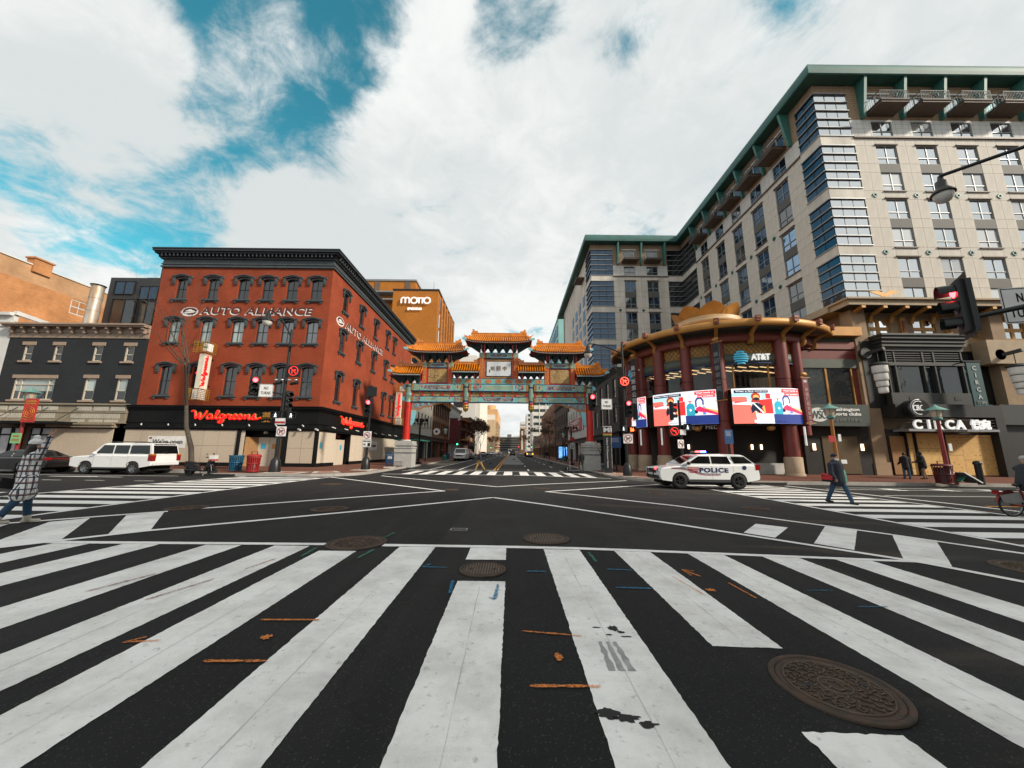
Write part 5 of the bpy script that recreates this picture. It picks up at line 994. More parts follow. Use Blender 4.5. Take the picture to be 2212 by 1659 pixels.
ws = root('club_sign', 'dark green sign board with white oval badge and club name', 'sign', (25.3, 28.6, 3.75)); SGG = mat('sign_green', (.05, .065, .055), .5, var=.08); put('board', MB().box(22.6, 28.0, 28.55, 29.4, 3.75, 5.45), SGG, ws); Fs = frame_w(0, 28.55)
put('oval_badge', MB().poly([(24.02+.78*cos(2*pi*i/28), -.012, 4.63+.55*sin(2*pi*i/28)) for i in range(28)]), mat('badge_white', (.68, .69, .66), .5), ws, Fs); letters('badge_letters', 'wsc', Fs @ LOC(24.02, -.03, 4.63), SGG, ws, 1.2, .62); letters('sign_letters', 'wash', Fs @ LOC(26.15, -.02, 5.02), WHITE_P, ws, 2.25, .34); letters('sign_letters', 'sports', Fs @ LOC(26.2, -.02, 4.66), WHITE_P, ws, 2.3, .34); letters('sign_letters', 'wsc_cn', Fs @ LOC(26.15, -.02, 4.22), mat('sign_grey', (.2, .22, .2), .6), ws, 2.35, .27)
# ================================================================ STONE PODIUM WITH THE RESTAURANT
pd = root('stone_podium', 'tan stone podium below the tower with gold bracketed canopy ledge', 'building', (36, 30, 0)); TANS = mat('tan_podium_stone', (.31, .215, .135), .85, var=.16, scale=.8, bump=.15)
UW = [(30.6, 32.45), (34.45, 36.4), (38.3, 40.25), (42.1, 44.0)]
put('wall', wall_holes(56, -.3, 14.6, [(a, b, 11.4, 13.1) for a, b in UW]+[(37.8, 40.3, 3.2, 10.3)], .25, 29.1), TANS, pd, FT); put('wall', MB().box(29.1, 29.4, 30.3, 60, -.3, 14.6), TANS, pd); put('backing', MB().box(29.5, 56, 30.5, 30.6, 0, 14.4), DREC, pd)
put('pier', MB().box(28.6, 29.75, 29.3, 30.4, 1.0, 14.0), TANS, pd); put('pier_base', MB().box(28.5, 29.85, 29.2, 30.4, -.3, 1.0), TANS, pd); put('pier', MB().box(40.2, 41.3, 29.3, 30.4, -.2, 14), TANS, pd)
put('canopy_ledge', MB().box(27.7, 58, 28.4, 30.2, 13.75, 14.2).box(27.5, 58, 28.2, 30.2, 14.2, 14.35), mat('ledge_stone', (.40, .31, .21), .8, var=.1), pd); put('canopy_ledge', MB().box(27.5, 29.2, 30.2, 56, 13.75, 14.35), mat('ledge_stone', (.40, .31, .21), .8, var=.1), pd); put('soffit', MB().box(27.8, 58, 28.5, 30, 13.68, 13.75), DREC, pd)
bk = MB().bar((0, -1.35, 13.62), (0, -.2, 13.3), .26, .22).bar((0, -.25, 13.35), (0, .0, 12.7), .26, .2).box(-.16, .16, -1.55, -1.25, 13.5, 13.7).mesh('bracket')
for x in (28.9, 30.7, 32.5, 34.3, 36.1, 37.9, 39.7, 41.5): put('gold_bracket', bk, GOLD, pd, LOC(x, 29.95, 0))
pb = MB().box(-.28, .28, -.3, 0, 10.9, 11.3).box(-.22, .22, -.2, 0, 11.3, 13.2).mesh('pilaster'); rp_ = MB().box(-.12, .12, -.26, -.19, 11.9, 12.9).mesh('inlay')
for x in (29.6, 33.45, 37.3, 41.2): o = put('gold_pilaster', pb, GOLD, pd, LOC(x, 29.98, 0)); put('red_inlay', rp_, MAR2, o, LOC(x, 29.98, 0))
for a, b in UW: win(pd, FT @ LOC(a, 0, 11.4), win_mb(b-a, 1.7, 2, 1, .1, .06, .16, .28, hs=[.85]), GOLD, pane_mb(b-a, 1.7, .13), GL_SKY)
win(pd, FT @ LOC(37.8, 0, 3.2), win_mb(2.5, 7.1, 2, 3, .12, .05, .15, .1), BLACKM, pane_mb(2.5, 7.1, .12), GL_DARK)
BRDM = mat('weathervane_gold', (.52, .27, .06), .45, metal=.2)
for x, y, s in ((25.6, 31.5, 1), (31.3, 28.9, -1)):
    t = root('bird_ornament', 'flat golden flying bird ornament on the ledge near the %s' % ('corner pavilion' if s > 0 else 'tower corner glazing'), 'ornament', (x, y, 14.3)); z0 = 14.35 if s < 0 else 12.6
    put('wings', MB().prism([(-1.3*s, .75), (-.6*s, .95), (-.1*s, .62), (.5*s, .85), (1.25*s, .8), (.9*s, .62), (.35*s, .42), (.1*s, .25), (-.3*s, .4), (-.9*s, .62)][::s], -.03, .03), BRDM, t, LOC(x, y, z0)); put('stem', MB().box(-.05, .05, -.05, .05, 0, .4), BRDM, t, LOC(x, y, z0))
rs = root('restaurant_bay', 'dark metal two-storey restaurant bay with ribbed cornice and boarded ground floor', 'shopfront', (33.5, 29, 0)); DKM = mat('dark_bay_metal', (.05, .052, .05), .5, metal=.3, var=.12, scale=.8); DKM2 = mat('bay_black', (.018, .018, .018), .5, var=.15)
put('bay_core', MB().box(30.3, 36.6, 29.0, 29.95, 5.4, 11.2), DKM2, rs); put('bay_side', MB().box(28.9, 30.3, 29.25, 29.95, 5.3, 10.9), DKM2, rs)
for z0, z1, o_ in ((9.9, 10.25, .1), (10.25, 10.4, .3), (10.4, 10.55, .22), (10.55, 10.7, .36), (10.7, 10.85, .3), (10.85, 11.1, .5), (11.1, 11.25, .62)): put('cornice_moulding', MB().box(30.1-o_*.6, 36.6+o_*.6, 29-.2-o_, 29.9, z0, z1), DKM, rs)
for i in range(5): put('louvre', MB().box(30.5, 36.4, 28.78, 28.9, 8.95+i*.19, 9.02+i*.19), DKM, rs)
for x in (30.35, 31.0, 33.3, 34.2, 36.45): put('mullion', MB().box(x-.06, x+.06, 28.74, 29.0, 6.45, 9.9), DKM, rs)
put('transom', MB().box(30.2, 36.6, 28.7, 29.0, 8.7, 8.95), DKM, rs); put('sill_band', MB().box(30.1, 36.7, 28.6, 29.0, 5.5, 6.45), DKM, rs)
for a, b in ((30.4, 31.0), (31.0, 33.3), (33.3, 34.2), (34.2, 36.45)): put('pane', MB().quad((a, 28.92, 6.45), (b, 28.92, 6.45), (b, 28.92, 8.7), (a, 28.92, 8.7)), GL_DARK, rs)
for x in (31.7, 35.3): put('vent_plate', MB().box(x-.25, x+.25, 28.58, 28.6, 5.85, 6.15), DKM2, rs)
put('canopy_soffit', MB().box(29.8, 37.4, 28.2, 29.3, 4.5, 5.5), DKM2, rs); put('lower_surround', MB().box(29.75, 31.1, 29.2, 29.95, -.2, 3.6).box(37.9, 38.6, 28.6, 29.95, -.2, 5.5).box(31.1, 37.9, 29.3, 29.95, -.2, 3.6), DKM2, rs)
NPLY = mat('knotty_plywood', (.62, .36, .11), .75, var=.22, scale=2.2, stretch=(1, 1, 3.5), col2=(.74, .48, .19)); KNOT = mat('plywood_knot', (.20, .10, .035), .8)
rk = random.Random(3)
for a, b, rows_ in ((29.85, 31.0, (3.05,)), (31.12, 31.7, (2.1, 3.3)), (31.85, 33.98, (2.1, 3.3)), (34.2, 35.45, (1.6, 3.2)), (35.45, 37.9, (1.25, 3.0, 3.2))):
    z0 = .08
    for z1 in rows_:
        o = put('plywood_sheet', MB().box(a+.01, b-.01, 29.12, 29.17, z0+.008, z1-.008), NPLY if a > 30 else PLY, rs)
        for i in range(int((b-a)*(z1-z0)*2.2)):
            x, z = rk.uniform(a+.1, b-.1), rk.uniform(z0+.1, z1-.1); put('knot', MB().poly([(x+.055*rk.uniform(.6, 1.3)*cos(2*pi*j/8), 29.117, z+.035*rk.uniform(.6, 1.3)*sin(2*pi*j/8)) for j in range(8)]), KNOT, o)
        z0 = z1
for x in (31.06, 31.78, 34.1): put('black_post', MB().box(x-.06, x+.06, 29.0, 29.18, -.1, 3.6), BLACK, rs)
cs = root('restaurant_sign', 'white letters standing on a metal canopy bar above the plywood', 'sign', (33.5, 28, 3.4)); Fc = frame_w(0, 28.0)
put('canopy_bar', MB().box(30.2, 37.1, 27.9, 29.1, 3.38, 3.55), SILV, cs)
for i in range(4): put('rail', MB().box(29.8, 37.2, 28.15, 28.2, 3.6+i*.22, 3.64+i*.22), DKM, cs)
for i, x in enumerate((30.98, 31.85, 32.6, 33.45, 34.25)): letters('sign_letter', 'ci%d' % i, Fc @ LOC(x, -.05, 3.9), SGW, cs, None, .72, .06)
letters('sign_letters', 'circa_cn', Fc @ LOC(35.8, -.05, 3.92), SGW, cs, 1.5, .78, .06); letters('bar_letters', 'atchina', Fc @ LOC(33.4, -.12, 3.45), BLACK, cs, 2.4, .11)
ds = root('disc_sign', 'round dark disc sign with thin white lettering', 'sign', (30.7, 27.7, 5.1)); put('disc', MB().cone((30.7, 27.4, 5.1), (30.9, 28.2, 5.1), .66, .66, 28), DKM2, ds); put('disc_rim', MB().lathe([(.60, 0), (.66, .0), (.66, .05), (.60, .05)], (0, 0, 0), 28), SILV, ds, LOC(30.7, 27.42, 5.1, 0, radians(90))); letters('disc_letters', 'circa_s', LOC(30.72, 27.35, 5.1), SGW, ds, .95, .42); put('arc', MB().tube([(30.7+.5*cos(radians(a)), 27.36, 5.1+.5*sin(radians(a))) for a in range(60, 300, 15)], .02, 5), SGW, ds)
vb = root('blade_banner', 'dark teal vertical restaurant blade sign with white letters', 'sign', (35.75, 27.6, 5.3)); TLB = mat('blade_teal', (.008, .06, .068), .5); put('panel', MB().box(35.2, 36.25, 27.55, 27.65, 5.3, 8.75), TLB, vb); put('arm', MB().tube([(35.75, 27.6, 8.85), (35.75, 29.2, 8.85)], .04, 6), BLACKM, vb); put('arm', MB().box(34.9, 36.3, 27.5, 27.7, 8.75, 8.85), BLACKM, vb)
for i in range(5): letters('blade_letter', 'ci%d' % i, LOC(35.72, 27.53, 8.25-i*.56), GREYL, vb, None, .34)
letters('blade_letters', 'circa_cn', LOC(35.72, 27.53, 5.55), mat('sign_grey', (.2, .22, .2), .6), vb, .75, .26)
def lantern(x, y, label):
    t = root('wall_lantern', label, 'wall lantern', (x, y, 6.3), 'tiered lanterns on the stone podium')
    put('arm', MB().bar((x-.2, y+.8, 9.7), (x+.2, y-.4, 9.9), .3, .25), DKM, t); put('arm_disc', MB().cone((x-.35, y+.5, 9.75), (x-.35, y+.75, 9.75), .45, .45, 18), DKM, t); put('rod', MB().cone((x, y, 8.6), (x, y, 9.7), .03, .03, 6), DKM, t); put('cap', MB().lathe([(.62, 8.62), (.5, 8.8), (.05, 8.85)], (x, y, 0), 14), DKM, t)
    for i, (r, z0, z1) in enumerate(((.5, 7.95, 8.6), (.44, 7.35, 7.95), (.38, 6.85, 7.35), (.31, 6.35, 6.85))): put('glass_tier', MB().lathe([(r, z1-.04), (r, z0+.12), (r*.9, z0+.02), (.02, z0)], (x, y, 0), 12), mat('lantern_glass', (.62, .60, .55), .4, emit=.12), t); put('tier_ring', MB().lathe([(r+.01, z1-.06), (r+.03, z1-.03), (r+.01, z1)], (x, y, 0), 12), DKM, t)
lantern(29.25, 28.35, 'tiered cream lantern hanging from the podium pier beside the dark bay'); lantern(40.3, 28.4, 'tiered cream lantern hanging at the picture edge beyond the teal blade sign')
o = root('stone_bay', 'second stone and metal bay at the picture edge beside the restaurant', 'shopfront', (43, 29, 0)); put('core', MB().box(39.0, 48, 28.9, 29.95, 9.0, 11.0), mat('ledge_stone', (.40, .31, .21), .8), o); put('core', MB().box(38.6, 48, 28.7, 29.95, 4.0, 5.6), DKM, o); put('lower', MB().box(38.6, 48, 29.1, 29.95, -.2, 4.0), DKM2, o)
# ================================================================ FRIENDSHIP ARCH OVER THE STREET
ar = root('chinese_arch', 'ornate multi-roofed Chinese gateway spanning the street with golden tiled roofs', 'gateway', (-1.35, 36, 0))
YG = 36.
def inlay(name, base, gold, scale, thr=.5, metal=.25):
    if name in MATS: return MATS[name]
    M = bpy.data.materials.new(name); M.use_nodes = True; nt = M.node_tree; N = nt.nodes; L = nt.links; b = N['Principled BSDF']; b.inputs['Roughness'].default_value = .45
    tc = N.new('ShaderNodeTexCoord'); nz = N.new('ShaderNodeTexNoise'); nz.inputs['Scale'].default_value = scale; nz.inputs['Detail'].default_value = 2.5; nz.inputs['Distortion'].default_value = 1.6; L.new(tc.outputs['Object'], nz.inputs['Vector'])
    w = N.new('ShaderNodeMath'); w.operation = 'PINGPONG'; L.new(nz.outputs['Fac'], w.inputs[0]); w.inputs[1].default_value = .085
    g = N.new('ShaderNodeMapRange'); L.new(w.outputs[0], g.inputs[0]); g.inputs[1].default_value = thr*.085-.012; g.inputs[2].default_value = thr*.085+.012
    mx = N.new('ShaderNodeMix'); mx.data_type = 'RGBA'; L.new(g.outputs[0], mx.inputs[0]); mx.inputs[6].default_value = (*base, 1); mx.inputs[7].default_value = (*gold, 1); L.new(mx.outputs[2], b.inputs['Base Color'])
    bp = N.new('ShaderNodeBump'); bp.inputs['Strength'].default_value = .6; bp.inputs['Distance'].default_value = .03; L.new(g.outputs[0], bp.inputs['Height']); L.new(bp.outputs[0], b.inputs['Normal'])
    MATS[name] = M; return M
TILE = mat('glazed_gold_tile', (.62, .195, .006), .3, var=.22, scale=2.5, coat=.3); TILED = mat('glazed_tile_shaded', (.13, .032, .003), .5, var=.2, scale=3); TEALG = mat('arch_teal', (.16, .43, .40), .5, var=.12, scale=3); TEALB = mat('arch_bright_blue', (.22, .55, .62), .5, var=.08); NAVY = inlay('navy_dragon_panel', (.012, .045, .16), (.46, .36, .22), 3.2, .55); TEALDR = inlay('teal_dragon_panel', (.17, .40, .36), (.42, .40, .20), 3.5, .62); GDRAG = inlay('gilded_relief', (.09, .035, .015), (.50, .34, .13), 4.2, .35); REDG = inlay('red_gold_scroll', (.45, .035, .02), (.60, .30, .06), 5.0, .55); BRG = inlay('brown_gold_frame', (.22, .06, .025), (.46, .27, .09), 6., .5); MEDR = inlay('red_medallion', (.50, .07, .025), (.50, .36, .15), 6., .6); REDP = mat('arch_vermilion', (.52, .018, .010), .4, var=.12, scale=1.2); DKTL = mat('bracket_teal', (.010, .028, .030), .55, var=.3, scale=6); DKTL2 = mat('bracket_blue', (.014, .048, .058), .55, var=.3, scale=6); NVY = mat('arch_navy_line', (.012, .03, .11), .5); PLQ = mat('plaque_white', (.62, .66, .69), .5, var=.04); GILT = mat('gilt', (.50, .30, .07), .35, metal=.6, var=.15); GRAN = mat('grey_granite_block', (.42, .42, .40), .75, var=.12, scale=4, bump=.1)
for s, x0, x1 in ((0, -11.1, -9.42), (1, 6.9, 8.45)):
    zb = -.05 if s == 0 else -.2; xm = (x0+x1)/2
    p = put('pedestal', MB().box(x0, x1, 35.2, 36.8, zb, 1.25), GRAN, ar)
    put('pedestal_band', MB().box(x0-.02, x1+.02, 35.18, 36.82, 1.27, 1.33), mat('granite_dark', (.10, .13, .15), .7), p); put('pedestal_block', MB().box(x0, x1, 35.2, 36.8, 1.35, 1.72), GRAN, p); put('pedestal_roll', MB().box(x0-.05, x1+.05, 35.15, 36.85, 1.75, 1.88), GRAN, p); put('pedestal_neck', MB().box(x0+.08, x1-.08, 35.28, 36.72, 1.88, 2.0), GRAN, p); put('pedestal_roll', MB().box(x0-.05, x1+.05, 35.15, 36.85, 2.0, 2.14), GRAN, p); put('pedestal_cap', MB().box(x0, x1, 35.2, 36.8, 2.16, 2.42), GRAN, p); put('pedestal_disc', MB().cone((xm, YG, 2.42), (xm, YG, 2.55), .52, .46, 20), GRAN, p)
    c = put('pillar', MB().cone((xm, YG, 2.55), (xm, YG, 6.23), .335, .32, 24, False), REDP, ar); put('pillar_head', MB().cone((xm, YG, 6.23), (xm, YG, 8.05), .325, .31, 24), TEALDR, c)
    for z in (6.25, 6.95, 7.75): put('pillar_ring', MB().lathe([(.33, 0), (.345, .03), (.345, .09), (.33, .12)], (xm, YG, z), 24), TEALB if z < 7 else NVY, c)
    so_ = -1 if s == 0 else 1
    for z in (6.35, 7.55): put('beam_end', MB().prism([(xm+so_*.3, z), (xm+so_*.62, z+.05), (xm+so_*.66, z+.25), (xm+so_*.5, z+.45), (xm+so_*.3, z+.48)], YG-.14, YG+.14), TEALB, c)
    # spandrel bracket with scrolls
    d = 1 if s == 0 else -1; e = xm+d*.34
    br = put('spandrel', MB().prism([(e, 6.23), (e+d*3.05, 6.23), (e+d*2.9, 6.12), (e+d*2.3, 6.02), (e+d*1.9, 5.82), (e+d*1.3, 5.78), (e+d*.9, 5.55), (e+d*.35, 5.3), (e, 4.0)][::d], YG-.1, YG+.1), mat('spandrel_orange', (.50, .20, .04), .5, var=.15), ar)
    put('spandrel_field', MB().prism([(e+d*.06, 6.2), (e+d*2.8, 6.2), (e+d*2.3, 6.1), (e+d*1.85, 5.9), (e+d*1.25, 5.86), (e+d*.85, 5.65), (e+d*.5, 5.55), (e+d*.06, 5.6)][::d], YG-.13, YG+.13), inlay('spandrel_scroll', (.14, .36, .42), (.42, .12, .09), 4., .5), br); put('spandrel_tail', MB().prism([(e+d*.03, 5.4), (e+d*.55, 5.45), (e+d*.42, 4.9), (e+d*.3, 4.2), (e+d*.1, 3.95), (e+d*.03, 3.95)][::d], YG-.13, YG+.13), TEALB, br)
    for k, (dx, z) in enumerate(((.55, 5.9), (1.1, 6.0), (1.7, 6.05), (2.25, 6.13))): put('scroll', MB().tube([(e+d*dx+(.19-.045*k)*(1-j/22)*cos(j*.62), YG-.15, z+(.19-.045*k)*(1-j/22)*sin(j*.62)) for j in range(20)], .03, 5), TEALB, br)
# beams
def beam(name, x0, x1, z0, z1, dep, kind):
    o = put(name, MB().box(x0, x1, YG-dep, YG+dep, z0, z1), TEALG, ar); h = z1-z0; xm = (x0+x1)/2; w = x1-x0
    for zz in (z0-.03, z1-.03): put('beam_edge', MB().box(x0, x1, YG-dep-.012, YG+dep+.012, zz, zz+.06), NVY, o)
    def hexp(c, hw, m, y, hh): return put('painted_panel', MB().prism([(c-hw, -hh+0), (c+hw, -hh), (c+hw+.16, 0), (c+hw, hh), (c-hw, hh), (c-hw-.16, 0)], YG-dep-y, YG+dep+y), m, o, LOC(0, 0, (z0+z1)/2))
    hexp(xm, w*.25, TEALB, .006, h*.42); hexp(xm, w*.235, NAVY if kind == 0 else TEALDR, .012, h*.33)
    for s in (-1, 1):
        hexp(xm+s*w*.375, w*.03, NAVY if kind else TEALDR, .01, h*.38)
        for k, f in ((0, .325), (1, .43)): put('chevron', MB().prism([(xm+s*(w*f), -h*.42), (xm+s*(w*f+.12), -h*.42), (xm+s*(w*f+.3), 0), (xm+s*(w*f+.12), h*.42), (xm+s*(w*f), h*.42), (xm+s*(w*f+.18), 0)][::s], YG-dep-.009, YG+dep+.009), TEALB if k else NVY, o, LOC(0, 0, (z0+z1)/2))
        put('beam_collar', MB().box(min(xm+s*w*.5, xm+s*(w*.5-.28)), max(xm+s*w*.5, xm+s*(w*.5-.28)), YG-dep-.011, YG+dep+.011, z0, z1), BRG, o)
    return o
for a, b in ((-9.98, -4.83), (-4.29, 1.64), (2.18, 7.36)):
    m_ = a > -5 and a < 0
    beam('lower_beam', a, b, 6.27, 6.82, .22, 0 if m_ else 1); beam('upper_beam', a, b, 7.38, 8.08, .26, 1 if m_ else 0)
    n = 5; put('lattice_backing', MB().box(a, b, YG+.02, YG+.04, 6.82, 7.38), inlay('pierced_gilt', (.38, .36, .32), (.30, .16, .05), 5., .3), ar)
    for i in range(n+1): x = a+.02+(b-a-.24)*i/n; put('lattice_post', MB().box(x, x+.2, YG-.12, YG+.12, 6.82, 7.38), REDP, ar)
    for i in range(n):
        x = a+.22+(b-a-.24)*i/n; w = (b-a-.24)/n-.2; put('lattice_panel', MB().box(x, x+w, YG-.05, YG+.02, 6.88, 7.33), GDRAG, ar)
for x0, x1 in ((-4.83, -4.29), (1.64, 2.18)):
    xm = (x0+x1)/2; o = put('hanging_post', MB().cone((xm, YG, 6.24), (xm, YG, 8.1), .28, .28, 16), TEALDR, ar)
    for z in (6.3, 7.7): put('post_collar', MB().lathe([(.285, 0), (.295, .02), (.295, .14), (.285, .16)], (xm, YG, z), 16), NVY, o)
    put('post_foot', MB().cone((xm, YG, 6.04), (xm, YG, 6.24), .27, .27, 16), REDP, o); put('lotus_bud', MB().lathe([(.24, 6.04), (.29, 6.0), (.30, 5.85), (.25, 5.83), (.29, 5.75), (.28, 5.6), (.2, 5.45), (.08, 5.38), (.03, 5.3)], (xm, YG, 0), 18), GILT, o)
o = put('medallion_beam', MB().box(-5.93, 3.25, YG-.22, YG+.22, 8.1, 8.66), TEALG, ar)
for i in range(9): x = -5.35+i*1.0; put('medallion', MB().cone((x, YG-.24, 8.38), (x, YG+.24, 8.38), .33, .33, 20), MEDR, o, Matrix.Translation((x, 0, 8.38)) @ Matrix.Diagonal((1, 1, .66, 1)) @ Matrix.Translation((-x, 0, -8.38)))
put('beam_edge', MB().box(-5.95, 3.27, YG-.235, YG+.235, 8.63, 8.68), NVY, o)
# bays with posts and panels
def bay(x0, x1, x2, x3, z0, z1, zb0, zb1):
    for a, b in ((x0, x1), (x2, x3)):
        o = put('bay_post', MB().box(a, b, YG-.25, YG+.25, z0, z1), REDG, ar); put('post_side', MB().box(a-.06, b+.06, YG-.2, YG+.2, z0, z1-.55), REDP, o); put('post_cap', MB().box(a-.04, b+.04, YG-.27, YG+.27, z1-.5, z1), TEALDR, o)
    beam('bay_beam', x1, x2, zb0, zb1, .2, 0)
bay(-3.28, -2.87, .17, .57, 8.66, 11.32, 10.78, 11.32); bay(-8.96, -8.56, -6.36, -5.97, 8.08, 10.25, 9.76, 10.25); bay(3.26, 3.66, 5.88, 6.26, 8.08, 10.28, 9.78, 10.28)
pn = put('plaque_frame', MB().box(-2.87, .17, YG-.1, YG+.1, 8.66, 10.78), BRG, ar); put('plaque_border', MB().box(-2.6, -.08, YG-.14, YG+.1, 8.9, 10.46), BLACK, pn); put('plaque', MB().box(-2.55, -.13, YG-.17, YG+.1, 8.95, 10.41), PLQ, pn)
DKG = mat('dark_gold_character', (.20, .12, .035), .4, metal=.3)
for x, k in ((-.75, 'arch1'), (-1.36, 'arch2'), (-1.95, 'arch3')): letters('plaque_character', k, LOC(x, YG-.18, 9.72), DKG, pn, None, .44)
put('seal', MB().box(-2.32, -2.2, YG-.18, YG-.16, 9.3, 9.58), DKG, pn)
for x0, x1 in ((-8.56, -6.36), (3.66, 5.88)): o = put('relief_surround', MB().box(x0, x1, YG-.1, YG+.1, 8.08, 9.76), REDP, ar); put('dragon_relief', MB().box(x0+.17, x1-.17, YG-.14, YG+.1, 8.26, 9.64), GDRAG, o)
# roofs
def roof(cx, he, hr, ze, zr, dep, up=.28, lend=True, rend=True, rows_=None, orn=True):
    zz = lambda u, v: zr-(zr-ze)*(1-(1-v)**1.7)+(up*abs(u)**4*v*v if (u < 0 and lend) or (u > 0 and rend) else 0)
    hx = lambda v, s: (hr+(he-hr)*v) if (lend if s < 0 else rend) else he
    pt = lambda u, v, s: (cx+(u*hx(v, -1 if u < 0 else 1)), YG+s*dep*v, zz(u, v))
    nu, nv = 16, 6; mb = MB()
    for s in (-1, 1):
        V = [pt(-1+2*i/nu, j/nv, s) for j in range(nv+1) for i in range(nu+1)]; mb.add(V, [(j*(nu+1)+i, j*(nu+1)+i+1, (j+1)*(nu+1)+i+1, (j+1)*(nu+1)+i) for j in range(nv) for i in range(nu)], True)
    for u in (-1, 1):
        for j in range(nv): mb.quad(pt(u, j/nv, -1), pt(u, (j+1)/nv, -1), pt(u, (j+1)/nv, 1), pt(u, j/nv, 1))
    o = put('tiled_roof', mb, TILED, ar); n = rows_ or int(2*he/.235)  # darker tile copy between the rows: their shading put into the colour
    for i in range(n+1):
        u = -1+2*i/n
        put('roof_tile_row', MB().tube([(p[0], p[1]-.02, p[2]+.03) for p in (pt(u, v/6, -1) for v in range(7))], .07, 6), TILE, o)
    bk_ = MB()
    for i in range(0, n+1, 2): bk_.tube([(p[0], p[1]+.02, p[2]+.03) for p in (pt(-1+2*i/n, v/3, 1) for v in range(4))], .1, 5)
    q = put('rear_tile_rows', bk_, TILE, o); q['kind'] = 'stuff'
    ev = MB(); e2 = MB(); V = []
    for i in range(40):
        u0 = -1+2*(i+.5)/40; p = pt(u0, 1, -1); e2.cbox((p[0], p[1]+.12, p[2]-.13), (.07, .2, .07))
    q = put('rafter_ends', e2, mat('rafter_pale', (.30, .42, .42), .6), o); q['kind'] = 'stuff'
    for i in range(16): a, b = pt(-1+2*i/16, .97, -1), pt(-1+2*(i+1)/16, .97, -1); c, d = pt(-1+2*i/16, .97, 1), pt(-1+2*(i+1)/16, .97, 1); ev.quad((a[0], a[1], a[2]-.16), (b[0], b[1], b[2]-.16), (d[0], d[1], d[2]-.16), (c[0], c[1], c[2]-.16)); ev.quad((a[0], a[1], a[2]-.16), (b[0], b[1], b[2]-.16), (b[0], b[1], b[2]), (a[0], a[1], a[2]))
    put('eaves', ev, mat('eaves_red', (.16, .02, .012), .6), o)
    xl, xr = cx-(hr if lend else he), cx+(hr if rend else he)
    put('ridge', MB().box(xl-.1, xr+.1, YG-.11, YG+.11, zr-.02, zr+.2).box(xl-.1, xr+.1, YG-.14, YG+.14, zr+.2, zr+.26), TILE, o)
    dr = [(-.26, 0), (.24, 0), (.3, .2), (.2, .3), (.26, .5), (.1, .56), (.02, .4), (-.12, .3), (-.3, .34), (-.34, .2)]
    for s, x in ((1, xl+.25), (-1, xr-.25)):
        if orn: put('ridge_dragon', MB().prism([(x-s*p[0], zr+.2+p[1]*.85) for p in dr][::-s], YG-.09, YG+.09), TILE, o)
    for u, act in ((-1, lend), (1, rend)):
        if not act: continue
        for sd in (-1, 1): put('hip_ridge', MB().tube([(p[0], p[1], p[2]+.09) for p in (pt(u, v/6, sd) for v in range(7))], .1, 6), TILE, o)
        for k in range(4):
            p = pt(u, .62+.11*k, -1); put('ridge_figure', MB().cone((p[0], p[1], p[2]+.12), (p[0]+u*.02, p[1], p[2]+.36), .06, .02, 6).ball((p[0]+u*.05, p[1], p[2]+.36), .05, 6, 4), TILE, o)
        p = pt(u, .5, -1); put('hip_dragon', MB().prism([(p[0]-u*q_[0]*.7, p[2]+.1+q_[1]*.6) for q_ in dr][::int(u)], p[1]-.06, p[1]+.06), TILE, o); p = pt(u, 1, -1); put('corner_beast', MB().prism([(p[0]-u*.2, p[2]-.2), (p[0]+u*.22, p[2]-.1), (p[0]+u*.26, p[2]+.05), (p[0]+u*.05, p[2]+.1), (p[0]-u*.15, p[2]+.02)][::-int(u)], p[1]-.05, p[1]+.08), TEALB, o)
    return o
def brackets(x0, x1, z0, z1, dep, n, flare=(1, 1)):
    """bracket clusters: stepped, widening upwards, with open gaps between their feet"""
    w = (x1-x0)/n
    for i in range(n):
        c = x0+w*(i+.5); mb = MB(); h = z1-z0; mb2 = MB()
        for k in range(5):
            t = k/5; hw = w*(.13+.37*min(1, t*1.15)); d = .12+(dep-.12)*t; ex = 0
            mb.box(c-hw, c+hw, YG-d, YG+d, z0+h*t, z0+h*(t+.13))
            for s in (-1, 0, 1): mb2.box(c+s*hw*.8-.05, c+s*hw*.8+.05, YG-d-.1, YG+d+.1, z0+h*(t+.11), z0+h*(t+.2))
        o = put('bracket_cluster', mb, DKTL, ar); put('bracket_blocks', mb2, DKTL2, o)
    for s, x, act in ((-1, x0, flare[0]), (1, x1, flare[1])):
        if not act: continue
        for k in range(6):
            t = k/6; put('corner_bracket', MB().prism([(x-s*.05, z0+(z1-z0)*t), (x+s*(.12+.95*t), z0+(z1-z0)*(t+.08)), (x+s*(.2+1.0*t), z0+(z1-z0)*(t+.16)), (x-s*.05, z0+(z1-z0)*(t+.14))][::s], YG-.15-.6*t, YG+.15+.6*t), DKTL2 if k % 2 else DKTL, ar)
roof(-1.38, 3.35, 2.75, 12.25, 13.2, 1.25); brackets(-3.3, .58, 11.36, 12.15, 1.0, 5)
roof(-7.5, 2.95, 2.25, 11.2, 12.15, 1.2); brackets(-8.98, -5.95, 10.3, 11.1, .95, 4)
roof(4.78, 2.95, 2.25, 11.22, 12.18, 1.2); brackets(3.24, 6.28, 10.32, 11.12, .95, 4)
roof(-10.45, 1.45, 1.0, 8.95, 9.9, 1.1, rend=False); brackets(-11.2, -9.1, 8.12, 8.85, .85, 3, (1, 0))
roof(-4.62, 1.3, 1.3, 9.3, 10.15, 1.0, lend=False, rend=False); brackets(-5.85, -3.4, 8.68, 9.22, .8, 4, (0, 0))
roof(1.92, 1.3, 1.3, 9.32, 10.15, 1.0, lend=False, rend=False); brackets(.7, 3.15, 8.68, 9.24, .8, 4, (0, 0))
roof(7.8, 1.45, 1.0, 8.98, 9.9, 1.1, lend=False); brackets(6.4, 8.55, 8.14, 8.87, .85, 3, (0, 1))
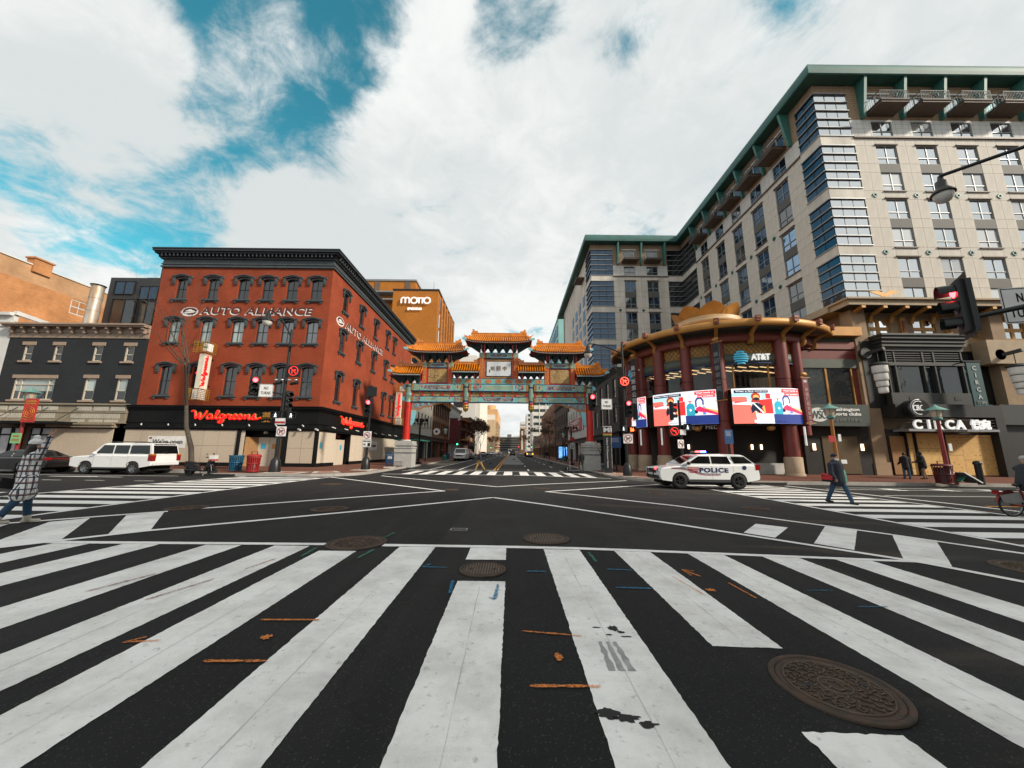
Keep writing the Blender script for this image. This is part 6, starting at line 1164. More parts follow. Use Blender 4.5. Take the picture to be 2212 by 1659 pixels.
ROPE = mat('red_rope', (.42, .02, .015), .7)
for x, z0, z1, y in ((-3.05, 7.7, 12.0, 34.95), (-2.75, 6.65, 12.0, 34.95), (.05, 6.65, 12.0, 34.95), (.38, 7.7, 12.0, 34.95), (-8.75, 7.7, 11, 35.05), (-8.95, 6.6, 11, 35.05), (-6.25, 7.65, 11, 35.05), (-6.0, 6.6, 11, 35.05), (3.4, 6.6, 11, 35.05), (3.65, 7.7, 11, 35.05), (6.05, 7.7, 11, 35.05), (6.3, 6.6, 11, 35.05), (-5.3, 7.7, 9.3, 35.2), (-3.7, 7.7, 9.3, 35.2), (1.0, 7.7, 9.3, 35.2), (2.7, 7.7, 9.3, 35.2)):
    o = put('bell_rope', MB().tube([(x, y, z0), (x, y, z1)], .022, 4), ROPE, ar); put('bell', MB().lathe([(.02, .12), (.06, .08), (.07, -.05), (.03, -.14)], (x, y, z0), 8), ROPE, o)
# ================================================================ THE STREET BEYOND THE ARCH
DREC2 = MATS['dark_recess']
def row_building(name, label, Mf, a, b, z1, wallm, nx, zrows, wsize, glass, framem, shop=None, depth=14., cat='building', cornice=None, group=None, top=None, sillm=None):
    """street building: front with real openings, windows as parts, ground-floor shop front, cornice; Mf is its facade frame (local x from a to b)"""
    p0 = Mf @ Vector(((a+b)/2, 0, 0)); t = root(name, label, cat, tuple(p0), group); w, h = wsize; L = b-a; step = L/nx
    zs = 4.0 if shop else 0.
    hol = [(a+step*(i+.5)-w/2, a+step*(i+.5)+w/2, z, z+h) for i in range(nx) for z in zrows]
    put('wall', wall_holes(b, zs, z1, hol, .2, a), wallm, t, Mf)
    put('shell', MB().quad((a, 0, 0), (a, depth, 0), (a, depth, z1), (a, 0, z1)).quad((b, 0, 0), (b, 0, z1), (b, depth, z1), (b, depth, 0)).quad((a, depth, 0), (b, depth, 0), (b, depth, z1), (a, depth, z1)).quad((a, 0, z1-.02), (b, 0, z1-.02), (b, depth, z1-.02), (a, depth, z1-.02)), wallm, t, Mf)
    put('backing', MB().quad((a, .35, zs), (b, .35, zs), (b, .35, z1-.1), (a, .35, z1-.1)), DREC2, t, Mf)
    fm, pm = win_mb(w, h, 1, 2, .07).mesh('frame'), pane_mb(w, h).mesh('pane'); sm = MB().box(-.1, w+.1, -.08, .05, -.12, 0).mesh('sill')
    for hh in hol:
        o = put('window', fm, framem, t, Mf @ LOC(hh[0], 0, hh[2])); put('pane', pm, glass, o, Mf @ LOC(hh[0], 0, hh[2]))
        if sillm: put('sill', sm, sillm, o, Mf @ LOC(hh[0], 0, hh[2]))
    if cornice:
        for k, (dz, th, pr) in enumerate(((-.5, .2, .12), (-.3, .2, .3), (-.1, .2, .5))): put('cornice_moulding', MB().box(a, b, -pr, .05, z1+dz, z1+dz+th), cornice, t, Mf)
    if shop:
        put('shop_fascia', MB().box(a, b, -.12, .2, 3.3, 4.0), shop, t, Mf); put('shop_ledge', MB().box(a, b, -.3, .2, 3.95, 4.1), shop, t, Mf); put('shop_recess', MB().quad((a, .5, 0), (b, .5, 0), (b, .5, 3.3), (a, .5, 3.3)), GL_DARK, t, Mf)
        k = max(2, int(L/3.2))
        for i in range(k+1): x = a+(L-.4)*i/k; put('shop_pier', MB().box(x, x+.4, -.05, .5, 0, 3.3), shop if i % 2 else wallm, t, Mf)
    return t
FL = frame_e(-15.3, 0); FR = frame_n(13.0, 0)
CREAMW = mat('cream_stucco', (.56, .53, .46), .8, var=.1, scale=.8); BROWNF = mat('brown_pier', (.20, .085, .035), .7, var=.15); WHITEB = mat('white_brick', (.60, .59, .56), .8, var=.1); DKBR = mat('dark_brick_row', (.075, .045, .035), .85, var=.2); TANB = mat('tan_concrete', (.60, .44, .27), .85, var=.1, scale=.2); WHT = mat('white_slab', (.68, .66, .61), .8, var=.05, scale=.1); MOTB = brick('motto_brick', (.46, .17, .028), (.40, .14, .022), (.40, .16, .04), .3, .1, .85, .006, .12, .3)
row_building('street_building', 'cream side-street building with dark cornice just past the red corner building', FL, 54.3, 70.8, 15.4, CREAMW, 7, (5.6, 9.2, 12.4), (1.0, 2.2), GL_DARK, BLACKM, CHAR, cornice=CHAR, sillm=CREAMW)
row_building('street_building', 'brown-piered hotel front with tall dark windows beside the cream building', FL, 71.2, 89.8, 11.4, BROWNF, 9, (4.7, 8.3), (1.35, 2.7), GL_DARK, BLACKM, DKBR, depth=9, cornice=DKBR)
row_building('street_building', 'white brick row building with maroon banners further down the street', FL, 90.2, 109.4, 12.9, WHITEB, 8, (5.4, 8.8), (.9, 2.2), GL_DARK, WHITEB, WHITEB, cornice=WHITEB)
row_building('street_building', 'dark brick row building before the white slab tower', FL, 132, 155, 13.4, DKBR, 7, (5., 8.6), (1.1, 2.2), GL_DARK, BLACKM, DKBR, cornice=BLACK)
# hotel tower with its sign
mo = root('hotel_tower', 'tall orange brick hotel with white rounded sign behind the red building', 'building', (-20, 72, 0)); FM = frame_w(0, 70)
put('wall', MB().box(-24.4, -15.2, 70, 90, 11.4, 33.6), MOTB, mo); put('parapet', MB().box(-24.5, -15.0, 69.9, 90.1, 33.6, 33.95), BLACKM, mo); put('upper_block', MB().box(-40, -22.2, 78, 92, 10, 39.5), MOTB, mo); put('upper_coping', MB().box(-40, -22.0, 77.8, 92, 39.5, 39.9), mat('grey_band', (.22, .23, .24), .5), mo); put('glazed_gap', MB().box(-40, -24.4, 76, 78, 36.0, 36.3).box(-40, -24.4, 76, 78, 34.2, 34.5), mat('grey_band', (.22, .23, .24), .5), mo)
for x in (-31.5, -24.6): put('brown_strip', MB().box(x, x+1.2, 77.9, 78, 36.3, 39.5), BRN, mo)
for i in range(6):
    y = 71.2+i*3.1
    for j in range(6): o = put('window', MB().box(-15.25, -15.16, y, y+1.75, 12.2+j*3.5, 15.2+j*3.5), BLACKM, mo); put('pane', MB().quad((-15.14, y+.08, 12.3+j*3.5), (-15.14, y+1.67, 12.3+j*3.5), (-15.14, y+1.67, 15.1+j*3.5), (-15.14, y+.08, 15.1+j*3.5)), GL_MID, o)
    put('brick_pier', MB().box(-15.2, -14.95, y+1.85, y+2.95, 11.4, 33.5), MOTB, mo)
SW_ = mat('sign_white_tube', (.85, .83, .8), .4, emit=.35); mt = root('hotel_sign', 'white rounded hotel lettering on the orange brick wall', 'sign', (-19.8, 69.8, 30))
def tubes(pts, r=.17): return MB().tube(pts, r, 8)
def L2(x, z): return (x, 69.7, z)
Z0, Z1 = 30.75, 31.95
put('letter', MB().tube([L2(-22.55, Z0), L2(-22.55, 31.6)]+[L2(-22.15+.4*cos(a), 31.55+.4*sin(a)) for a in [pi-i*pi/8 for i in range(9)]]+[L2(-21.75, Z0)], .16, 8).tube([L2(-21.75, 31.55)]+[L2(-21.35+.4*cos(a), 31.55+.4*sin(a)) for a in [pi-i*pi/8 for i in range(9)]]+[L2(-20.95, Z0)], .16, 8), SW_, mt)
for cx in (-20.0, -17.35): put('letter', MB().tube([L2(cx+.62*cos(2*pi*i/24), 31.35+.62*sin(2*pi*i/24)) for i in range(25)], .16, 8), SW_, mt)
for cx in (-19.0, -18.3): put('letter', MB().tube([L2(cx, Z0), L2(cx, 31.9)], .16, 8).tube([L2(cx-.35, 31.85), L2(cx+.35, 31.85)], .15, 8), SW_, mt)
letters('sign_letters', 'motto_cn', FM @ LOC(-19.8, -.25, 29.6), SW_, mt, 2.9, .55, .08)
for x, h in ((-19.6, 1.7), (-16.3, 1.9), (-15.6, .6)): t = root('roof_antenna', {-19.6: 'thin antenna mast on the hotel roof above the sign', -16.3: 'tallest antenna mast near the hotel roof corner', -15.6: 'short antenna stub at the hotel roof corner'}[x], 'antenna', (x, 70.5, 33.9)); put('mast', MB().cone((x, 70.5, 33.9), (x, 70.5, 33.9+h), .05, .02, 6), BLACKM, t); put('foot', MB().box(x-.15, x+.15, 70.35, 70.65, 33.94, 34.1), WPAINT, t)
# Chinese shop house
cb = root('chinese_shophouse', 'red and gold balconied Chinese shop house on the side street', 'building', (-15.3, 120, 0)); CR = mat('shophouse_red', (.32, .06, .02), .6, var=.2); CO = mat('shophouse_orange', (.50, .19, .03), .5, var=.2)
put('wall', MB().box(-24, -15.3, 110, 131.8, 0, 11), DKBR, cb)
for i in range(5): y = 110.4+i*5.1; put('post', MB().box(-13.9, -13.5, y, y+.45, 4.5, 10), CR, cb)
for z in (4.6, 7.4): put('balcony', MB().box(-15.3, -13.4, 110, 131.5, z, z+.35), CO, cb); put('balustrade', MB().box(-13.5, -13.4, 110, 131.5, z+.35, z+1.2), CO, cb)
for z, d in ((7.2, 2.6), (10.0, 2.9)):
    put('tiled_eave', MB().add([(-15.3, 109.6, z+.9), (-15.3, 132, z+.9), (-15.3+d, 132.4, z+.1), (-15.3+d, 109.2, z+.1), (-15.3, 109.6, z+.75), (-15.3, 132, z+.75), (-15.3+d, 132.4, z-.05), (-15.3+d, 109.2, z-.05)], [(0, 1, 2, 3), (7, 6, 5, 4), (2, 6, 7, 3), (3, 7, 4, 0)]), TILE, cb)
# tall blocks far down the street
wsb = root('white_slab_tower', 'blank white slab tower rising behind the side street rooftops on the hotel side', 'building', (-20, 175, 0)); put('slab', MB().box(-26, -17.4, 175, 230, 0, 48), WHT, wsb); put('slab_return', MB().box(-17.4, -15.3, 175.4, 230, 0, 47.5), mat('white_slab_lit', (.74, .70, .62), .8), wsb)  # return face: brighter warm copy of the slab white, sunlight in its colour
for z in (17.0, 24): put('slab_joint', MB().box(-26, -17.4, 174.96, 175, z, z+.15), TANB, wsb)
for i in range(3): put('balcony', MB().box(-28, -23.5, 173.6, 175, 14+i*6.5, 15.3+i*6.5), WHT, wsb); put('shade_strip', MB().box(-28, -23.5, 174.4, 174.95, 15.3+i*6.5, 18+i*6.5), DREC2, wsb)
tb = root('tan_tower', 'sunlit tan stepped apartment block at the far end of the street', 'building', (-23, 353, 0)); put('block', MB().box(-31, -15.3, 353, 470, 0, 31.5), TANB, tb); put('block', MB().box(-31, -14.6, 375, 480, 31.5, 44), mat('tan_orange', (.62, .36, .17), .85, var=.1, scale=.2), tb); put('penthouse', MB().lathe([(5.5, 44), (5.5, 49), (.1, 49.2)], (-22, 385, 0), 16), MATS['tan_orange'], tb); put('white_box', MB().box(-26, -17, 372, 375, 32, 38), WHT, tb)
for k in range(13):
    for j in range(9): o = put('window', MB().box(-15.25, -15.1, 357+k*8.5, 361+k*8.5, 4+j*3.1, 5.7+j*3.1), GL_DARK, tb); put('balcony', MB().box(-15.1, -14.2, 356+k*8.5, 362+k*8.5, 3.7+j*3.1, 4.5+j*3.1), TANB, o)
eb = root('end_block', 'long grey office block closing the far end of the street', 'building', (0, 600, 0)); ENDG = mat('grey_ribbed_office', (.16, .155, .145), .8, var=.15, scale=.05)
put('block', MB().box(-20, 22, 600, 640, 0, 24.5), ENDG, eb); put('plant_room', MB().box(-7, 0, 605, 625, 24.5, 29), ENDG, eb); put('roof_sign', MB().box(3, 14, 604, 606, 24.5, 26.5), WHT, eb)
for j in range(6): put('window_band', MB().box(-20, 22, 599.7, 600, 3+j*3.6, 4.7+j*3.6), DREC2, eb)
FRW = frame_w(0, 223)
wt = root('white_office_tower', 'white gridded office tower on the arcade side of the far street', 'building', (18, 223, 0)); put('core', MB().box(13, 30, 223.4, 260, 0, 44), WHT, wt)
for i in range(5):
    put('pier', MB().box(13+i*4-.25, 13+i*4+.25, 222.9, 223.5, 0, 44), WHT, wt)
    for j in range(10):
        put('spandrel', MB().box(13+i*4+.25, 17+i*4-.25, 223.1, 223.45, 2.6+j*4.1, 4.9+j*4.1), WHT, wt)
        for k in range(2): o = put('window', MB().box(13.3+i*4+k*1.8, 14.9+i*4+k*1.8, 223.2, 223.4, 4.95+j*4.1, 6.65+j*4.1), BLACKM, wt); put('pane', MB().quad((13.4+i*4+k*1.8, 223.17, 5.05+j*4.1), (14.8+i*4+k*1.8, 223.17, 5.05+j*4.1), (14.8+i*4+k*1.8, 223.17, 6.55+j*4.1), (13.4+i*4+k*1.8, 223.17, 6.55+j*4.1)), GL_MID, o)
tt = root('slim_white_tower', 'slim white tower with one column of windows and brown brick flank', 'building', (16, 318, 0)); put('shaft', MB().box(13, 17.6, 318, 345, 0, 33.8), WHT, tt); put('brick_flank', MB().box(17.6, 20, 317.5, 345, 0, 34.5), BROWNF, tt)
for j in range(8): put('window', MB().box(14.4, 16, 317.9, 318, 5+j*3.8, 7+j*3.8), GL_DARK, tt)
t2 = root('brown_tower', 'brown and orange brick tower beyond the slim white one', 'building', (16, 540, 0)); put('shaft', MB().box(13, 19.5, 540, 590, 0, 34), BROWNF, t2); put('pale_strip', MB().box(14.6, 16.6, 539.5, 540, 4, 31), WHT, t2); put('cap', MB().box(14.5, 19, 538, 590, 34, 37), MATS['tan_orange'], t2)
t3 = root('pale_far_block', 'pale flat-roofed block behind the brown far tower', 'building', (20, 620, 0)); put('block', MB().box(15, 30, 620, 660, 0, 51), WHT, t3)
for j in range(8): put('window_band', MB().box(15.5, 30, 619.8, 620, 6+j*5.5, 8+j*5.5), GL_MID, t3)
# right-hand row
row_building('street_building', 'dark stone classical building between the arch and the round pavilion', FR, -58, -44.2, 12.0, mat('sooty_stone', (.050, .047, .042), .85, var=.25, scale=.8), 4, (5.2, 8.4), (1.5, 2.4), GL_MID, CHAR, MATS['dark_recess'], cornice=mat('sooty_trim', (.11, .105, .095), .85, var=.2), depth=16)
row_building('street_building', 'white painted low building with red sign past the dark stone one', FR, -84.5, -58.3, 10.5, WHITEB, 8, (5.4, 8.2), (.9, 1.5), GL_DARK, BLACKM, DKBR)
row_building('street_building', 'brown brick building with deep dark eaves on the arcade side', FR, -110, -85, 13.4, DKBR, 8, (4.8, 8.4), (1.2, 2.6), GL_MID, BLACKM, BROWNF, cornice=BLACK)
row_building('street_building', 'orange-brown brick block before the white office tower', FR, -160, -110.3, 16.5, mat('rust_brick', (.24, .10, .05), .85, var=.2), 14, (5, 8.6, 12.2), (1.4, 2.2), GL_MID, WHITEB, DKBR)
row_building('street_building', 'low dark shop row at the far end of the arcade side', FR, -222, -160.3, 9, DKBR, 14, (5.2,), (1.4, 2.0), GL_DARK, BLACKM, BROWNF)
rsn = root('red_property_sign', 'red property sign with pale lettering on the white painted wall', 'sign', (12.9, 74, 6)); put('board', MB().box(12.85, 12.95, 68, 82.5, 5.7, 8.0), mat('sign_red', (.42, .03, .03), .5, var=.1), rsn); letters('sign_letters', 'realty', FR @ LOC(-75, -.2, 7.3), WHITE_P, rsn, 10.5, .8); letters('sign_letters', 'phone', FR @ LOC(-75, -.2, 6.2), WHITE_P, rsn, 10.5, .6)
# teal tower over the arch
tl = root('teal_tower', 'pale teal clad tower rising behind the apartment wing', 'building', (20, 115, 0)); TLC = mat('pale_teal_cladding', (.24, .50, .47), .5, var=.08, scale=.3); put('core', MB().box(15.2, 30, 115, 150, 0, 45.5), TLC, tl); put('roof_edge', MB().box(15.0, 30.2, 114.8, 150.2, 45.5, 46), mat('teal_edge', (.16, .4, .38), .5), tl)
for j in range(12): o = put('window_band', MB().box(17.6, 21.0, 114.85, 115, 8+j*3.1, 10.2+j*3.1), GL_MID, tl); put('transom', MB().box(17.6, 21.0, 114.75, 114.9, 10.2+j*3.1, 10.5+j*3.1), SILV, o)
for k in range(7):
    for j in range(5): put('window', MB().box(15.05, 15.2, 118+k*4.4, 120.6+k*4.4, 20+j*5, 23.6+j*5), GL_BLUE, tl)
# unseen block added on the near corner behind the camera to shade the crossing
nc = root('near_shade_block', 'stone office block added out of the picture on the near corner to shade the crossing', 'building', (35, -25, 0)); put('walls', MB().box(16, 70, -60, -7, -.2, 27), TST, nc); put('cornice', MB().box(15.5, 70.5, -60.5, -6.5, 27, 27.8), TANS, nc)
for i in range(12):
    for j in range(7): put('window', MB().box(17.5+i*4.2, 19.7+i*4.2, -7.0, -6.94, 1.5+j*3.6, 3.8+j*3.6), GL_MID, nc)
# ================================================================ VEHICLES
TYRE = mat('tyre_rubber', (.012, .012, .012), .85, var=.2); RIMS = mat('alloy_rim', (.26, .27, .28), .3, metal=.8, var=.05); RIMB = mat('black_steel_rim', (.02, .02, .021), .4, metal=.4); CARG = mat('car_glass', (.004, .0045, .005), .06, var=0, spec=.6); CLAD = mat('grey_cladding', (.03, .03, .032), .7); CHROME = mat('chrome', (.6, .6, .6), .15, metal=1., var=0); TAIL = mat('tail_lamp', (.22, .006, .005), .2, var=.1, emit=.05); AMBER = mat('amber_lamp', (.5, .16, .01), .25); HEADL = mat('head_lamp', (.55, .57, .6), .12, var=.05, metal=.3); UNDER = mat('underbody', (.006, .006, .006), .9)
def paint(name, c): return mat('paint_'+name, c, .28, var=.04, coat=.7, scale=.6)
def wheel(parent, x, y, r, w, rim, spokes, s):
    o = put('wheel', MB().lathe([(r*.62, -w/2), (r*.93, -w/2), (r, -w*.36), (r, w*.36), (r*.93, w/2), (r*.62, w/2)], (0, 0, 0), 28), TYRE, parent, LOC(x, y, r, 0, radians(90))); M = LOC(x, y, r, 0, radians(90))
    zf = (-s)*w/2*.9
    put('rim', MB().lathe([(r*.62, zf), (r*.58, zf*1.02), (r*.54, zf*.5), (.001, zf*.45)], (0, 0, 0), 28), rim, o, M)
    sp = MB()
    for i in range(spokes):
        a = 2*pi*i/spokes; sp.bar((r*.08*cos(a), r*.08*sin(a), zf*.85), (r*.54*cos(a), r*.54*sin(a), zf*.95), r*.16, .03)
    sp.cone((0, 0, zf*.7), (0, 0, zf*1.0), r*.16, r*.13, 12); put('spokes', sp, CHROME if spokes == 3 else rim, o, M)
def loft_body(out, hw, slices):
    """side outline swept across the width: rounded shoulders and ends"""
    n = len(out); zm = sum(p[1] for p in out)/n; zt = max(p[1] for p in out); xm = (max(p[0] for p in out)+min(p[0] for p in out))/2; mb = MB(); V = []
    for f, e, d in slices:
        for x, z in out: V.append((xm+(x-xm)*(1-e), f*hw, z-(d*max(0, (z-.75)/(zt-.75)) if z > .75 else 0)))
    k = len(slices); F = [(j*n+i, j*n+(i+1) % n, (j+1)*n+(i+1) % n, (j+1)*n+i) for j in range(k-1) for i in range(n)]
    mb.add(V, F, True); mb.add(V[:n], [tuple(range(n))]); mb.add(V[-n:], [tuple(range(n-1, -1, -1))]); return mb
SL = [(-1, .022, .10), (-.985, .012, .05), (-.94, .006, .015), (-.7, .0, 0), (0, -.004, -.012), (.7, .0, 0), (.94, .006, .015), (.985, .012, .05), (1, .022, .10)]
def arch(x, r, zb, n=9): return [(x+r*cos(pi*i/n), max(zb, .0)+r*sin(pi*i/n)*1.0) for i in range(n+1)]
def car(name, label, cat, spec, pm, group=None):
    """spec: dict with outline, wheels, greenhouse, windows"""
    t = root(name, label, cat, (0, 0, 0), group); hw = spec['w']/2; zb = spec.get('zb', .3); r = spec['r']; wf, wr = spec['wheels']
    out = [(spec['rear'], zb+.12)]+[(wr-r*1.16, zb)]+[(wr+r*1.16*cos(pi-pi*i/9), zb+.02+(r*1.16+r-zb)*sin(pi*i/9)) for i in range(1, 9)]+[(wr+r*1.16, zb), (wf-r*1.16, zb)]+[(wf+r*1.16*cos(pi-pi*i/9), zb+.02+(r*1.16+r-zb)*sin(pi*i/9)) for i in range(1, 9)]+[(wf+r*1.16, zb)]+spec['top']
    b = put('body', loft_body(out, hw, SL), pm, t)
    m = b.modifiers.new('round', 'BEVEL'); m.width = .02; m.segments = 2; m.limit_method = 'ANGLE'; m.angle_limit = radians(35)
    put('underbody', MB().box(spec['rear']+.3, spec['front']-.3, -hw*.72, hw*.72, .22, .8), UNDER, t)
    xa, xb, xc, xd = spec['gh']; zb2, zr = spec['ghz']; wb, wr_ = hw*.955, hw*spec.get('tuck', .80); V = []
    prof = [(xa, zb2-.08, wb), (xa-.02, zb2, wb), (xb+.06, zr-.09, wr_+.03), (xb-.12, zr-.02, wr_-.05), ((xb+xc)/2, zr+.012, wr_-.08), (xc+.14, zr-.02, wr_-.05), (xc-.02, zr-.08, wr_+.02), (xd+.02, zb2, wb), (xd, zb2-.08, wb)]
    for s in (-1, 1): V += [(x, s*y, z) for x, z, y in prof]
    n = len(prof); g = MB().add(V, [(i, i+1, n+i+1, n+i) for i in range(n-1)], False); g.add(V, [tuple(range(n-1, -1, -1)), tuple(range(n, 2*n))]); gh = put('cabin', g, pm, t); m = gh.modifiers.new('round', 'BEVEL'); m.width = .035; m.segments = 2; m.limit_method = 'ANGLE'; m.angle_limit = radians(25)
    yy = lambda z: wb+(wr_+.03-wb)*(z-zb2)/(zr-.09-zb2)
    for P in spec['win']:
        for s in (-1, 1):
            mb = MB(); Q = [(x, s*(yy(z)+.012), z) for x, z in P]; Qi = [(x, s*(yy(z)-.01), z) for x, z in P]; mb.add(Q, [tuple(range(len(Q)))]); k = len(Q); mb.add(Q+Qi, [(i, (i+1) % k, k+(i+1) % k, k+i) for i in range(k)]); put('side_window', mb, CARG, t)
    def end_glass(nm, x0, x1, f0, f1, off):
        za, zb_ = zb2+(zr-.09-zb2)*f0, zb2+(zr-.09-zb2)*f1; xa_, xb_ = x0+(x1-x0)*f0, x0+(x1-x0)*f1; ya, yb = yy(za)*.9, yy(zb_)*.9; put(nm, MB().quad((xa_+off, -ya, za), (xa_+off, ya, za), (xb_+off, yb, zb_), (xb_+off, -yb, zb_)), CARG, t)
    end_glass('windscreen', xa-.02, xb+.06, .06, .97, .03); end_glass('rear_window', xd+.02, xc-.02, .1, .92, -.03)
    for x, s in ((wf, -1), (wf, 1), (wr, -1), (wr, 1)): wheel(t, x, s*(hw-.13), r, .24, spec['rim'], spec['spokes'], s)
    fz = spec['lampz']
    for s in (-1, 1):
        put('head_lamp', MB().cbox((spec['front']-.1, s*(hw*.78), fz), (.3, .36, .17)), HEADL, t); put('tail_lamp', MB().cbox((spec['rear']+.08, s*(hw*.88), spec.get('tailz', .98)), (.24, .26, spec.get('tailh', .34))), TAIL, t)
        put('mirror', MB().ball((xa-.35, s*(hw+.08), zb2+.06), (.1, .12, .09), 8, 6), pm if not spec.get('blackmirror') else BLACKM, t)
        for x in spec['handles']: put('door_handle', MB().cbox((x, s*(hw-.002), zb2-.15), (.2, .03, .035)), spec.get('handlem', pm), t)
        for x in spec['doors']: put('door_seam', MB().box(x-.006, x+.006, s*(hw-.012)-.012, s*(hw-.012)+.012, zb+.12, zb2-.06), UNDER, t)
    put('grille', MB().cbox((spec['front']-.01, 0, fz-.08), (.08, hw*1.1, .22)), BLACKM, t); put('number_plate', MB().cbox((spec['rear']-.015, 0, .72), (.03, .32, .16)), WHITE_P, t); put('front_bumper', MB().cbox((spec['front']-.02, 0, zb+.2), (.14, hw*1.75, .16)), spec.get('bump', pm), t); put('rear_bumper', MB().cbox((spec['rear']+.0, 0, zb+.24), (.14, hw*1.8, .18)), spec.get('bump', pm), t)
    return t
SUV = dict(w=1.98, zb=.42, r=.385, rear=-2.52, front=2.5, wheels=(1.52, -1.44), top=[(2.5, .5), (2.52, .62), (2.52, .95), (2.4, 1.08), (2.0, 1.12), (1.25, 1.18), (1.1, 1.22), (-2.42, 1.22), (-2.5, 1.1), (-2.54, .75)], gh=(1.3, .62, -2.3, -2.5), ghz=(1.22, 1.92), win=[[(1.0, 1.27), (-.02, 1.27), (-.02, 1.78), (.62, 1.78)], [(-.12, 1.27), (-.98, 1.27), (-.98, 1.78), (-.12, 1.78)], [(-1.1, 1.27), (-2.32, 1.27), (-2.2, 1.78), (-1.1, 1.78)]], rim=RIMS, spokes=6, lampz=.93, tailz=1.05, tailh=.42, handles=(.1, -.85), doors=(1.05, -.07, -1.05), tuck=.86)
WPT = paint('white', (.74, .75, .75))
c = car('parked_suv', 'white full-size SUV parked at the kerb before the boarded shop', 'car', SUV, WPT)
for s in (-1, 1): put('running_board', MB().box(-1.0, 1.05, s*1.0-.08, s*1.0+.08, .36, .44), CLAD, c); put('roof_rail', MB().tube([(.4, s*.72, 1.93), (.3, s*.72, 1.99), (-1.9, s*.72, 1.99), (-2.0, s*.72, 1.93)], .025, 6), BLACKM, c); put('reversing_lamp', MB().cbox((-2.46, s*.88, 1.22), (.22, .255, .08)), AMBER, c)
put('rear_wiper', MB().bar((-2.52, .05, 1.3), (-2.5, -.35, 1.33), .03), BLACKM, c); put('roof_spoiler', MB().cbox((-2.3, 0, 1.9), (.25, 1.5, .05)), WPT, c); place(c, (-24.72, 24.05, gz(-24.7, 24)), pi)
SED = dict(w=1.86, zb=.24, r=.335, rear=-2.42, front=2.42, wheels=(1.42, -1.42), top=[(2.42, .42), (2.44, .6), (2.3, .74), (1.9, .84), (1.2, .93), (.9, .97), (-1.7, 1.02), (-2.2, 1.03), (-2.42, .98), (-2.46, .7)], gh=(1.25, .35, -.95, -1.85), ghz=(.98, 1.44), win=[[(.92, 1.02), (-.1, 1.02), (-.1, 1.34), (.45, 1.34)], [(-.18, 1.02), (-1.35, 1.02), (-.95, 1.33), (-.18, 1.34)]], rim=RIMS, spokes=5, lampz=.68, tailz=.9, tailh=.16, handles=(.1, -.95), doors=(1.0, -.14, -1.15), tuck=.72)
BPT = paint('black', (.008, .008, .009))
c = car('parked_sedan', 'black sedan parked behind the plaid coat, tail lamps towards the white SUV', 'car', SED, BPT); put('tail_strip', MB().cbox((-2.45, 0, .9), (.03, 1.3, .05)), TAIL, c); place(c, (-31.2, 24.1, gz(-31, 24)), pi); sedan0 = c
EXP = dict(w=1.96, zb=.36, r=.385, rear=-2.5, front=2.5, wheels=(1.5, -1.45), top=[(2.44, .42), (2.52, .58), (2.52, .86), (2.42, 1.0), (2.1, 1.06), (1.3, 1.15), (1.05, 1.2), (-2.2, 1.24), (-2.42, 1.2), (-2.5, .95), (-2.54, .6)], gh=(1.4, .45, -1.85, -2.42), ghz=(1.2, 1.72), win=[[(1.05, 1.25), (-.1, 1.25), (-.1, 1.61), (.45, 1.61)], [(-.18, 1.25), (-1.12, 1.25), (-1.0, 1.61), (-.18, 1.61)], [(-1.3, 1.27), (-2.2, 1.3), (-1.85, 1.6), (-1.18, 1.61)]], rim=RIMB, spokes=5, lampz=.93, tailz=1.08, tailh=.26, handles=(.1, -.85), doors=(1.05, -.14, -1.2), blackmirror=True, bump=CLAD, tuck=.82)
c = car('police_car', 'white police patrol SUV with red and blue stripes stopped on the crosswalk', 'police car', EXP, WPT); NB = mat('police_navy', (.012, .02, .09), .4); RS = mat('police_red', (.42, .02, .025), .4)
for s in (1, -1):
    Ms = LOC(0, s*.985, 0, pi if s > 0 else 0)
    d = -s     # lettering frame runs along -x on the left side
    letters('police_lettering', 'police', Ms @ LOC(.22*(1 if s > 0 else -1), -.004, .93), NB, c, 1.45, .24, .003); letters('fleet_number', 'p1024', Ms @ LOC(-1.2*(1 if s > 0 else -1), .02, 1.13), NB, c, .22, .06, .002)
    for k in range(4): put('red_stripe', MB().prism([(.52+.02*k, 1.06-.075*k), (1.15-.05*k, 1.06-.075*k), (1.1-.05*k, 1.02-.075*k), (.5+.02*k, 1.02-.075*k)], s*.992-.002, s*.992+.002), RS, c)
    for m_, z_, w_ in ((NB, 0, .03), (RS, -.06, .025)):
        P = smooth([(1.9, 1.03+z_*.3), (1.4, 1.04+z_), (.95, .95+z_), (.4, .78+z_), (-.3, .76+z_), (-.55, .77+z_)], 4); mb = MB()
        for p, q in zip(P, P[1:]): mb.quad((p[0], s*.994, p[1]), (q[0], s*.994, q[1]), (q[0], s*.994, q[1]-w_), (p[0], s*.994, p[1]-w_))
        put('swoosh_stripe', mb, m_, c)
    put('badge', MB().poly([(-1.75+.11*cos(a), s*.993, 1.06+.11*sin(a)) for a in [2*pi*i/10 for i in range(10)]]), NB, c); put('sill_cladding', MB().box(-1.0, 1.05, s*.985-.03, s*.985+.02, .34, .47), CLAD, c); put('push_bar', MB().tube([(2.5, s*.4, .5), (2.62, s*.4, .6), (2.62, s*.4, .95)], .03, 6), BLACKM, c)
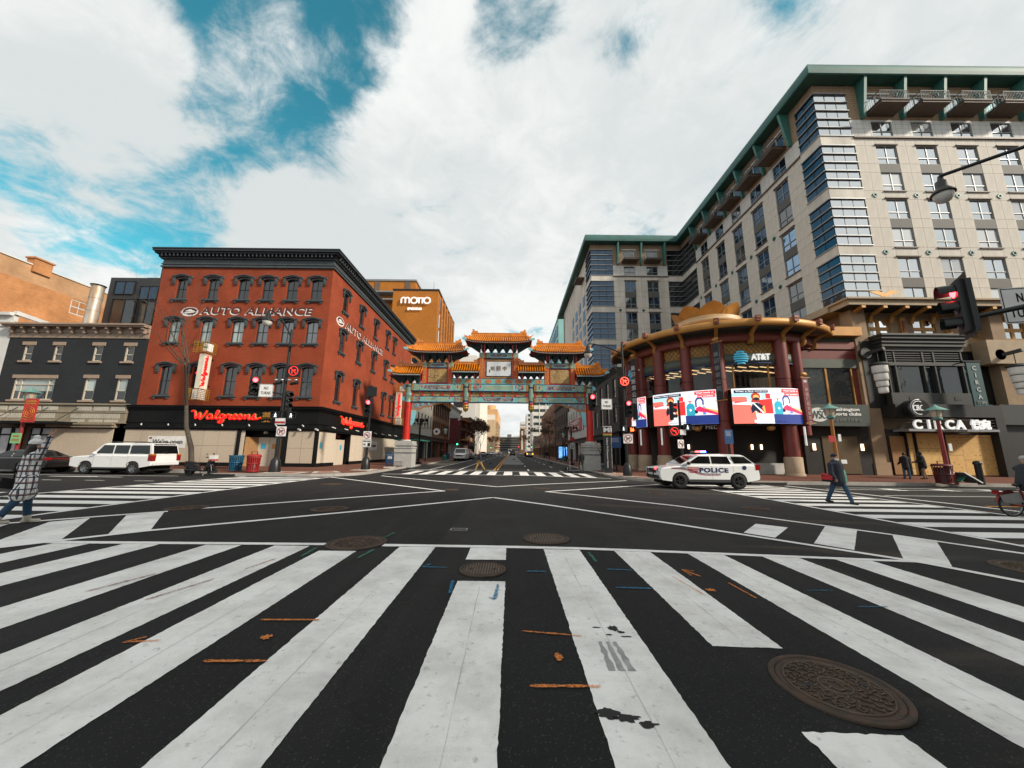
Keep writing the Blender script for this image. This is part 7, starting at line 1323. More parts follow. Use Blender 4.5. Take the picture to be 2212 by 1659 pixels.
put('light_bar', MB().box(-.12, .2, -.62, .62, 1.74, 1.8), BLACKM, c); put('red_beacon', MB().cbox((.04, .3, 1.84), (.26, .5, .09)), glow('beacon_red', (1, .02, .02), 22), c); put('blue_beacon', MB().cbox((.04, .55, 1.835), (.24, .14, .08)), glow('beacon_blue', (.03, .12, 1), 16), c); put('white_beacon', MB().cbox((.04, -.3, 1.83), (.26, .5, .07)), HEADL, c); put('grille_lamp', MB().cbox((2.5, .55, .97), (.08, .2, .1)), glow('beacon_red', (1, .02, .02), 22), c); put('lit_head_lamp', MB().cbox((2.49, .72, .92), (.06, .12, .1)), glow('lamp_white', (1, .97, .9), 5), c)
place(c, (10.0, 19.85, gz(10, 19)+.04), pi-.015, 1.0)
VAN = dict(w=2.0, zb=.32, r=.36, rear=-2.8, front=2.8, wheels=(1.75, -1.75), top=[(2.8, .45), (2.82, .9), (2.6, 1.1), (1.9, 1.22), (1.7, 1.28), (-2.75, 1.3), (-2.8, 1.0)], gh=(2.0, 1.25, -2.7, -2.78), ghz=(1.28, 2.1), win=[[(1.5, 1.32), (.7, 1.32), (.7, 1.9), (1.15, 1.9)], [(.6, 1.32), (-.6, 1.32), (-.6, 1.9), (.6, 1.9)], [(-.7, 1.32), (-2.5, 1.32), (-2.5, 1.9), (-.7, 1.9)]], rim=RIMB, spokes=5, lampz=.95, tailz=1.1, handles=(.6,), doors=(1.6, .65), tuck=.86)
v = car('parked_van', 'white passenger van parked nose-on along the side street', 'van', VAN, WPT); place(v, (-8.6, 64.5, gz(-8, 60)), -pi/2)
def recolour(src, M, m, label, name, s=1., group=None):
    o = copy_tree(src, M); o['label'] = label; o.name = name
    for ch in o.children:
        if ch.data and ch.data.materials and ch.data.materials[0] and ch.data.materials[0].name.startswith('paint_'):
            ch.data = ch.data.copy(); ch.data.materials[0] = m
    if group: o['group'] = group
    return o
sv0 = [o for o in bpy.data.objects if o.name == 'parked_suv'][0]; GP = paint('grey', (.14, .15, .155)); SP = paint('silver', (.42, .43, .44)); DP = paint('dark', (.02, .022, .026))
def at(x, y, rz): return Matrix.Translation((x, y, gz(x, y))) @ Matrix.Rotation(rz, 4, 'Z')
recolour(sv0, at(-8.7, 71.2, -pi/2), DP, 'dark SUV parked behind the white van', 'parked_suv'); recolour(sedan0, at(-8.7, 77, -pi/2), GP, 'grey sedan parked behind the dark SUV and white van', 'parked_sedan')
recolour(sedan0, at(-6.6, 132, -pi/2), SP, 'silver sedan driving towards the arch in the inner lane', 'approaching_sedan'); recolour(sedan0, at(-5.9, 185, -pi/2), paint('maroon', (.12, .02, .02)), 'small dark red car far down the approaching lane', 'approaching_sedan'); recolour(sv0, at(.5, 146, pi/2), BPT, 'black SUV driving away in the middle of the far street', 'receding_suv')
k = recolour(sv0, at(5.8, 118, pi/2), SP, 'silver SUV with amber lamps stopped by the arcade side kerb', 'receding_suv')
for s in (-1, 1): put('amber_flasher', MB().cbox((-2.62, s*.85, 1.05), (.1, .34, .45)), glow('flasher_amber', (1, .42, .03), 2.), k, None)
for ch in [c_ for c_ in bpy.data.objects if c_.name.startswith('amber_flasher')]: ch.matrix_parent_inverse = Matrix.Identity(4)
for i, (x, y, m_) in enumerate(((6.2, 131, WPT), (6.3, 140, GP), (6.3, 149, BPT), (6.2, 160, SP), (6.2, 172, GP))): recolour(sedan0, at(x, y, pi/2), m_, ['white sedan parked just beyond the silver SUV', 'grey sedan second beyond the silver SUV by the arcade kerb', 'black sedan third in the far row by the arcade kerb', 'silver sedan fourth in the far row by the arcade kerb', 'grey sedan last in the far row by the arcade kerb'][i], 'parked_sedan', group='cars parked along the far kerb')
for i, (x, y, m_) in enumerate(((-8.9, 118, GP), (-8.9, 150, DP), (-8.9, 205, SP))): recolour(sedan0, at(x, y, -pi/2), m_, ['grey sedan parked before the Chinese shop house', 'dark sedan parked beyond the Chinese shop house', 'silver sedan parked far along the hotel side kerb'][i], 'parked_sedan', group='cars parked along the far kerb')
bs = root('far_bus', 'white bus head-on in the distance at the end of the street', 'bus', (-1.2, 300, gz(0, 300))); put('body', MB().box(-2.6, .2, 300, 311, .2, 3.2), WPT, bs); put('windscreen', MB().box(-2.4, 0, 299.9, 300, 1.3, 2.6), CARG, bs); put('destination', MB().box(-2.2, -.2, 299.88, 299.95, 2.75, 3.05), BLACKM, bs)
for x in (-2.3, .0): put('head_lamp', MB().cbox((x-.05, 299.9, .8), (.3, .1, .2)), HEADL, bs)
# motor scooter at the kerb
sc_ = root('motor_scooter', 'black motor scooter with a white delivery box parked beyond the SUV', 'scooter', (0, 0, 0)); PLB = mat('scooter_black', (.010, .010, .011), .3, coat=.4)
for x in (-.62, .62): o = put('wheel', MB().lathe([(.16, -.055), (.25, -.055), (.285, -.02), (.285, .02), (.25, .055), (.16, .055)], (0, 0, 0), 20), TYRE, sc_, LOC(x, 0, .285, 0, radians(90))); put('rim', MB().lathe([(.17, -.03), (.03, -.04), (.03, .04), (.17, .03)], (0, 0, 0), 16), RIMB, o, LOC(x, 0, .285, 0, radians(90)))
put('floorboard', MB().prism([(-.5, .3), (.25, .24), (.42, .55), (.5, .95), (.42, .98), (.3, .62), (.18, .34), (-.1, .36), (-.2, .62), (-.75, .72), (-.85, .62), (-.55, .42)], -.16, .16), PLB, sc_); put('seat', MB().prism([(-.18, .66), (-.2, .76), (-.5, .82), (-.85, .86), (-.88, .78), (-.75, .72)], -.14, .14), BLACKM, sc_); put('front_shield', MB().prism([(.36, .5), (.52, .95), (.58, .93), (.5, .5)], -.2, .2), PLB, sc_); put('fork', MB().tube([(.62, .09, .285), (.5, .08, .75), (.42, .0, 1.05)], .025, 6).tube([(.62, -.09, .285), (.5, -.08, .75)], .025, 6), CHROME, sc_); put('handlebar', MB().tube([(.34, -.34, 1.1), (.42, -.1, 1.06), (.42, .1, 1.06), (.34, .34, 1.1)], .022, 6), BLACKM, sc_); put('head_lamp', MB().ball((.52, 0, .98), (.08, .1, .09)), HEADL, sc_); put('tail_lamp', MB().cbox((-.9, 0, .74), (.06, .2, .08)), TAIL, sc_); put('rear_mudguard', MB().prism([(-.95, .55), (-.8, .62), (-.6, .6), (-.6, .55), (-.85, .5)], -.07, .07), PLB, sc_); put('front_mudguard', MB().prism([(.38, .5), (.6, .62), (.85, .48), (.8, .44), (.6, .56), (.42, .46)], -.07, .07), PLB, sc_); put('stand', MB().tube([(-.1, .1, .3), (-.15, .2, .02)], .015, 5), BLACKM, sc_); put('exhaust', MB().cone((-.2, -.17, .3), (-.8, -.19, .36), .05, .06, 8), BLACKM, sc_)
for s in (-1, 1): put('mirror', MB().tube([(.4, s*.25, 1.1), (.36, s*.32, 1.28)], .01, 5).ball((.36, s*.33, 1.3), (.03, .08, .05), 8, 5), CHROME if s < 0 else BLACKM, sc_)
put('delivery_box', MB().cbox((.58, 0, 1.05), (.3, .36, .34)), WPAINT, sc_); put('box_band', MB().cbox((.58, 0, .94), (.308, .368, .1)), mat('sign_red', (.42, .03, .03), .5), sc_); place(sc_, (-18.75, 22.75, gz(-18.7, 22.7)), radians(8))
# share bicycle at the picture edge
bi = root('share_bicycle', 'red and white share bicycle leaving at the picture edge', 'bicycle', (0, 0, 0)); RDM = mat('bike_red', (.16, .012, .012), .4, coat=.2)
for x in (-.55, .55):
    o = put('wheel', MB().lathe([(.30, -.02), (.33, -.025), (.345, 0), (.33, .025), (.30, .02)], (0, 0, 0), 32), TYRE, bi, LOC(x, 0, .345, 0, radians(90))); put('rim', MB().lathe([(.285, -.014), (.302, -.016), (.302, .016), (.285, .014), (.285, -.014)], (0, 0, 0), 32), RIMS, o, LOC(x, 0, .345, 0, radians(90)))
    sp = MB()
    for i in range(14): sp.tube([(.03*cos(i*.9), .03*sin(i*.9), .015*(-1)**i), (.29*cos(2*pi*i/14), .29*sin(2*pi*i/14), 0)], .003, 3)
    q = put('spokes', sp, RIMS, o, LOC(x, 0, .345, 0, radians(90)))
put('frame', MB().tube([(-.55, 0, .345), (-.1, 0, .32), (.35, 0, .62), (.4, 0, .85)], .04, 8).tube([(-.1, 0, .32), (-.22, 0, .78)], .03, 8), RDM, bi); put('rear_fender', MB().tube([(-.55+.38*cos(a), 0, .345+.38*sin(a)) for a in [radians(20+i*15) for i in range(11)]], .035, 6), RDM, bi); put('skirt_guard', MB().prism([(-.85, .62), (-.3, .72), (-.25, .45), (-.55, .38), (-.8, .42)], .05, .06).prism([(-.85, .62), (-.3, .72), (-.25, .45), (-.55, .38), (-.8, .42)], -.06, -.05), mat('guard_grey', (.2, .2, .2), .5), bi); put('tail_lamp', MB().cbox((-.9, 0, .7), (.06, .14, .1)), TAIL, bi); put('tail_lamp', MB().cbox((-.72, .07, .52), (.14, .02, .06)), TAIL, bi); put('saddle', MB().ball((-.25, 0, .92), (.14, .09, .05), 10, 6), BLACKM, bi); put('seat_post', MB().cone((-.2, 0, .7), (-.25, 0, .9), .018, .018, 8), CHROME, bi); put('handlebar', MB().tube([(.3, -.3, 1.08), (.42, -.1, 1.05), (.42, .1, 1.05), (.3, .3, 1.08)], .018, 6).tube([(.4, 0, .85), (.41, 0, 1.06)], .025, 6), BLACKM, bi); put('fork', MB().tube([(.55, .06, .345), (.42, .05, .75), (.4, 0, .85)], .018, 6).tube([(.55, -.06, .345), (.42, -.05, .75)], .018, 6), RDM, bi); put('crank', MB().cone((-.1, -.06, .32), (-.1, .06, .32), .09, .09, 14).tube([(-.1, .08, .32), (.05, .1, .25)], .015, 5), BLACKM, bi); put('rear_rack', MB().box(-.95, -.35, -.07, .07, .76, .78), BLACKM, bi); place(bi, (15.45, 11.3, gz(15.4, 11.3)), radians(-4))
# ================================================================ PEOPLE
SKIN = mat('skin_light', (.48, .27, .19), .55, var=.06); SKIN2 = mat('skin_tan', (.33, .18, .12), .55, var=.06)
def blob(name, caps, balls, m, parent, vox=.016, it=5):
    mb = MB()
    for p, r0, q, r1 in caps: mb.cone(p, q, r0, r1, 12); mb.ball(p, r0, 12, 8); mb.ball(q, r1, 12, 8)
    for c, r in balls: mb.ball(c, r, 14, 10)
    o = put(name, mb, m, parent); a = o.modifiers.new('skin', 'REMESH'); a.mode = 'VOXEL'; a.voxel_size = vox; a.use_smooth_shade = True; s = o.modifiers.new('soft', 'SMOOTH'); s.factor = .5; s.iterations = it; return o
def V3(*a): return Vector(a)
def limb(o, l1, l2, f1, a1, f2, side):
    """two-bone chain: swing forward f1 and outward a1 (degrees), then bend f2; x forward, y left"""
    d = lambda f, a: V3(sin(radians(f))*cos(radians(a)), side*sin(radians(a)), -cos(radians(f))*cos(radians(a)))
    k = o+d(f1, a1)*l1; return k, k+d(f2, a1*.6)*l2
def person(label, x, y, z, rz, h=1.74, legs=((20, 5), (-18, -35)), arms=((-20, 8, 5), (15, 8, 25)), coat=None, coatlen=.12, trousers=None, shoes=None, skin=SKIN, hat=None, hair=None, bulk=1., vox=.016, lean=0., hood=False, mask=None, pom=False, name='person', bootsh=0., hands=True, sit=None, lookz=0., up=None):
    t = root(name, label, 'person', (0, 0, 0)); k = h/1.74; pel = V3(0, 0, .93*k); ch = V3(lean*.4, 0, 1.32*k); nk = V3(lean*.5, 0, 1.48*k); hd = V3(lean*.55+.01, 0, 1.615*k)
    J = {}
    for i, s in enumerate((1, -1)):
        hip = pel+V3(0, s*.095*k, -.02); kn, an = limb(hip, .43*k, .43*k, legs[i][0], 3, legs[i][1], s); J[s] = [hip, kn, an]
    dz = -min(J[1][2].z, J[-1][2].z)+.075*k
    for s in J: J[s] = [p+V3(0, 0, dz) for p in J[s]]
    pel, ch, nk, hd = [p+V3(0, 0, dz) for p in (pel, ch, nk, hd)]
    A = {}
    for i, s in enumerate((1, -1)):
        sh = ch+V3(0, s*.185*k*bulk**.5, .06*k); el, wr = limb(sh, .29*k, .25*k, arms[i][0], arms[i][1], arms[i][2], s)
        if up and up == s: el = sh+V3(.02, s*.14, .22)*k; wr = el+V3(.02, s*.10, .24)*k
        A[s] = [sh, el, wr]
    caps = [(pel, .12*k, ch, .13*k), (ch, .13*k, nk, .06*k), (nk-V3(0, 0, .05*k), .055*k, hd, .055*k)]; balls = [(hd+V3(0, 0, .03*k), (.095*k, .078*k, .115*k)), (hd+V3(.035*k, 0, -.05*k), (.06*k, .055*k, .06*k)), (hd+V3(.10*k, 0, -.005*k), (.018*k, .014*k, .024*k))]
    for s in (1, -1):
        balls.append((hd+V3(0, s*.08*k, .0), (.02*k, .012*k, .032*k))); hip, kn, an = J[s]; caps += [(hip, .085*k, kn, .055*k), (kn, .055*k, an, .04*k)]; sh, el, wr = A[s]; caps += [(sh, .055*k, el, .042*k), (el, .042*k, wr, .03*k)]
    b = None
    if hands:
        for s in (1, -1):
            sh, el, wr = A[s]; d = (wr-el).normalized(); sd = V3(0, s, 0) if abs(d.z) < .98 or True else V3(1, 0, 0); fw = d.cross(V3(0, 1, 0)); fw = fw.normalized() if fw.length > .1 else V3(1, 0, 0); pc = wr+d*.055*k; caps += [(wr, .028*k, pc, .034*k)]
            peace = (up == s)
            for j in range(4):
                off = fw*((j-1.5)*.019*k); r = .0088*k; L1 = (.07, .078, .074, .06)[j]*k; base = pc+off+d*.02*k
                if peace and j in (1, 2): tip = base+d*L1*1.1+fw*((j-1.5)*.05*k); caps.append((base, r*1.15, tip, r))
                else: mid = base+d*L1*.5; caps += [(base, r*1.1, mid, r), (mid, r, mid+d*L1*.2+sd*(-s)*.03*k, r*.9)]
            th = pc+fw*.03*k; caps.append((wr+d*.03*k+fw*.02*k, .011*k, th+fw*.022*k+d*.03*k, .0095*k))
    body = blob('body', caps, balls, skin, t, vox*.75 if vox < .02 else vox, 3)
    if mask: blob('face_mask', [], [(hd+V3(.055*k, 0, -.045*k), (.06*k, .072*k, .06*k))], mask, t, vox*.7, 2)
    for s in (-1, 1): put('eye', MB().ball(hd+V3(.088*k, s*.032*k, .02*k), .011*k, 6, 4), BLACKM, t)
    if trousers:
        c2 = [(pel+V3(0, 0, .04), .125*k*bulk**.3, pel-V3(0, 0, .05), .135*k)]
        for s in (1, -1): hip, kn, an = J[s]; e = kn+(an-kn)*(.96-bootsh); c2 += [(hip, .1*k, kn, .075*k), (kn, .072*k, e, .062*k)]
        blob('trousers', c2, [], trousers, t, vox)
    if coat:
        B = bulk; lo = pel-V3(0, 0, coatlen*k); c2 = [(ch+V3(0, 0, .06*k), .145*k*B, pel+V3(0, 0, .1*k), .15*k*B), (pel+V3(0, 0, .1*k), .15*k*B, lo, .165*k*B)]; bl = [(ch+V3(0, 0, .08*k), (.13*k*B, .215*k*B**.6, .12*k)), (ch, (.14*k*B, .19*k*B**.6, .2*k)), (lo+V3(0, 0, .03), (.15*k*B, .19*k*B**.7, .1*k)), (pel, (.15*k*B, .185*k*B**.7, .2*k))]
        for s in (1, -1): sh, el, wr = A[s]; c2 += [(sh, .078*k*B**.6, el, .066*k*B**.6), (el, .065*k*B**.6, el+(wr-el)*.97, .05*k*B**.5)]
        if coatlen > .2:
            for s in (1, -1): hip, kn, an = J[s]; c2.append((hip, .135*k, hip+(kn-hip)*.72, .15*k))
        if hood: bl += [(hd+V3(-.02*k, 0, .03*k), (.125*k, .115*k, .15*k)), (nk, (.12*k, .13*k, .08*k))]
        else: c2.append((nk-V3(0, 0, .06*k), .085*k, nk-V3(0, 0, .01), .075*k))
        blob('coat', c2, bl, coat, t, vox)
    if shoes:
        for s in (1, -1):
            hip, kn, an = J[s]; f = (kn-an).normalized(); toe = an+V3(.17*k, 0, -.045*k); hb = an+V3(-.05*k, 0, -.035*k); c2 = [(hb, .042*k, toe, .036*k), (hb, .042*k, an, .045*k)]
            if bootsh: c2.append((an, .06*k, an+(kn-an)*bootsh*1.3, .068*k))
            blob('shoe', c2, [], shoes, t, vox)
    if hair: blob('hair', hair[1](hd, k) if callable(hair[1]) else [], [(hd+V3(-.018*k, 0, .045*k), (.098*k, .088*k, .105*k))], hair[0], t, vox)
    if hat: blob('hat', [], [(hd+V3(-.012*k, 0, .088*k), (.106*k, .096*k, .085*k)), (hd+V3(-.015*k, 0, .065*k), (.108*k, .1*k, .035*k))]+([(hd+V3(-.01, 0, .2*k), .055*k if False else (.055*k, .055*k, .05*k))] if pom else []), hat, t, vox)
    place(t, (x, y, z), rz); return t
def plaid():
    M = bpy.data.materials.new('plaid_wool'); M.use_nodes = True; nt = M.node_tree; N = nt.nodes; L = nt.links; b = N['Principled BSDF']; b.inputs['Roughness'].default_value = .95
    tc = N.new('ShaderNodeTexCoord'); sp = N.new('ShaderNodeSeparateXYZ'); L.new(tc.outputs['Object'], sp.inputs[0]); sn = N.new('ShaderNodeSeparateXYZ'); L.new(tc.outputs['Normal'], sn.inputs[0]); ab = N.new('ShaderNodeMath'); ab.operation = 'ABSOLUTE'; L.new(sn.outputs[1], ab.inputs[0]); gt = N.new('ShaderNodeMath'); gt.operation = 'GREATER_THAN'; L.new(ab.outputs[0], gt.inputs[0]); gt.inputs[1].default_value = .7
    um = N.new('ShaderNodeMix'); L.new(gt.outputs[0], um.inputs[0]); L.new(sp.outputs[1], um.inputs[2]); L.new(sp.outputs[0], um.inputs[3]); UU = um.outputs[0]
    def band(src, per, lo, hi, off=0.):
        a = N.new('ShaderNodeMath'); a.operation = 'MULTIPLY_ADD'; L.new(src, a.inputs[0]); a.inputs[1].default_value = 1/per; a.inputs[2].default_value = off; f = N.new('ShaderNodeMath'); f.operation = 'FRACT'; L.new(a.outputs[0], f.inputs[0])
        g = N.new('ShaderNodeMath'); g.operation = 'GREATER_THAN'; L.new(f.outputs[0], g.inputs[0]); g.inputs[1].default_value = lo; l = N.new('ShaderNodeMath'); l.operation = 'LESS_THAN'; L.new(f.outputs[0], l.inputs[0]); l.inputs[1].default_value = hi
        m = N.new('ShaderNodeMath'); m.operation = 'MULTIPLY'; L.new(g.outputs[0], m.inputs[0]); L.new(l.outputs[0], m.inputs[1]); return m.outputs[0]
    def mix(f, a, c):
        x = N.new('ShaderNodeMix'); x.data_type = 'RGBA'; L.new(f, x.inputs[0])
        if isinstance(a, tuple): x.inputs[6].default_value = a
        else: L.new(a, x.inputs[6])
        x.inputs[7].default_value = c; return x.outputs[2]
    c = mix(band(UU, .085, .0, .26), (.78, .78, .76, 1), (.10, .11, .15, 1)); c = mix(band(sp.outputs[2], .115, .0, .2), c, (.02, .025, .05, 1)); c = mix(band(UU, .17, .12, .2), c, (.014, .018, .04, 1)); c = mix(band(sp.outputs[2], .23, .62, .68), c, (.28, .09, .06, 1)); c = mix(band(UU, .17, .66, .71), c, (.28, .09, .06, 1)); L.new(c, b.inputs['Base Color']); return M
JEANS = mat('denim', (.022, .06, .11), .9, var=.25, scale=12); KHAKI = mat('khaki', (.34, .20, .055), .9, var=.15, scale=8); NAVYJ = mat('navy_jacket', (.012, .017, .03), .85, var=.25, scale=8); BLKJ = mat('black_jacket', (.007, .007, .008), .85, var=.25, scale=8); WOOL = mat('white_knit', (.80, .80, .78), .95, var=.12, scale=25, bump=.6, bscale=60); DHAIR = mat('dark_hair', (.015, .009, .007), .6); WBOOT = mat('cream_boot', (.60, .55, .47), .8, var=.1); BSHOE = mat('black_shoe', (.012, .012, .012), .6); BRSH = mat('brown_shoe', (.08, .035, .015), .6); MSK = mat('surgical_mask', (.50, .60, .64), .8)
w = person('person in plaid coat and white bobble hat striding off with one arm raised', -9.92, 7.75, gz(-9.9, 7.7), radians(70), 1.66, legs=((15, 8), (-17, -30)), arms=((-12, 10, 10), (0, 0, 0)), coat=plaid(), coatlen=.3, trousers=JEANS, shoes=WBOOT, hat=WOOL, pom=True, hair=(DHAIR, lambda hd, k: [(hd+V3(-.05, .03, -.02), .07*k, hd+V3(-.09, .03, -.2), .06*k), (hd+V3(-.05, -.03, -.02), .07*k, hd+V3(-.09, -.03, -.2), .055*k)]), bulk=1.02, vox=.011, bootsh=.12, up=-1)
bg = root('shoulder_bag', 'black shoulder bag hanging at the plaid coat', 'bag', (0, 0, 0)); put('pouch', MB().cbox((-.16, .24, .80), (.26, .1, .2), Matrix.Rotation(.25, 3, 'Y')), BLKJ, bg); put('flap', MB().cbox((-.16, .30, .84), (.25, .02, .13), Matrix.Rotation(.25, 3, 'Y')), BLACKM, bg); put('strap', MB().tube([(-.1, .24, .9), (-.15, .15, 1.2), (-.05, -.02, 1.42)], .012, 5), BLACKM, bg); place(bg, (-9.92, 7.75, gz(-9.9, 7.7)), radians(70))
person('person in dark jacket, knit hat and white mask crossing with red bag', 12.05, 13.9, gz(12, 13.9), radians(-80), 1.78, legs=((24, 16), (-20, -26)), arms=((-8, 10, 6), (8, 12, 35)), coat=NAVYJ, coatlen=.1, trousers=JEANS, shoes=BSHOE, hat=mat('navy_knit', (.01, .014, .03), .9), mask=MSK, bulk=1.34, vox=.013, skin=SKIN2)
bg = root('red_bag', 'red and black shoulder bag at the side of the masked walker', 'bag', (0, 0, 0)); put('pouch', MB().cbox((-.05, -.30, .88), (.42, .16, .24)), BLKJ, bg); put('red_flap', MB().cbox((-.05, -.31, .99), (.40, .17, .07), Matrix.Rotation(.2, 3, 'Y')).cbox((-.05, -.39, .9), (.40, .02, .12)), mat('bag_red', (.45, .02, .03), .6), bg); put('strap', MB().tube([(.1, -.26, 1.02), (.12, -.1, 1.35), (0, .12, 1.5)], .015, 5), BLACKM, bg); place(bg, (12.05, 13.9, gz(12, 13.9)), radians(-80))
person('bald person in dark sweater and khaki trousers walking across the far crosswalk', -2.6, 30.9, gz(-2.6, 30.9), radians(178), 1.76, legs=((26, 22), (-26, -34)), arms=((-14, 4, -6), (16, 4, 30)), coat=NAVYJ, coatlen=-.02, trousers=KHAKI, shoes=BRSH, vox=.016)
person('person in dark jacket and blue jeans standing close to the plywood', 27.75, 26.3, szr(27.7, 26.3), radians(70), 1.78, legs=((4, 0), (-3, -3)), arms=((10, 6, 60), (10, 6, 70)), coat=BLKJ, coatlen=.18, trousers=mat('blue_denim', (.04, .085, .14), .9), shoes=BRSH, hair=(DHAIR, 0), bulk=1.15, vox=.018)
person('hooded person in black coat and beige trousers leaning by the plywood', 28.95, 26.3, szr(29, 26.3), radians(150), 1.84, legs=((6, 2), (-8, -8)), arms=((20, 8, 80), (18, 8, 75)), coat=BLKJ, coatlen=.14, trousers=mat('beige_trouser', (.24, .15, .09), .9), shoes=BSHOE, bulk=1.3, vox=.018, hood=True, lean=.1)
person('person in black padded jacket pushing an empty trolley beside the arch pedestal', 6.15, 32.8, gz(6.1, 32.8), radians(100), 1.76, legs=((8, 4), (-8, -10)), arms=((-10, 24, 40), (20, 10, 70)), coat=BLKJ, coatlen=.08, trousers=mat('grey_trouser', (.09, .085, .075), .9), shoes=BSHOE, hair=(mat('grey_hair', (.08, .065, .05), .8), 0), bulk=1.3, vox=.02)
person('rider in dark jacket and pale helmet on the share bicycle', 15.4, 11.3, gz(15.4, 11.3)+.18, radians(-4), 1.7, legs=((62, -10), (40, -30)), arms=((55, 8, 50), (55, 8, 50)), coat=mat('slate_jacket', (.02, .026, .033), .85), coatlen=.05, trousers=BLKJ, shoes=BSHOE, hat=mat('grey_helmet', (.35, .35, .33), .5), bulk=1.15, vox=.02, lean=.25)
person('dark-clothed cyclist figure in the lane beside the silver SUV', 3.6, 95, gz(3.6, 95), radians(90), 1.75, coat=BLKJ, trousers=BLKJ, shoes=BSHOE, vox=.04, hands=False, hat=BLKJ)
for i, (x, y) in enumerate(((9.3, 96), (9.9, 101), (9.2, 108), (10.4, 112), (-12.3, 66), (-1.4, 150))):
    person(['distant pedestrian in dark clothes nearest on the arcade pavement', 'second distant pedestrian on the arcade pavement', 'third distant pedestrian on the arcade pavement', 'farthest dark pedestrian on the arcade pavement', 'pedestrian in dark coat beside the blue bin on the far pavement', 'distant figure crossing near the yellow centre lines'][i], x, y, (szr(x, y) if x > 5 else szl(x, y) if x < -9 else gz(x, y)), radians(90+i*50), 1.72, coat=[BLKJ, NAVYJ, mat('olive_coat', (.05, .06, .03), .9)][i % 3], trousers=BLKJ, shoes=BSHOE, hair=(DHAIR, 0), vox=.04, hands=False)
tr = root('hand_trolley', 'empty flatbed hand trolley pushed along the kerb', 'trolley', (0, 0, 0)); put('platform', MB().box(-.5, .5, -.3, .3, .16, .2), RIMS, tr)
put('handle', MB().tube([(-.5, -.28, .2), (-.52, -.28, .95), (-.52, .28, .95), (-.5, .28, .2)], .016, 6), CHROME, tr); put('handle', MB().tube([(.5, -.28, .2), (.5, -.28, .9), (.5, .28, .9), (.5, .28, .2)], .016, 6), CHROME, tr)
for x in (-.4, .4):
    for y in (-.22, .22): put('castor', MB().cone((x, y-.02, .07), (x, y+.02, .07), .07, .07, 10), TYRE, tr)
place(tr, (5.45, 32.4, gz(5.4, 32.4)), radians(15))
# pigeons on the road
PG = mat('pigeon_grey', (.035, .035, .04), .8); pgr = random.Random(11)
for i, (x, y) in enumerate(((-2.6, 47), (5.2, 36.2), (.5, 70), (5.6, 52), (6.1, 58), (6.3, 63), (5.9, 68), (8.3, 50), (8.6, 56), (8.1, 61))):
    z = gz(x, y) if x < 7.4 else szr(x, y); t = root('pigeon', ['pigeon on the lane behind the khaki-trousered walker', 'pigeon pecking before the far crosswalk near the trolley', 'pigeon in the pale concrete lane', 'first pigeon by the arcade kerb beyond the arch', 'second pigeon by the arcade kerb', 'third pigeon by the arcade kerb', 'fourth pigeon by the arcade kerb', 'pigeon on the arcade pavement next to the speed sign', 'middle pigeon on the arcade pavement', 'farthest pigeon on the arcade pavement'][i], 'pigeon', (x, y, z), 'pigeons about the street')
    put('body', MB().ball((x, y, z+.16), (.15, .08, .085), 10, 6), PG, t); put('head', MB().ball((x+.14, y, z+.25), .045, 8, 5).cone((x+.18, y, z+.25), (x+.22, y, z+.24), .012, .002, 5).cone((x+.1, y, z+.18), (x+.14, y, z+.25), .05, .035, 8), PG, t); put('tail', MB().box(x-.26, x-.1, y-.03, y+.03, z+.13, z+.16), PG, t)
    for s in (-1, 1): put('leg', MB().cone((x, y+s*.03, z), (x, y+s*.03, z+.1), .008, .01, 5), TAIL, t)
# ================================================================ STREET FURNITURE
RLENS = glow('signal_red', (1, .06, .07), 7); DLENS = mat('signal_dark_lens', (.012, .012, .012), .3); SIGW = mat('sign_face_white', (.78, .78, .77), .5, var=.06); SIGR = mat('sign_red_ring', (.42, .03, .03), .5); LEDR = glow('led_red', (1, .05, .03), 5.); LEDD = glow('led_red_dim', (.8, .03, .02), 1.1); LGLS = mat('globe_glass', (.62, .60, .55), .25, var=.05)
def signal(par, x, y, z, rz, lit=None, w=.36, h=1.12):
    """three-section traffic signal; centre of the head at x, y, z; faces local -y"""
    M = LOC(x, y, z, rz); o = put('signal_head', MB().box(-w/2, w/2, 0, .22, -h/2, h/2).box(-w/2-.12, w/2+.12, .1, .12, -h/2-.1, h/2+.1), BLACKM, par, M)
    for i in range(3):
        zc = (1-i)*h*.32; put('visor', MB().lathe([(.155, 0), (.165, .26)], (0, 0, 0), 14, radians(-20), radians(200)), BLACKM, o, M @ LOC(0, -.0, zc, 0, radians(90))); put('lens', MB().lathe([(.14, 0), (.1, .03), (.001, .04)], (0, 0, 0), 16), RLENS if lit == i else DLENS, o, M @ LOC(0, -.01, zc, 0, radians(90)))
    return o
def ban_sign(par, x, y, z, rz, s, kind, face=None, name='turn_ban_sign'):
    """square plate with a struck-out turn arrow in a ring"""
    M = LOC(x, y, z, rz); led = kind.startswith('led'); rm = {'led': LEDR, 'leddim': LEDD}.get(kind.split('_')[0], SIGR); am = rm if led else BLACK
    o = put(name, MB().box(-s/2, s/2, 0, .12 if led else .015, -s/2, s/2), BLACKM if led else SIGW, par, M); R = s*.38; mir = -1 if kind.endswith('L') else 1
    put('ring', MB().tube([(R*cos(2*pi*i/24), -.012, R*sin(2*pi*i/24)) for i in range(25)], s*.028, 5), rm, o, M); put('slash', MB().tube([(-R*.7, -.016, R*.7), (R*.7, -.016, -R*.7)], s*.026, 5), rm, o, M)
    put('arrow', MB().tube([(-mir*s*.12, -.01, -s*.22), (-mir*s*.12, -.01, s*.06), (mir*s*.1, -.01, s*.06)], s*.04, 5).prism([(mir*s*.08, s*.16), (mir*s*.08, -s*.04), (mir*s*.24, s*.06)][::-mir], -.02, -.005), am, o, M)
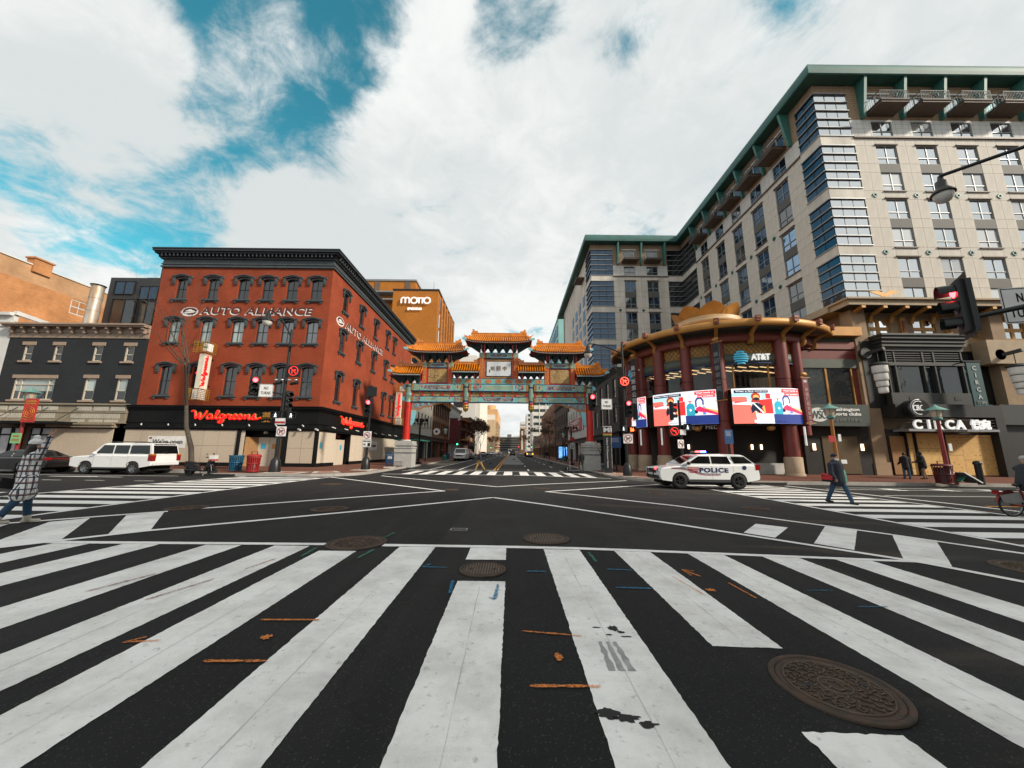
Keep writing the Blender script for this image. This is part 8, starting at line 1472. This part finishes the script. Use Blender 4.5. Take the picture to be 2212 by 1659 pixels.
def plate(par, x, y, z, rz, w, h, lines, m=SIGW, name='sign_plate', tm=None):
    M = LOC(x, y, z, rz); o = put(name, MB().box(-w/2, w/2, 0, .015, -h/2, h/2), m, par, M); b_ = .012
    put('border', MB().box(-w/2+.02, w/2-.02, -.004, 0, h/2-.035, h/2-.02).box(-w/2+.02, w/2-.02, -.004, 0, -h/2+.02, -h/2+.035).box(-w/2+.02, -w/2+.035, -.004, 0, -h/2+.02, h/2-.02).box(w/2-.035, w/2-.02, -.004, 0, -h/2+.02, h/2-.02), BLACK, o, M)
    for key, dz, tw_, th in lines: letters('sign_letters', key, M @ LOC(0, -.006, dz), tm or BLACK, o, tw_, th, .003)
    return o
def post(t, x, y, z0, z1, r0=.10, r1=.075):
    put('pole', MB().cone((x, y, z0), (x, y, z1), r0, r1, 14), BLACKM, t); put('pole_base', MB().lathe([(.34, z0), (.33, z0+.25), (.27, z0+.75), (.2, z0+.85), (.13, z0+.95)], (x, y, 0), 10), BLACKM, t); put('base_plinth', MB().box(x-.42, x+.42, y-.42, y+.42, z0-.04, z0+.03), CONC2, t)
def luminaire(t, x, y, z, dx, dy, dz=1.5, k=1.):
    """curved arm with a teardrop lamp; x,y,z is the arm root on the pole"""
    e = (x+dx, y+dy, z+dz); pts = [(x+dx*u, y+dy*u, z+dz*sin(u*pi/2)) for u in (0, .15, .35, .6, .85, 1)]; put('lamp_arm', MB().tube(pts, [.06, .055, .05, .045, .04, .04], 8), BLACKM, t)
    lx, ly, lz = e; put('lamp_hood', MB().lathe([(a*k, b*k) for a, b in ((.05, 0), (.08, -.2), (.16, -.25), (.17, -.5), (.2, -.55), (.34, -.72), (.36, -.8), (.3, -.78))], (lx, ly, lz), 16), BLACKM, t); put('lamp_globe', MB().lathe([(a*k, b*k) for a, b in ((.3, -.76), (.29, -.92), (.2, -1.08), (.05, -1.16), (.001, -1.17))], (lx, ly, lz), 16), LGLS, t)
def ped(t, x, y, z, rz, num=None):
    M = LOC(x, y, z, rz); o = put('pedestrian_signal', MB().box(-.22, .22, 0, .25, -.22, .22).box(-.25, .25, -.16, 0, .2, .23).box(-.25, -.22, -.16, 0, -.2, .2).box(.22, .25, -.16, 0, -.2, .2), BLACKM, t, M)
    if num: letters('countdown', num, M @ LOC(0, -.01, 0), glow('count_orange', (1, .12, .02), 4), o, .3, .26)
    else: put('walking_figure', MB().ball((0, -.01, .11), .03, 8, 5).tube([(0, -.01, .07), (0, -.01, -.02), (-.06, -.01, -.13)], .016, 5).tube([(0, -.01, -.02), (.06, -.01, -.13)], .016, 5).tube([(-.06, -.01, .0), (0, -.01, .05), (.07, -.01, .0)], .013, 5), glow('walk_white', (.8, .85, .9), 1.6), o, M)
# corner by the boarded shop
x, y = -14.95, 23.75; t = root('signal_pole', 'black signal pole with curved street lamp before the boarded corner shop', 'signal pole', (x, y, .08)); post(t, x, y, .08, 9.5, .12, .08); luminaire(t, x, y, 9.0, -1.75, 0, 1.9); signal(t, -16.85, y-.15, 5.62, radians(38), 0, .36, 1.15); plate(t, -16.1, y-.1, 5.3, radians(8), .85, .85, (('noturns1', .16, .26, .2), ('noturns2', -.16, .6, .2))); put('mast_arm', MB().tube([(x, y, 5.05), (-16.9, y, 5.45)], .045, 8), BLACKM, t); signal(t, x+.35, y, 4.65, radians(60), None, .36, 1.15); ban_sign(t, x+.5, y-.1, 6.63, 0, .78, 'leddim_R'); ped(t, x-.3, y-.15, 3.7, radians(20)); ped(t, x+.6, y, 3.7, radians(60)); ban_sign(t, x+.2, y-.14, 2.66, 0, .62, 'plain_R'); put('solar_panel', MB().cbox((x+.3, y-.2, 8.35), (.5, .4, .04), Matrix.Rotation(.6, 3, 'X')), DLENS, t); put('banner_plate', MB().box(x-.25, x+.4, y-.17, y-.15, 3.1, 3.5), SIGW, t); put('banner_stripe', MB().box(x-.25, x+.4, y-.18, y-.17, 3.16, 3.3), SIGR, t)
for dx in (-.5, .6): put('camera', MB().cone((x+dx-.25, y, 5.78), (x+dx+.25, y-.1, 5.84), .09, .11, 10), BLACKM, t)
for dx in (-.55, -.15, .3, .75): put('spot_lamp', MB().ball((x+dx, y-.12, 6.0), (.12, .1, .1), 8, 6), CHROME, t)
x, y = -10.8, 27.8; t = root('signal_pole', 'short black signal pole with lit red lamp near the mailbox', 'signal pole', (x, y, .1)); post(t, x, y, .1, 5.9, .1, .08); signal(t, x-.12, y-.15, 4.75, radians(8), 0); put('ban_sign_back', MB().box(x-.33, x+.42, y-.12, y, 5.57, 6.3), BLACKM, t); ban_sign(t, x, y-.13, 2.62, 0, .6, 'plain_L'); o = plate(t, x, y-.13, 2.03, 0, .66, .56, (('diag', .15, .5, .1),), name='crossing_sign'); letters('sign_letters', 'ok', LOC(x-.15, y-.14, 1.95), BLACK, o, .2, .12, .003); put('walking_figure', MB().box(x+.08, x+.26, y-.145, y-.135, 1.82, 2.06), BLACK, o)
# corner by the arch on the pavilion side
x, y = 8.35, 26.9; zb = szr(x, y); t = root('signal_pole', 'black signal pole with lamp arm reaching towards the arch', 'signal pole', (x, y, zb)); post(t, x, y, zb, 9.7, .12, .08); luminaire(t, x, y, 8.95, -2.6, 0, .75); put('mast_arm', MB().tube([(x, y, 4.85), (5.6, y, 4.95)], .05, 8), BLACKM, t); signal(t, 5.95, y-.2, 5.2, radians(0), 0); plate(t, 7.0, y-.1, 5.05, 0, .8, .78, (('noturns1', .15, .24, .18), ('noturns2', -.15, .58, .18))); signal(t, 8.6, y-.2, 4.75, radians(-8), 0); ban_sign(t, 8.35, y-.25, 6.75, 0, .78, 'led_R'); ped(t, 8.15, y-.2, 3.25, radians(-60)); ped(t, 8.75, y-.2, 3.2, radians(10), 'n26'); ban_sign(t, 8.45, y-.14, 2.55, 0, .68, 'plain_R')
x, y = 11.35, 24.7; zb = szr(x, y); t = root('signal_pole', 'black signal pole rising behind the police car before the video screens', 'signal pole', (x, y, zb)); post(t, x, y, zb, 5.1, .1, .07); signal(t, x-.42, y, 4.35, radians(70), None, .36, 1.2); ban_sign(t, x-.45, y-.1, 2.98, 0, .66, 'leddim_L'); ped(t, x+.45, y-.1, 3.25, radians(-20)); ban_sign(t, x-.1, y-.14, 2.15, radians(25), .55, 'plain_L'); put('banner_plate', MB().box(x-.1, x+.3, y-.12, y-.1, 2.75, 3.1), SIGW, t)
# near mast reaching in from outside the picture
mp_ = drape([[(12.6, -8), (60, -8), (60, 3.4), (13.6, 3.4), (12.6, 2.4)]], .14, PAVE, 'pavement', None, gz, [], []); tag(mp_, kind='structure')
t = root('signal_pole', 'signal mast reaching in at the picture edge with lamp, red light and sign', 'signal pole', (14.2, 3.0, 0)); post(t, 14.2, 3.0, -.07, 7.8, .14, .1); put('mast_arm', MB().tube([(14.2, 3.0, 5.0), (12.0, 5.3, 4.75), (9.55, 7.6, 4.42)], [.08, .07, .05], 8), BLACKM, t); signal(t, 9.66, 7.5, 4.72, radians(-126), 0, .37, 1.15); plate(t, 10.88, 7.3, 4.72, radians(-12), .8, .8, (('noturns1', .17, .26, .2), ('noturns2', -.17, .6, .2))); luminaire(t, 14.2, 3.0, 7.75, -4.15, 4.6, .3, .6)
# lantern posts
LGR = mat('verdigris', (.12, .27, .24), .6, var=.15); LGW = mat('lantern_pane', (.42, .33, .24), .4, emit=.1)
def lantern_post(x, y, z, h, colm, basem, label, banner=None, basebox=.34):
    t = root('lantern_post', label, 'street lamp', (x, y, z), 'Chinatown lantern posts'); put('base', MB().lathe([(basebox*1.05, 0), (basebox, .6), (basebox*.8, .78), (.12, .85)], (x, y, z), 8), basem, t); put('shaft', MB().cone((x, y, z+.8), (x, y, z+h-.95), .12, .09, 12), colm, t); put('collar', MB().lathe([(.1, 0), (.2, .06), (.24, .2), (.1, .24)], (x, y, z+h-1.0), 8), LGR, t)
    put('lantern', MB().lathe([(.24, 0), (.30, .42)], (x, y, z+h-.76), 4, pi/4, 2*pi+pi/4), LGW, t); put('lantern_roof', MB().lathe([(.56, 0), (.36, .12), (.12, .26), (.05, .34), (.001, .4)], (x, y, z+h-.34), 4, pi/4, 2*pi+pi/4), LGR, t)
    for i in range(4): a = pi/4+i*pi/2; put('lantern_bar', MB().bar((x+.25*cos(a), y+.25*sin(a), z+h-.76), (x+.31*cos(a), y+.31*sin(a), z+h-.34), .035), LGR, t)
    return t
RLM = mat('lamp_post_red', (.22, .018, .018), .5, var=.1); OLM = mat('lamp_post_orange', (.34, .13, .02), .5, var=.12); GRB = mat('lamp_base_green', (.02, .16, .12), .6)
t = lantern_post(-34.4, 25.9, .12, 5.55, RLM, RLM, 'red lantern post with red banner behind the plaid coat'); BNR = mat('banner_red', (.50, .025, .02), .6, var=.1); b_ = put('banner', MB().box(-34.25, -33.3, 25.6, 25.63, 3.2, 4.85), BNR, t); YW = mat('banner_yellow', (.55, .32, .05), .6)
letters('banner_letters', 'china', LOC(-33.77, 25.58, 4.68), YW, b_, .7, .13, .003); letters('banner_letters', 'town', LOC(-33.77, 25.58, 4.5), YW, b_, .7, .13, .003)
for r_ in (.12, .25, .38): put('banner_ornament', MB().tube([(-33.77+r_*cos(2*pi*i/8), 25.585, 3.9+r_*sin(2*pi*i/8)) for i in range(9)], .014, 4), YW, b_)
for s in (-1, 1):
    for z_ in (3.35, 3.5): put('banner_ornament', MB().tube([(-33.77+s*.05, 25.585, z_), (-33.77+s*.42, 25.585, z_+.12)], .014, 4), YW, b_)
put('notice', MB().box(-34.75, -34.05, 25.7, 25.72, 1.75, 2.45), mat('notice_green', (.22, .50, .20), .6, var=.1), t); put('notice_lines', MB().box(-34.6, -34.2, 25.69, 25.7, 2.2, 2.28).box(-34.65, -34.15, 25.69, 25.7, 2.0, 2.05).box(-34.65, -34.15, 25.69, 25.7, 1.9, 1.94), SIGR, t)
t = lantern_post(20.75, 23.75, szr(20.7, 23.7), 4.95, OLM, GRB, 'orange lantern post with green base behind the masked walker'); put('bus_plate', MB().box(20.3, 20.7, 23.6, 23.62, 2.35, 2.75), SIGR, t); put('bus_plate', MB().box(20.92, 21.1, 23.6, 23.62, 2.4, 2.85), SIGW, t); put('pale_flag', MB().box(20.85, 21.2, 23.55, 23.57, 1.0, 1.25), SIGW, t)
t = lantern_post(26.75, 22.95, szr(26.7, 23), 4.85, RLM, RLM, 'dark red lantern post standing behind the red litter bin'); put('parking_plate', MB().box(26.95, 27.15, 22.8, 22.82, 1.85, 2.3), SIGW, t)
for x_, y_, h_, l_ in ((-10.5, 58.6, 5.0, 'lantern post on the far pavement by the blue bin and round shop sign'), (-10.6, 92, 5.0, 'lantern post further along before the maroon banners'), (9.2, 66, 5.0, 'lantern post on the arcade side beyond the speed sign'), (9.2, 104, 5.0, 'farthest lantern post on the arcade side')): lantern_post(x_, y_, szl(x_, y_) if x_ < 0 else szr(x_, y_), h_, RLM if x_ < 0 else BLACKM, GRB, l_)
# lamp clusters on dark poles
def cluster(x, y, z, label, n):
    t = root('floodlight_pole', label, 'street lamp', (x, y, z)); put('pole', MB().cone((x, y, z), (x, y, z+5.0), .12, .1, 10), BLACKM, t); put('foot', MB().box(x-.3, x+.3, y-.3, y+.3, z, z+.25), BLACKM, t); put('crossbar', MB().box(x-1.0, x+.9, y-.04, y+.04, z+4.35, z+4.43), BLACKM, t)
    for i in range(n): xx = x-.85+i*1.65/(n-1); put('floodlight', MB().cone((xx, y, z+4.6), (xx+.15*(-1)**i, y-.15, z+4.95), .1, .17, 8).box(xx-.03, xx+.03, y-.03, y+.03, z+4.43, z+4.6), BLACKM, t)
    return t
cluster(-10.25, 41.2, .08, 'dark pole with four floodlights behind the stone pedestal', 4); t = cluster(7.85, 48.5, szr(7.85, 48), 'dark pole with floodlights and speed limit sign past the arch', 4); o = plate(t, 7.95, 48.3, 2.35, 0, .62, .78, (('speed', .24, .45, .12), ('t25', -.1, .42, .34))); put('red_plate', MB().box(7.65, 8.2, 48.3, 48.32, 2.95, 3.45), SIGR, t)
# bins, mailbox, hydrant, pylon
def bin_(x, y, z, m, label, r=.36, h=.95, lid=False):
    t = root('litter_bin', label, 'litter bin', (x, y, z)); put('liner', MB().lathe([(r*.8, .05), (r*.86, h-.1), (r*.5, h-.1)], (x, y, z), 20), BLACKM, t)
    for i in range(22): a = 2*pi*i/22; put('slat', MB().bar((x+r*.82*cos(a), y+r*.82*sin(a), z+.05), (x+r*cos(a), y+r*sin(a), z+h), .06, .015), m, t)
    for zz, rr in ((.08, .85), (h*.55, .94), (h, 1.03)): put('hoop', MB().lathe([(r*rr, 0), (r*rr+.025, .01), (r*rr+.025, .05), (r*rr, .06)], (x, y, z+zz-.03), 24), m, t)
    if lid:
        put('lid', MB().lathe([(r*1.08, h), (r*.95, h+.1), (r*.45, h+.12)], (x, y, z), 20), m, t)
        for s in (-1, 1): put('lid_strap', MB().box(x+s*r*.5-.02, x+s*r*.5+.02, y-.02, y+.02, z+h+.1, z+h+.28), m, t)
        put('lid_strap', MB().box(x-r*.5, x+r*.5, y-.02, y+.02, z+h+.26, z+h+.29), m, t)
BLUEB = mat('bin_blue', (.012, .10, .19), .45, var=.12); REDBN = mat('bin_red', (.30, .015, .015), .45, var=.12); bin_(-17.85, 24.3, .09, BLUEB, 'blue slatted litter bin on the brick pavement by the scooter', .4, 1.0); bin_(-16.35, 23.75, .08, REDBN, 'red litter bin with lid next to the blue bin', .38, 1.0, True); bin_(-10.6, 61.9, .1, BLUEB, 'small blue bin on the far pavement by the white van', .36, 1.0); bin_(9.0, 62, szr(9, 62), BLUEB, 'small blue bin on the arcade pavement', .36, 1.0); bin_(26.2, 22.75, szr(26.2, 23), mat('bin_maroon', (.10, .010, .012), .5), 'dark red square-sided litter bin at the red lantern post', .44, 1.1, True)
t = root('mailbox', 'blue post box with rounded top beside the arch pedestal', 'mailbox', (-10.35, 31.9, .1)); MBL = mat('mailbox_blue', (.010, .035, .085), .35, coat=.3); P = [(-.32, .35), (.32, .35), (.32, 1.0)]+[(.32*cos(a), 1.0+.32*sin(a)) for a in [pi*i/10 for i in range(1, 10)]]+[(-.32, 1.0)]; M = LOC(-10.35, 31.9, .1, radians(14)); put('body', MB().prism(P, -.28, .28), MBL, t, M); put('emblem', MB().box(-.16, .16, -.288, -.281, .72, .9), SIGW, t, M); put('emblem_bird', MB().prism([(-.13, .75), (.1, .75), (.14, .86), (-.02, .82), (-.1, .86)], -.294, -.289), MBL, t, M); put('chute', MB().box(-.22, .22, -.3, -.28, 1.02, 1.06), CHROME, t, M); put('plinth', MB().box(-.45, .5, -.4, .4, -.04, .06), CONC2, t, M)
for a in (-.26, .26):
    for b_ in (-.22, .22): put('leg', MB().box(a-.04, a+.04, b_-.04, b_+.04, .06, .36), MBL, t, M)
def low_fence(x0, x1, y, z, label):
    t = root('tree_box_fence', label, 'fence', (x0, y, z)); put('rail', MB().box(x0, x1, y-.015, y+.015, z+.42, z+.45), BLACKM, t); put('rail', MB().box(x0, x1, y-.015, y+.015, z+.08, z+.11), BLACKM, t)
    for i in range(int((x1-x0)/.12)+1): put('picket', MB().box(x0+i*.12-.01, x0+i*.12+.01, y-.01, y+.01, z, z+.45), BLACKM, t)
low_fence(-11.2, -9.95, 34.2, .08, 'low black iron fence in front of the mailbox side pedestal'); low_fence(-13.5, -11.2, 42, .15, 'low black fence behind the stone pedestal near the shelter'); low_fence(8.4, 9.8, 34.3, szr(9, 34), 'low black fence beside the pavilion side pedestal'); low_fence(-20.6, -18.9, 26.3, .13, 'low black fence at the foot of the bare tree by the scooter')
px_, py_ = 7.95, 30.6; zb = szr(px_, py_); t = root('metro_pylon', 'dark metro station pylon with white M and coloured stripes', 'pylon', (px_, py_, zb)); PYB = mat('pylon_brown', (.022, .022, .024), .5); M = LOC(px_, py_, zb, radians(-22)); put('shaft', MB().box(-.3, .3, -.3, .3, 0, 3.0), PYB, t, M); put('head', MB().box(-.31, .31, -.31, .31, 3.25, 3.75), PYB, t, M); put('cap', MB().box(-.32, .32, -.32, .32, 3.75, 3.8), SIGW, t, M); put('slab', MB().box(-.5, .5, -.5, .5, -.02, .04), CONC2, t, M)
for k, c_ in enumerate(((.30, .02, .02), (.5, .14, .01), (.6, .42, .02), (.02, .2, .06))): put('colour_stripe', MB().box(-.312, .312, -.312, .312, 3.19-k*.06, 3.25-k*.06), mat('stripe%d' % k, c_, .5), t, M)
for r_ in (0, radians(90)):
    Mr = M @ Matrix.Rotation(r_, 4, 'Z'); letters('metro_letter', 'M', Mr @ LOC(0, -.315, 3.5), SIGW, t, .5, .38); letters('station_name', 'gallery', Mr @ LOC(0, -.305, 1.65) @ Matrix.Rotation(radians(90), 4, 'Y'), SIGW, t, 2.4, .17)
t = root('fire_hydrant', 'dark green fire hydrant next to the metro pylon', 'hydrant', (7.95, 32.2, 0)); HY = mat('hydrant_green', (.015, .05, .06), .5); put('barrel', MB().lathe([(.16, -.1), (.16, .1), (.12, .12), (.12, .5), (.16, .52), (.15, .6), (.08, .72), (.03, .76)], (7.95, 32.2, szr(8, 32)), 14), HY, t)
for s in (-1, 1): put('outlet', MB().cone((7.95+s*.1, 32.2, .4), (7.95+s*.24, 32.2, .4), .06, .07, 10), HY, t)
t = root('leaning_post', 'thin striped marker post leaning against the pavilion side pedestal', 'post', (8.6, 34.6, 0)); put('rod', MB().cone((8.75, 34.6, szr(8.6, 34.6)), (8.2, 35.0, 1.9), .035, .03, 8), BLACKM, t); put('striped_end', MB().cone((8.2, 35.0, 1.9), (8.0, 35.1, 2.6), .05, .05, 8), mat('pale_stripe', (.45, .3, .24), .6), t)
def info(x, y, z, label, h, w, ph):
    t = root('info_board', label, 'sign', (x, y, z)); put('post', MB().box(x-.06, x+.06, y-.05, y+.05, z, z+h), BLACKM, t); put('foot', MB().box(x-.3, x+.3, y-.25, y+.25, z-.02, z+.06), BLACKM, t); b = put('board', MB().box(x-w/2, x+w/2, y-.08, y-.05, z+h-ph, z+h), mat('board_blue', (.012, .07, .20), .5), t)
    for i in range(5): put('text_line', MB().box(x-w/2+.08, x+w*.28-.05*(i % 2), y-.085, y-.08, z+h-.12-i*.08, z+h-.105-i*.08), SIGW, b)
info(9.35, 33.2, szr(9.3, 33), 'blue information board behind the metro pylon', 3.0, .95, .95); info(15.4, 26.2, szr(15.4, 26), 'dark blue information board standing behind the police car roof', 3.3, .6, 1.0)
t = root('bollard', 'thick black bollard near the share bicycle', 'bollard', (28.6, 22.9, -.1)); put('shaft', MB().cone((28.6, 22.9, -.15), (28.6, 22.9, 1.05), .16, .16, 14), BLACKM, t); put('cap', MB().lathe([(.2, 1.05), (.2, 1.15), (.15, 1.25), (.001, 1.28)], (28.6, 22.9, 0), 14), BLACKM, t)
t = root('fallen_a_board', 'toppled board leaning on the dark red bin over the kerb', 'board', (27.3, 22.6, -.1)); put('panel', MB().cbox((27.35, 22.65, .28), (1.1, .8, .05), Matrix.Rotation(radians(32), 3, 'Y')), mat('board_grey', (.16, .17, .17), .6), t); put('edge', MB().cbox((27.37, 22.24, .3), (1.14, .04, .06), Matrix.Rotation(radians(32), 3, 'Y')), SIGW, t); put('rear_leaf', MB().cbox((26.9, 22.7, .2), (.5, .7, .03), Matrix.Rotation(radians(-40), 3, 'Y')), GRB, t)
# shelter, kiosk, banners down the street
t = root('bus_shelter', 'dark glass bus shelter on the far pavement behind the pedestal', 'shelter', (-12.4, 46, .12))
for x_ in (-13.4, -11.4):
    for y_ in (44, 49.5): put('post', MB().box(x_-.05, x_+.05, y_-.05, y_+.05, .1, 2.7), BLACKM, t)
put('canopy', MB().box(-13.8, -11.0, 43.6, 50, 2.7, 2.85), GRB, t); put('poster_case', MB().box(-13.3, -11.5, 43.95, 44.05, .4, 2.5), BLACKM, t); put('poster', MB().box(-13.1, -11.7, 43.93, 43.95, .6, 2.35), mat('poster_dark', (.05, .05, .045), .6, var=.5, scale=6), t); put('glass', MB().quad((-13.4, 44, .4), (-13.4, 49.5, .4), (-13.4, 49.5, 2.5), (-13.4, 44, 2.5)), GL_DARK, t)
for i, y_ in enumerate((74.0, 77.5)): t = root('screen_kiosk', ['glowing blue advertising kiosk on the arcade pavement', 'second blue advertising kiosk just behind the first'][i], 'kiosk', (10.1+i*.9, y_, 0)); put('case', MB().box(9.35+i*.9, 10.85+i*.9, y_, y_+.25, -.05, 2.75), BLACKM, t); put('screen', MB().box(9.45+i*.9, 10.75+i*.9, y_-.02, y_, .35, 2.55), mat('kiosk_screen', (.02, .22, .75), .4, var=.5, scale=1.5, col2=(.25, .5, .8), emit=1.1), t)
for i, y_ in enumerate((88.5, 95)): t = root('maroon_banner', ['maroon street banner at the edge of the brown-piered front', 'second maroon street banner on the white row building'][i], 'banner', (-13.8, y_, 4)); put('cloth', MB().box(-14.9, -13.0, y_, y_+.05, 3.2, 9.2), mat('banner_dark_red', (.16, .02, .025), .7, var=.2), t); put('arm', MB().box(-15.3, -12.9, y_, y_+.06, 9.2, 9.3), BLACKM, t)
t = root('round_shop_sign', 'round white shop sign hanging over the far pavement', 'sign', (-12.2, 60, 4.6)); put('disc', MB().cone((-12.2, 60, 4.6), (-12.2, 60.1, 4.6), .55, .55, 24), SIGW, t); put('emblem', MB().cbox((-12.2, 59.98, 4.6), (.35, .03, .35), Matrix.Rotation(pi/4, 3, 'Y')), NB, t); put('arm', MB().box(-15.3, -12.2, 60.03, 60.08, 5.1, 5.15), BLACKM, t)
GRN = glow('signal_green', (.05, 1, .45), 4)
for i, (x_, y_, m_) in enumerate(((-9.6, 66, GRN), (-9.6, 175, GRN), (7.0, 165, GRN), (7.0, 128, GRN), (-6, 178, RLENS), (3.5, 178, RLENS))):
    t = root('far_signal', ['green far signal lamp by the round shop sign', 'green far signal before the tan block', 'green far signal on the arcade side', 'green signal above the parked far cars', 'red far signal over the approaching lane', 'red far signal over the receding lane'][i], 'signal', (x_, y_, 0)); h_ = 3.4 if i != 0 else 3.0; put('pole', MB().cone((x_, y_, 0), (x_, y_, h_+.9), .07, .06, 8), BLACKM, t); put('head', MB().box(x_-.18, x_+.18, y_-.25, y_-.05, h_-.5, h_+.55), BLACKM, t); put('lens', MB().cone((x_, y_-.27, h_+(.3 if m_ is RLENS else -.3)), (x_, y_-.25, h_+(.3 if m_ is RLENS else -.3)), .13, .13, 12), m_, t)
# ================================================================ TREES
BARK = mat('grey_bark', (.085, .070, .055), .9, var=.3, scale=8, bump=.4); BARKD = mat('dark_bark', (.075, .052, .04), .9, var=.3, scale=6)
def tree(x, y, z, h, r, seed, label, m=BARK, leaf=None, trunk=.4, depth=5, spread=.55, lean=(0, 0), nleaf=0, group='bare street trees'):
    R = random.Random(seed); t = root('street_tree', label, 'tree', (x, y, z), group); tk = MB(); br = MB(); tw_ = MB(); tips = []
    def grow(p, d, l, r0, k):
        n = 3; pts = [p]; rs = [r0]
        for i in range(n):
            d = (d+Vector((R.uniform(-.16, .16), R.uniform(-.16, .16), R.uniform(-.02, .12)))).normalized(); p = p+d*l/n; pts.append(p); rs.append(r0*(1-.38*(i+1)/n))
        (tk if k == depth else br if k > 2 else tw_).tube(pts, rs, 7 if k > 3 else 5 if k > 2 else 3, k == depth)
        if k <= 2: tips.append(p)
        if k == 0: return
        c = 3 if k >= depth-1 else R.choice((2, 3))
        for j in range(c):
            a = R.uniform(0, 2*pi); s = spread*R.uniform(.6, 1.35); o = d.orthogonal().normalized(); q = d.cross(o); nd = (d*cos(s)+(o*cos(a)+q*sin(a))*sin(s)); nd.z += .12; grow(p if j else pts[-2].lerp(p, .6), nd.normalized(), l*R.uniform(.62, .82), rs[-1]*R.uniform(.6, .8), k-1)
    grow(Vector((x, y, z)), Vector((lean[0], lean[1], 1)).normalized(), h*trunk, r, depth)
    put('trunk', tk, m, t); put('branches', br, m, t); c = put('crown', tw_, m, t)
    if nleaf:
        lf = MB()
        for i in range(nleaf):
            p = R.choice(tips)+Vector((R.gauss(0, .35), R.gauss(0, .35), R.gauss(0, .35))); a = Vector((R.uniform(-1, 1), R.uniform(-1, 1), R.uniform(-1, 1))).normalized(); b = a.orthogonal().normalized()*R.uniform(.07, .15); e = a.cross(b); lf.quad(p-b-e, p+b-e, p+b+e, p-b+e)
        put('leaves', lf, leaf, t)
tree(-22.3, 26.2, .12, 8.6, .18, 4, 'slender bare tree before the red brick building beside the SUV', trunk=.52, depth=7, spread=.62); tree(-43.5, 26.4, .12, 7.5, .16, 9, 'bare tree at the picture edge before the white building', trunk=.4, depth=6, spread=.6)
BRL = mat('brown_leaves', (.075, .035, .018), .8, var=.4, scale=3); ORL = mat('russet_leaves', (.20, .095, .04), .8, var=.3, scale=2)
for i, (x_, y_, h_, s_, nl, lm) in enumerate(((-10.9, 78, 7.5, 21, 0, None), (-10.8, 96, 8, 22, 500, BRL), (-10.8, 112, 9.5, 23, 3500, BRL), (-10.8, 125, 10, 24, 3500, BRL), (-10.8, 250, 12, 25, 1500, ORL), (-10.8, 280, 12, 26, 1500, ORL), (8.6, 58, 8.5, 31, 0, BRL), (8.6, 70, 9.5, 32, 0, BRL), (8.6, 84, 10, 33, 0, BRL), (8.7, 98, 9.5, 34, 300, BRL), (8.7, 114, 9, 35, 500, BRL), (8.7, 240, 11, 36, 1500, ORL))):
    tree(x_, y_, .1 if x_ < 0 else 0, h_, .15, s_, ['thin bare tree by the parked van on the far pavement', 'bare tree beside the maroon banners', 'brown-leaved tree before the dark brick row', 'second brown-leaved tree before the white slab tower', 'russet tree at the foot of the tan block', 'farther russet tree by the tan block', 'bare tree rising behind the arch on the arcade side', 'tall bare tree before the red property sign', 'third bare tree along the arcade pavement', 'fourth bare tree along the arcade pavement', 'fifth tree along the arcade pavement, still holding brown leaves', 'distant russet tree on the arcade side'][i], BARKD, lm, .34, 6 if y_ < 130 else 5, .5, nleaf=nl)
# ---------------------------------------------------------------- tidy
for o in bpy.data.objects:
    if '_w' in o: del o['_w']
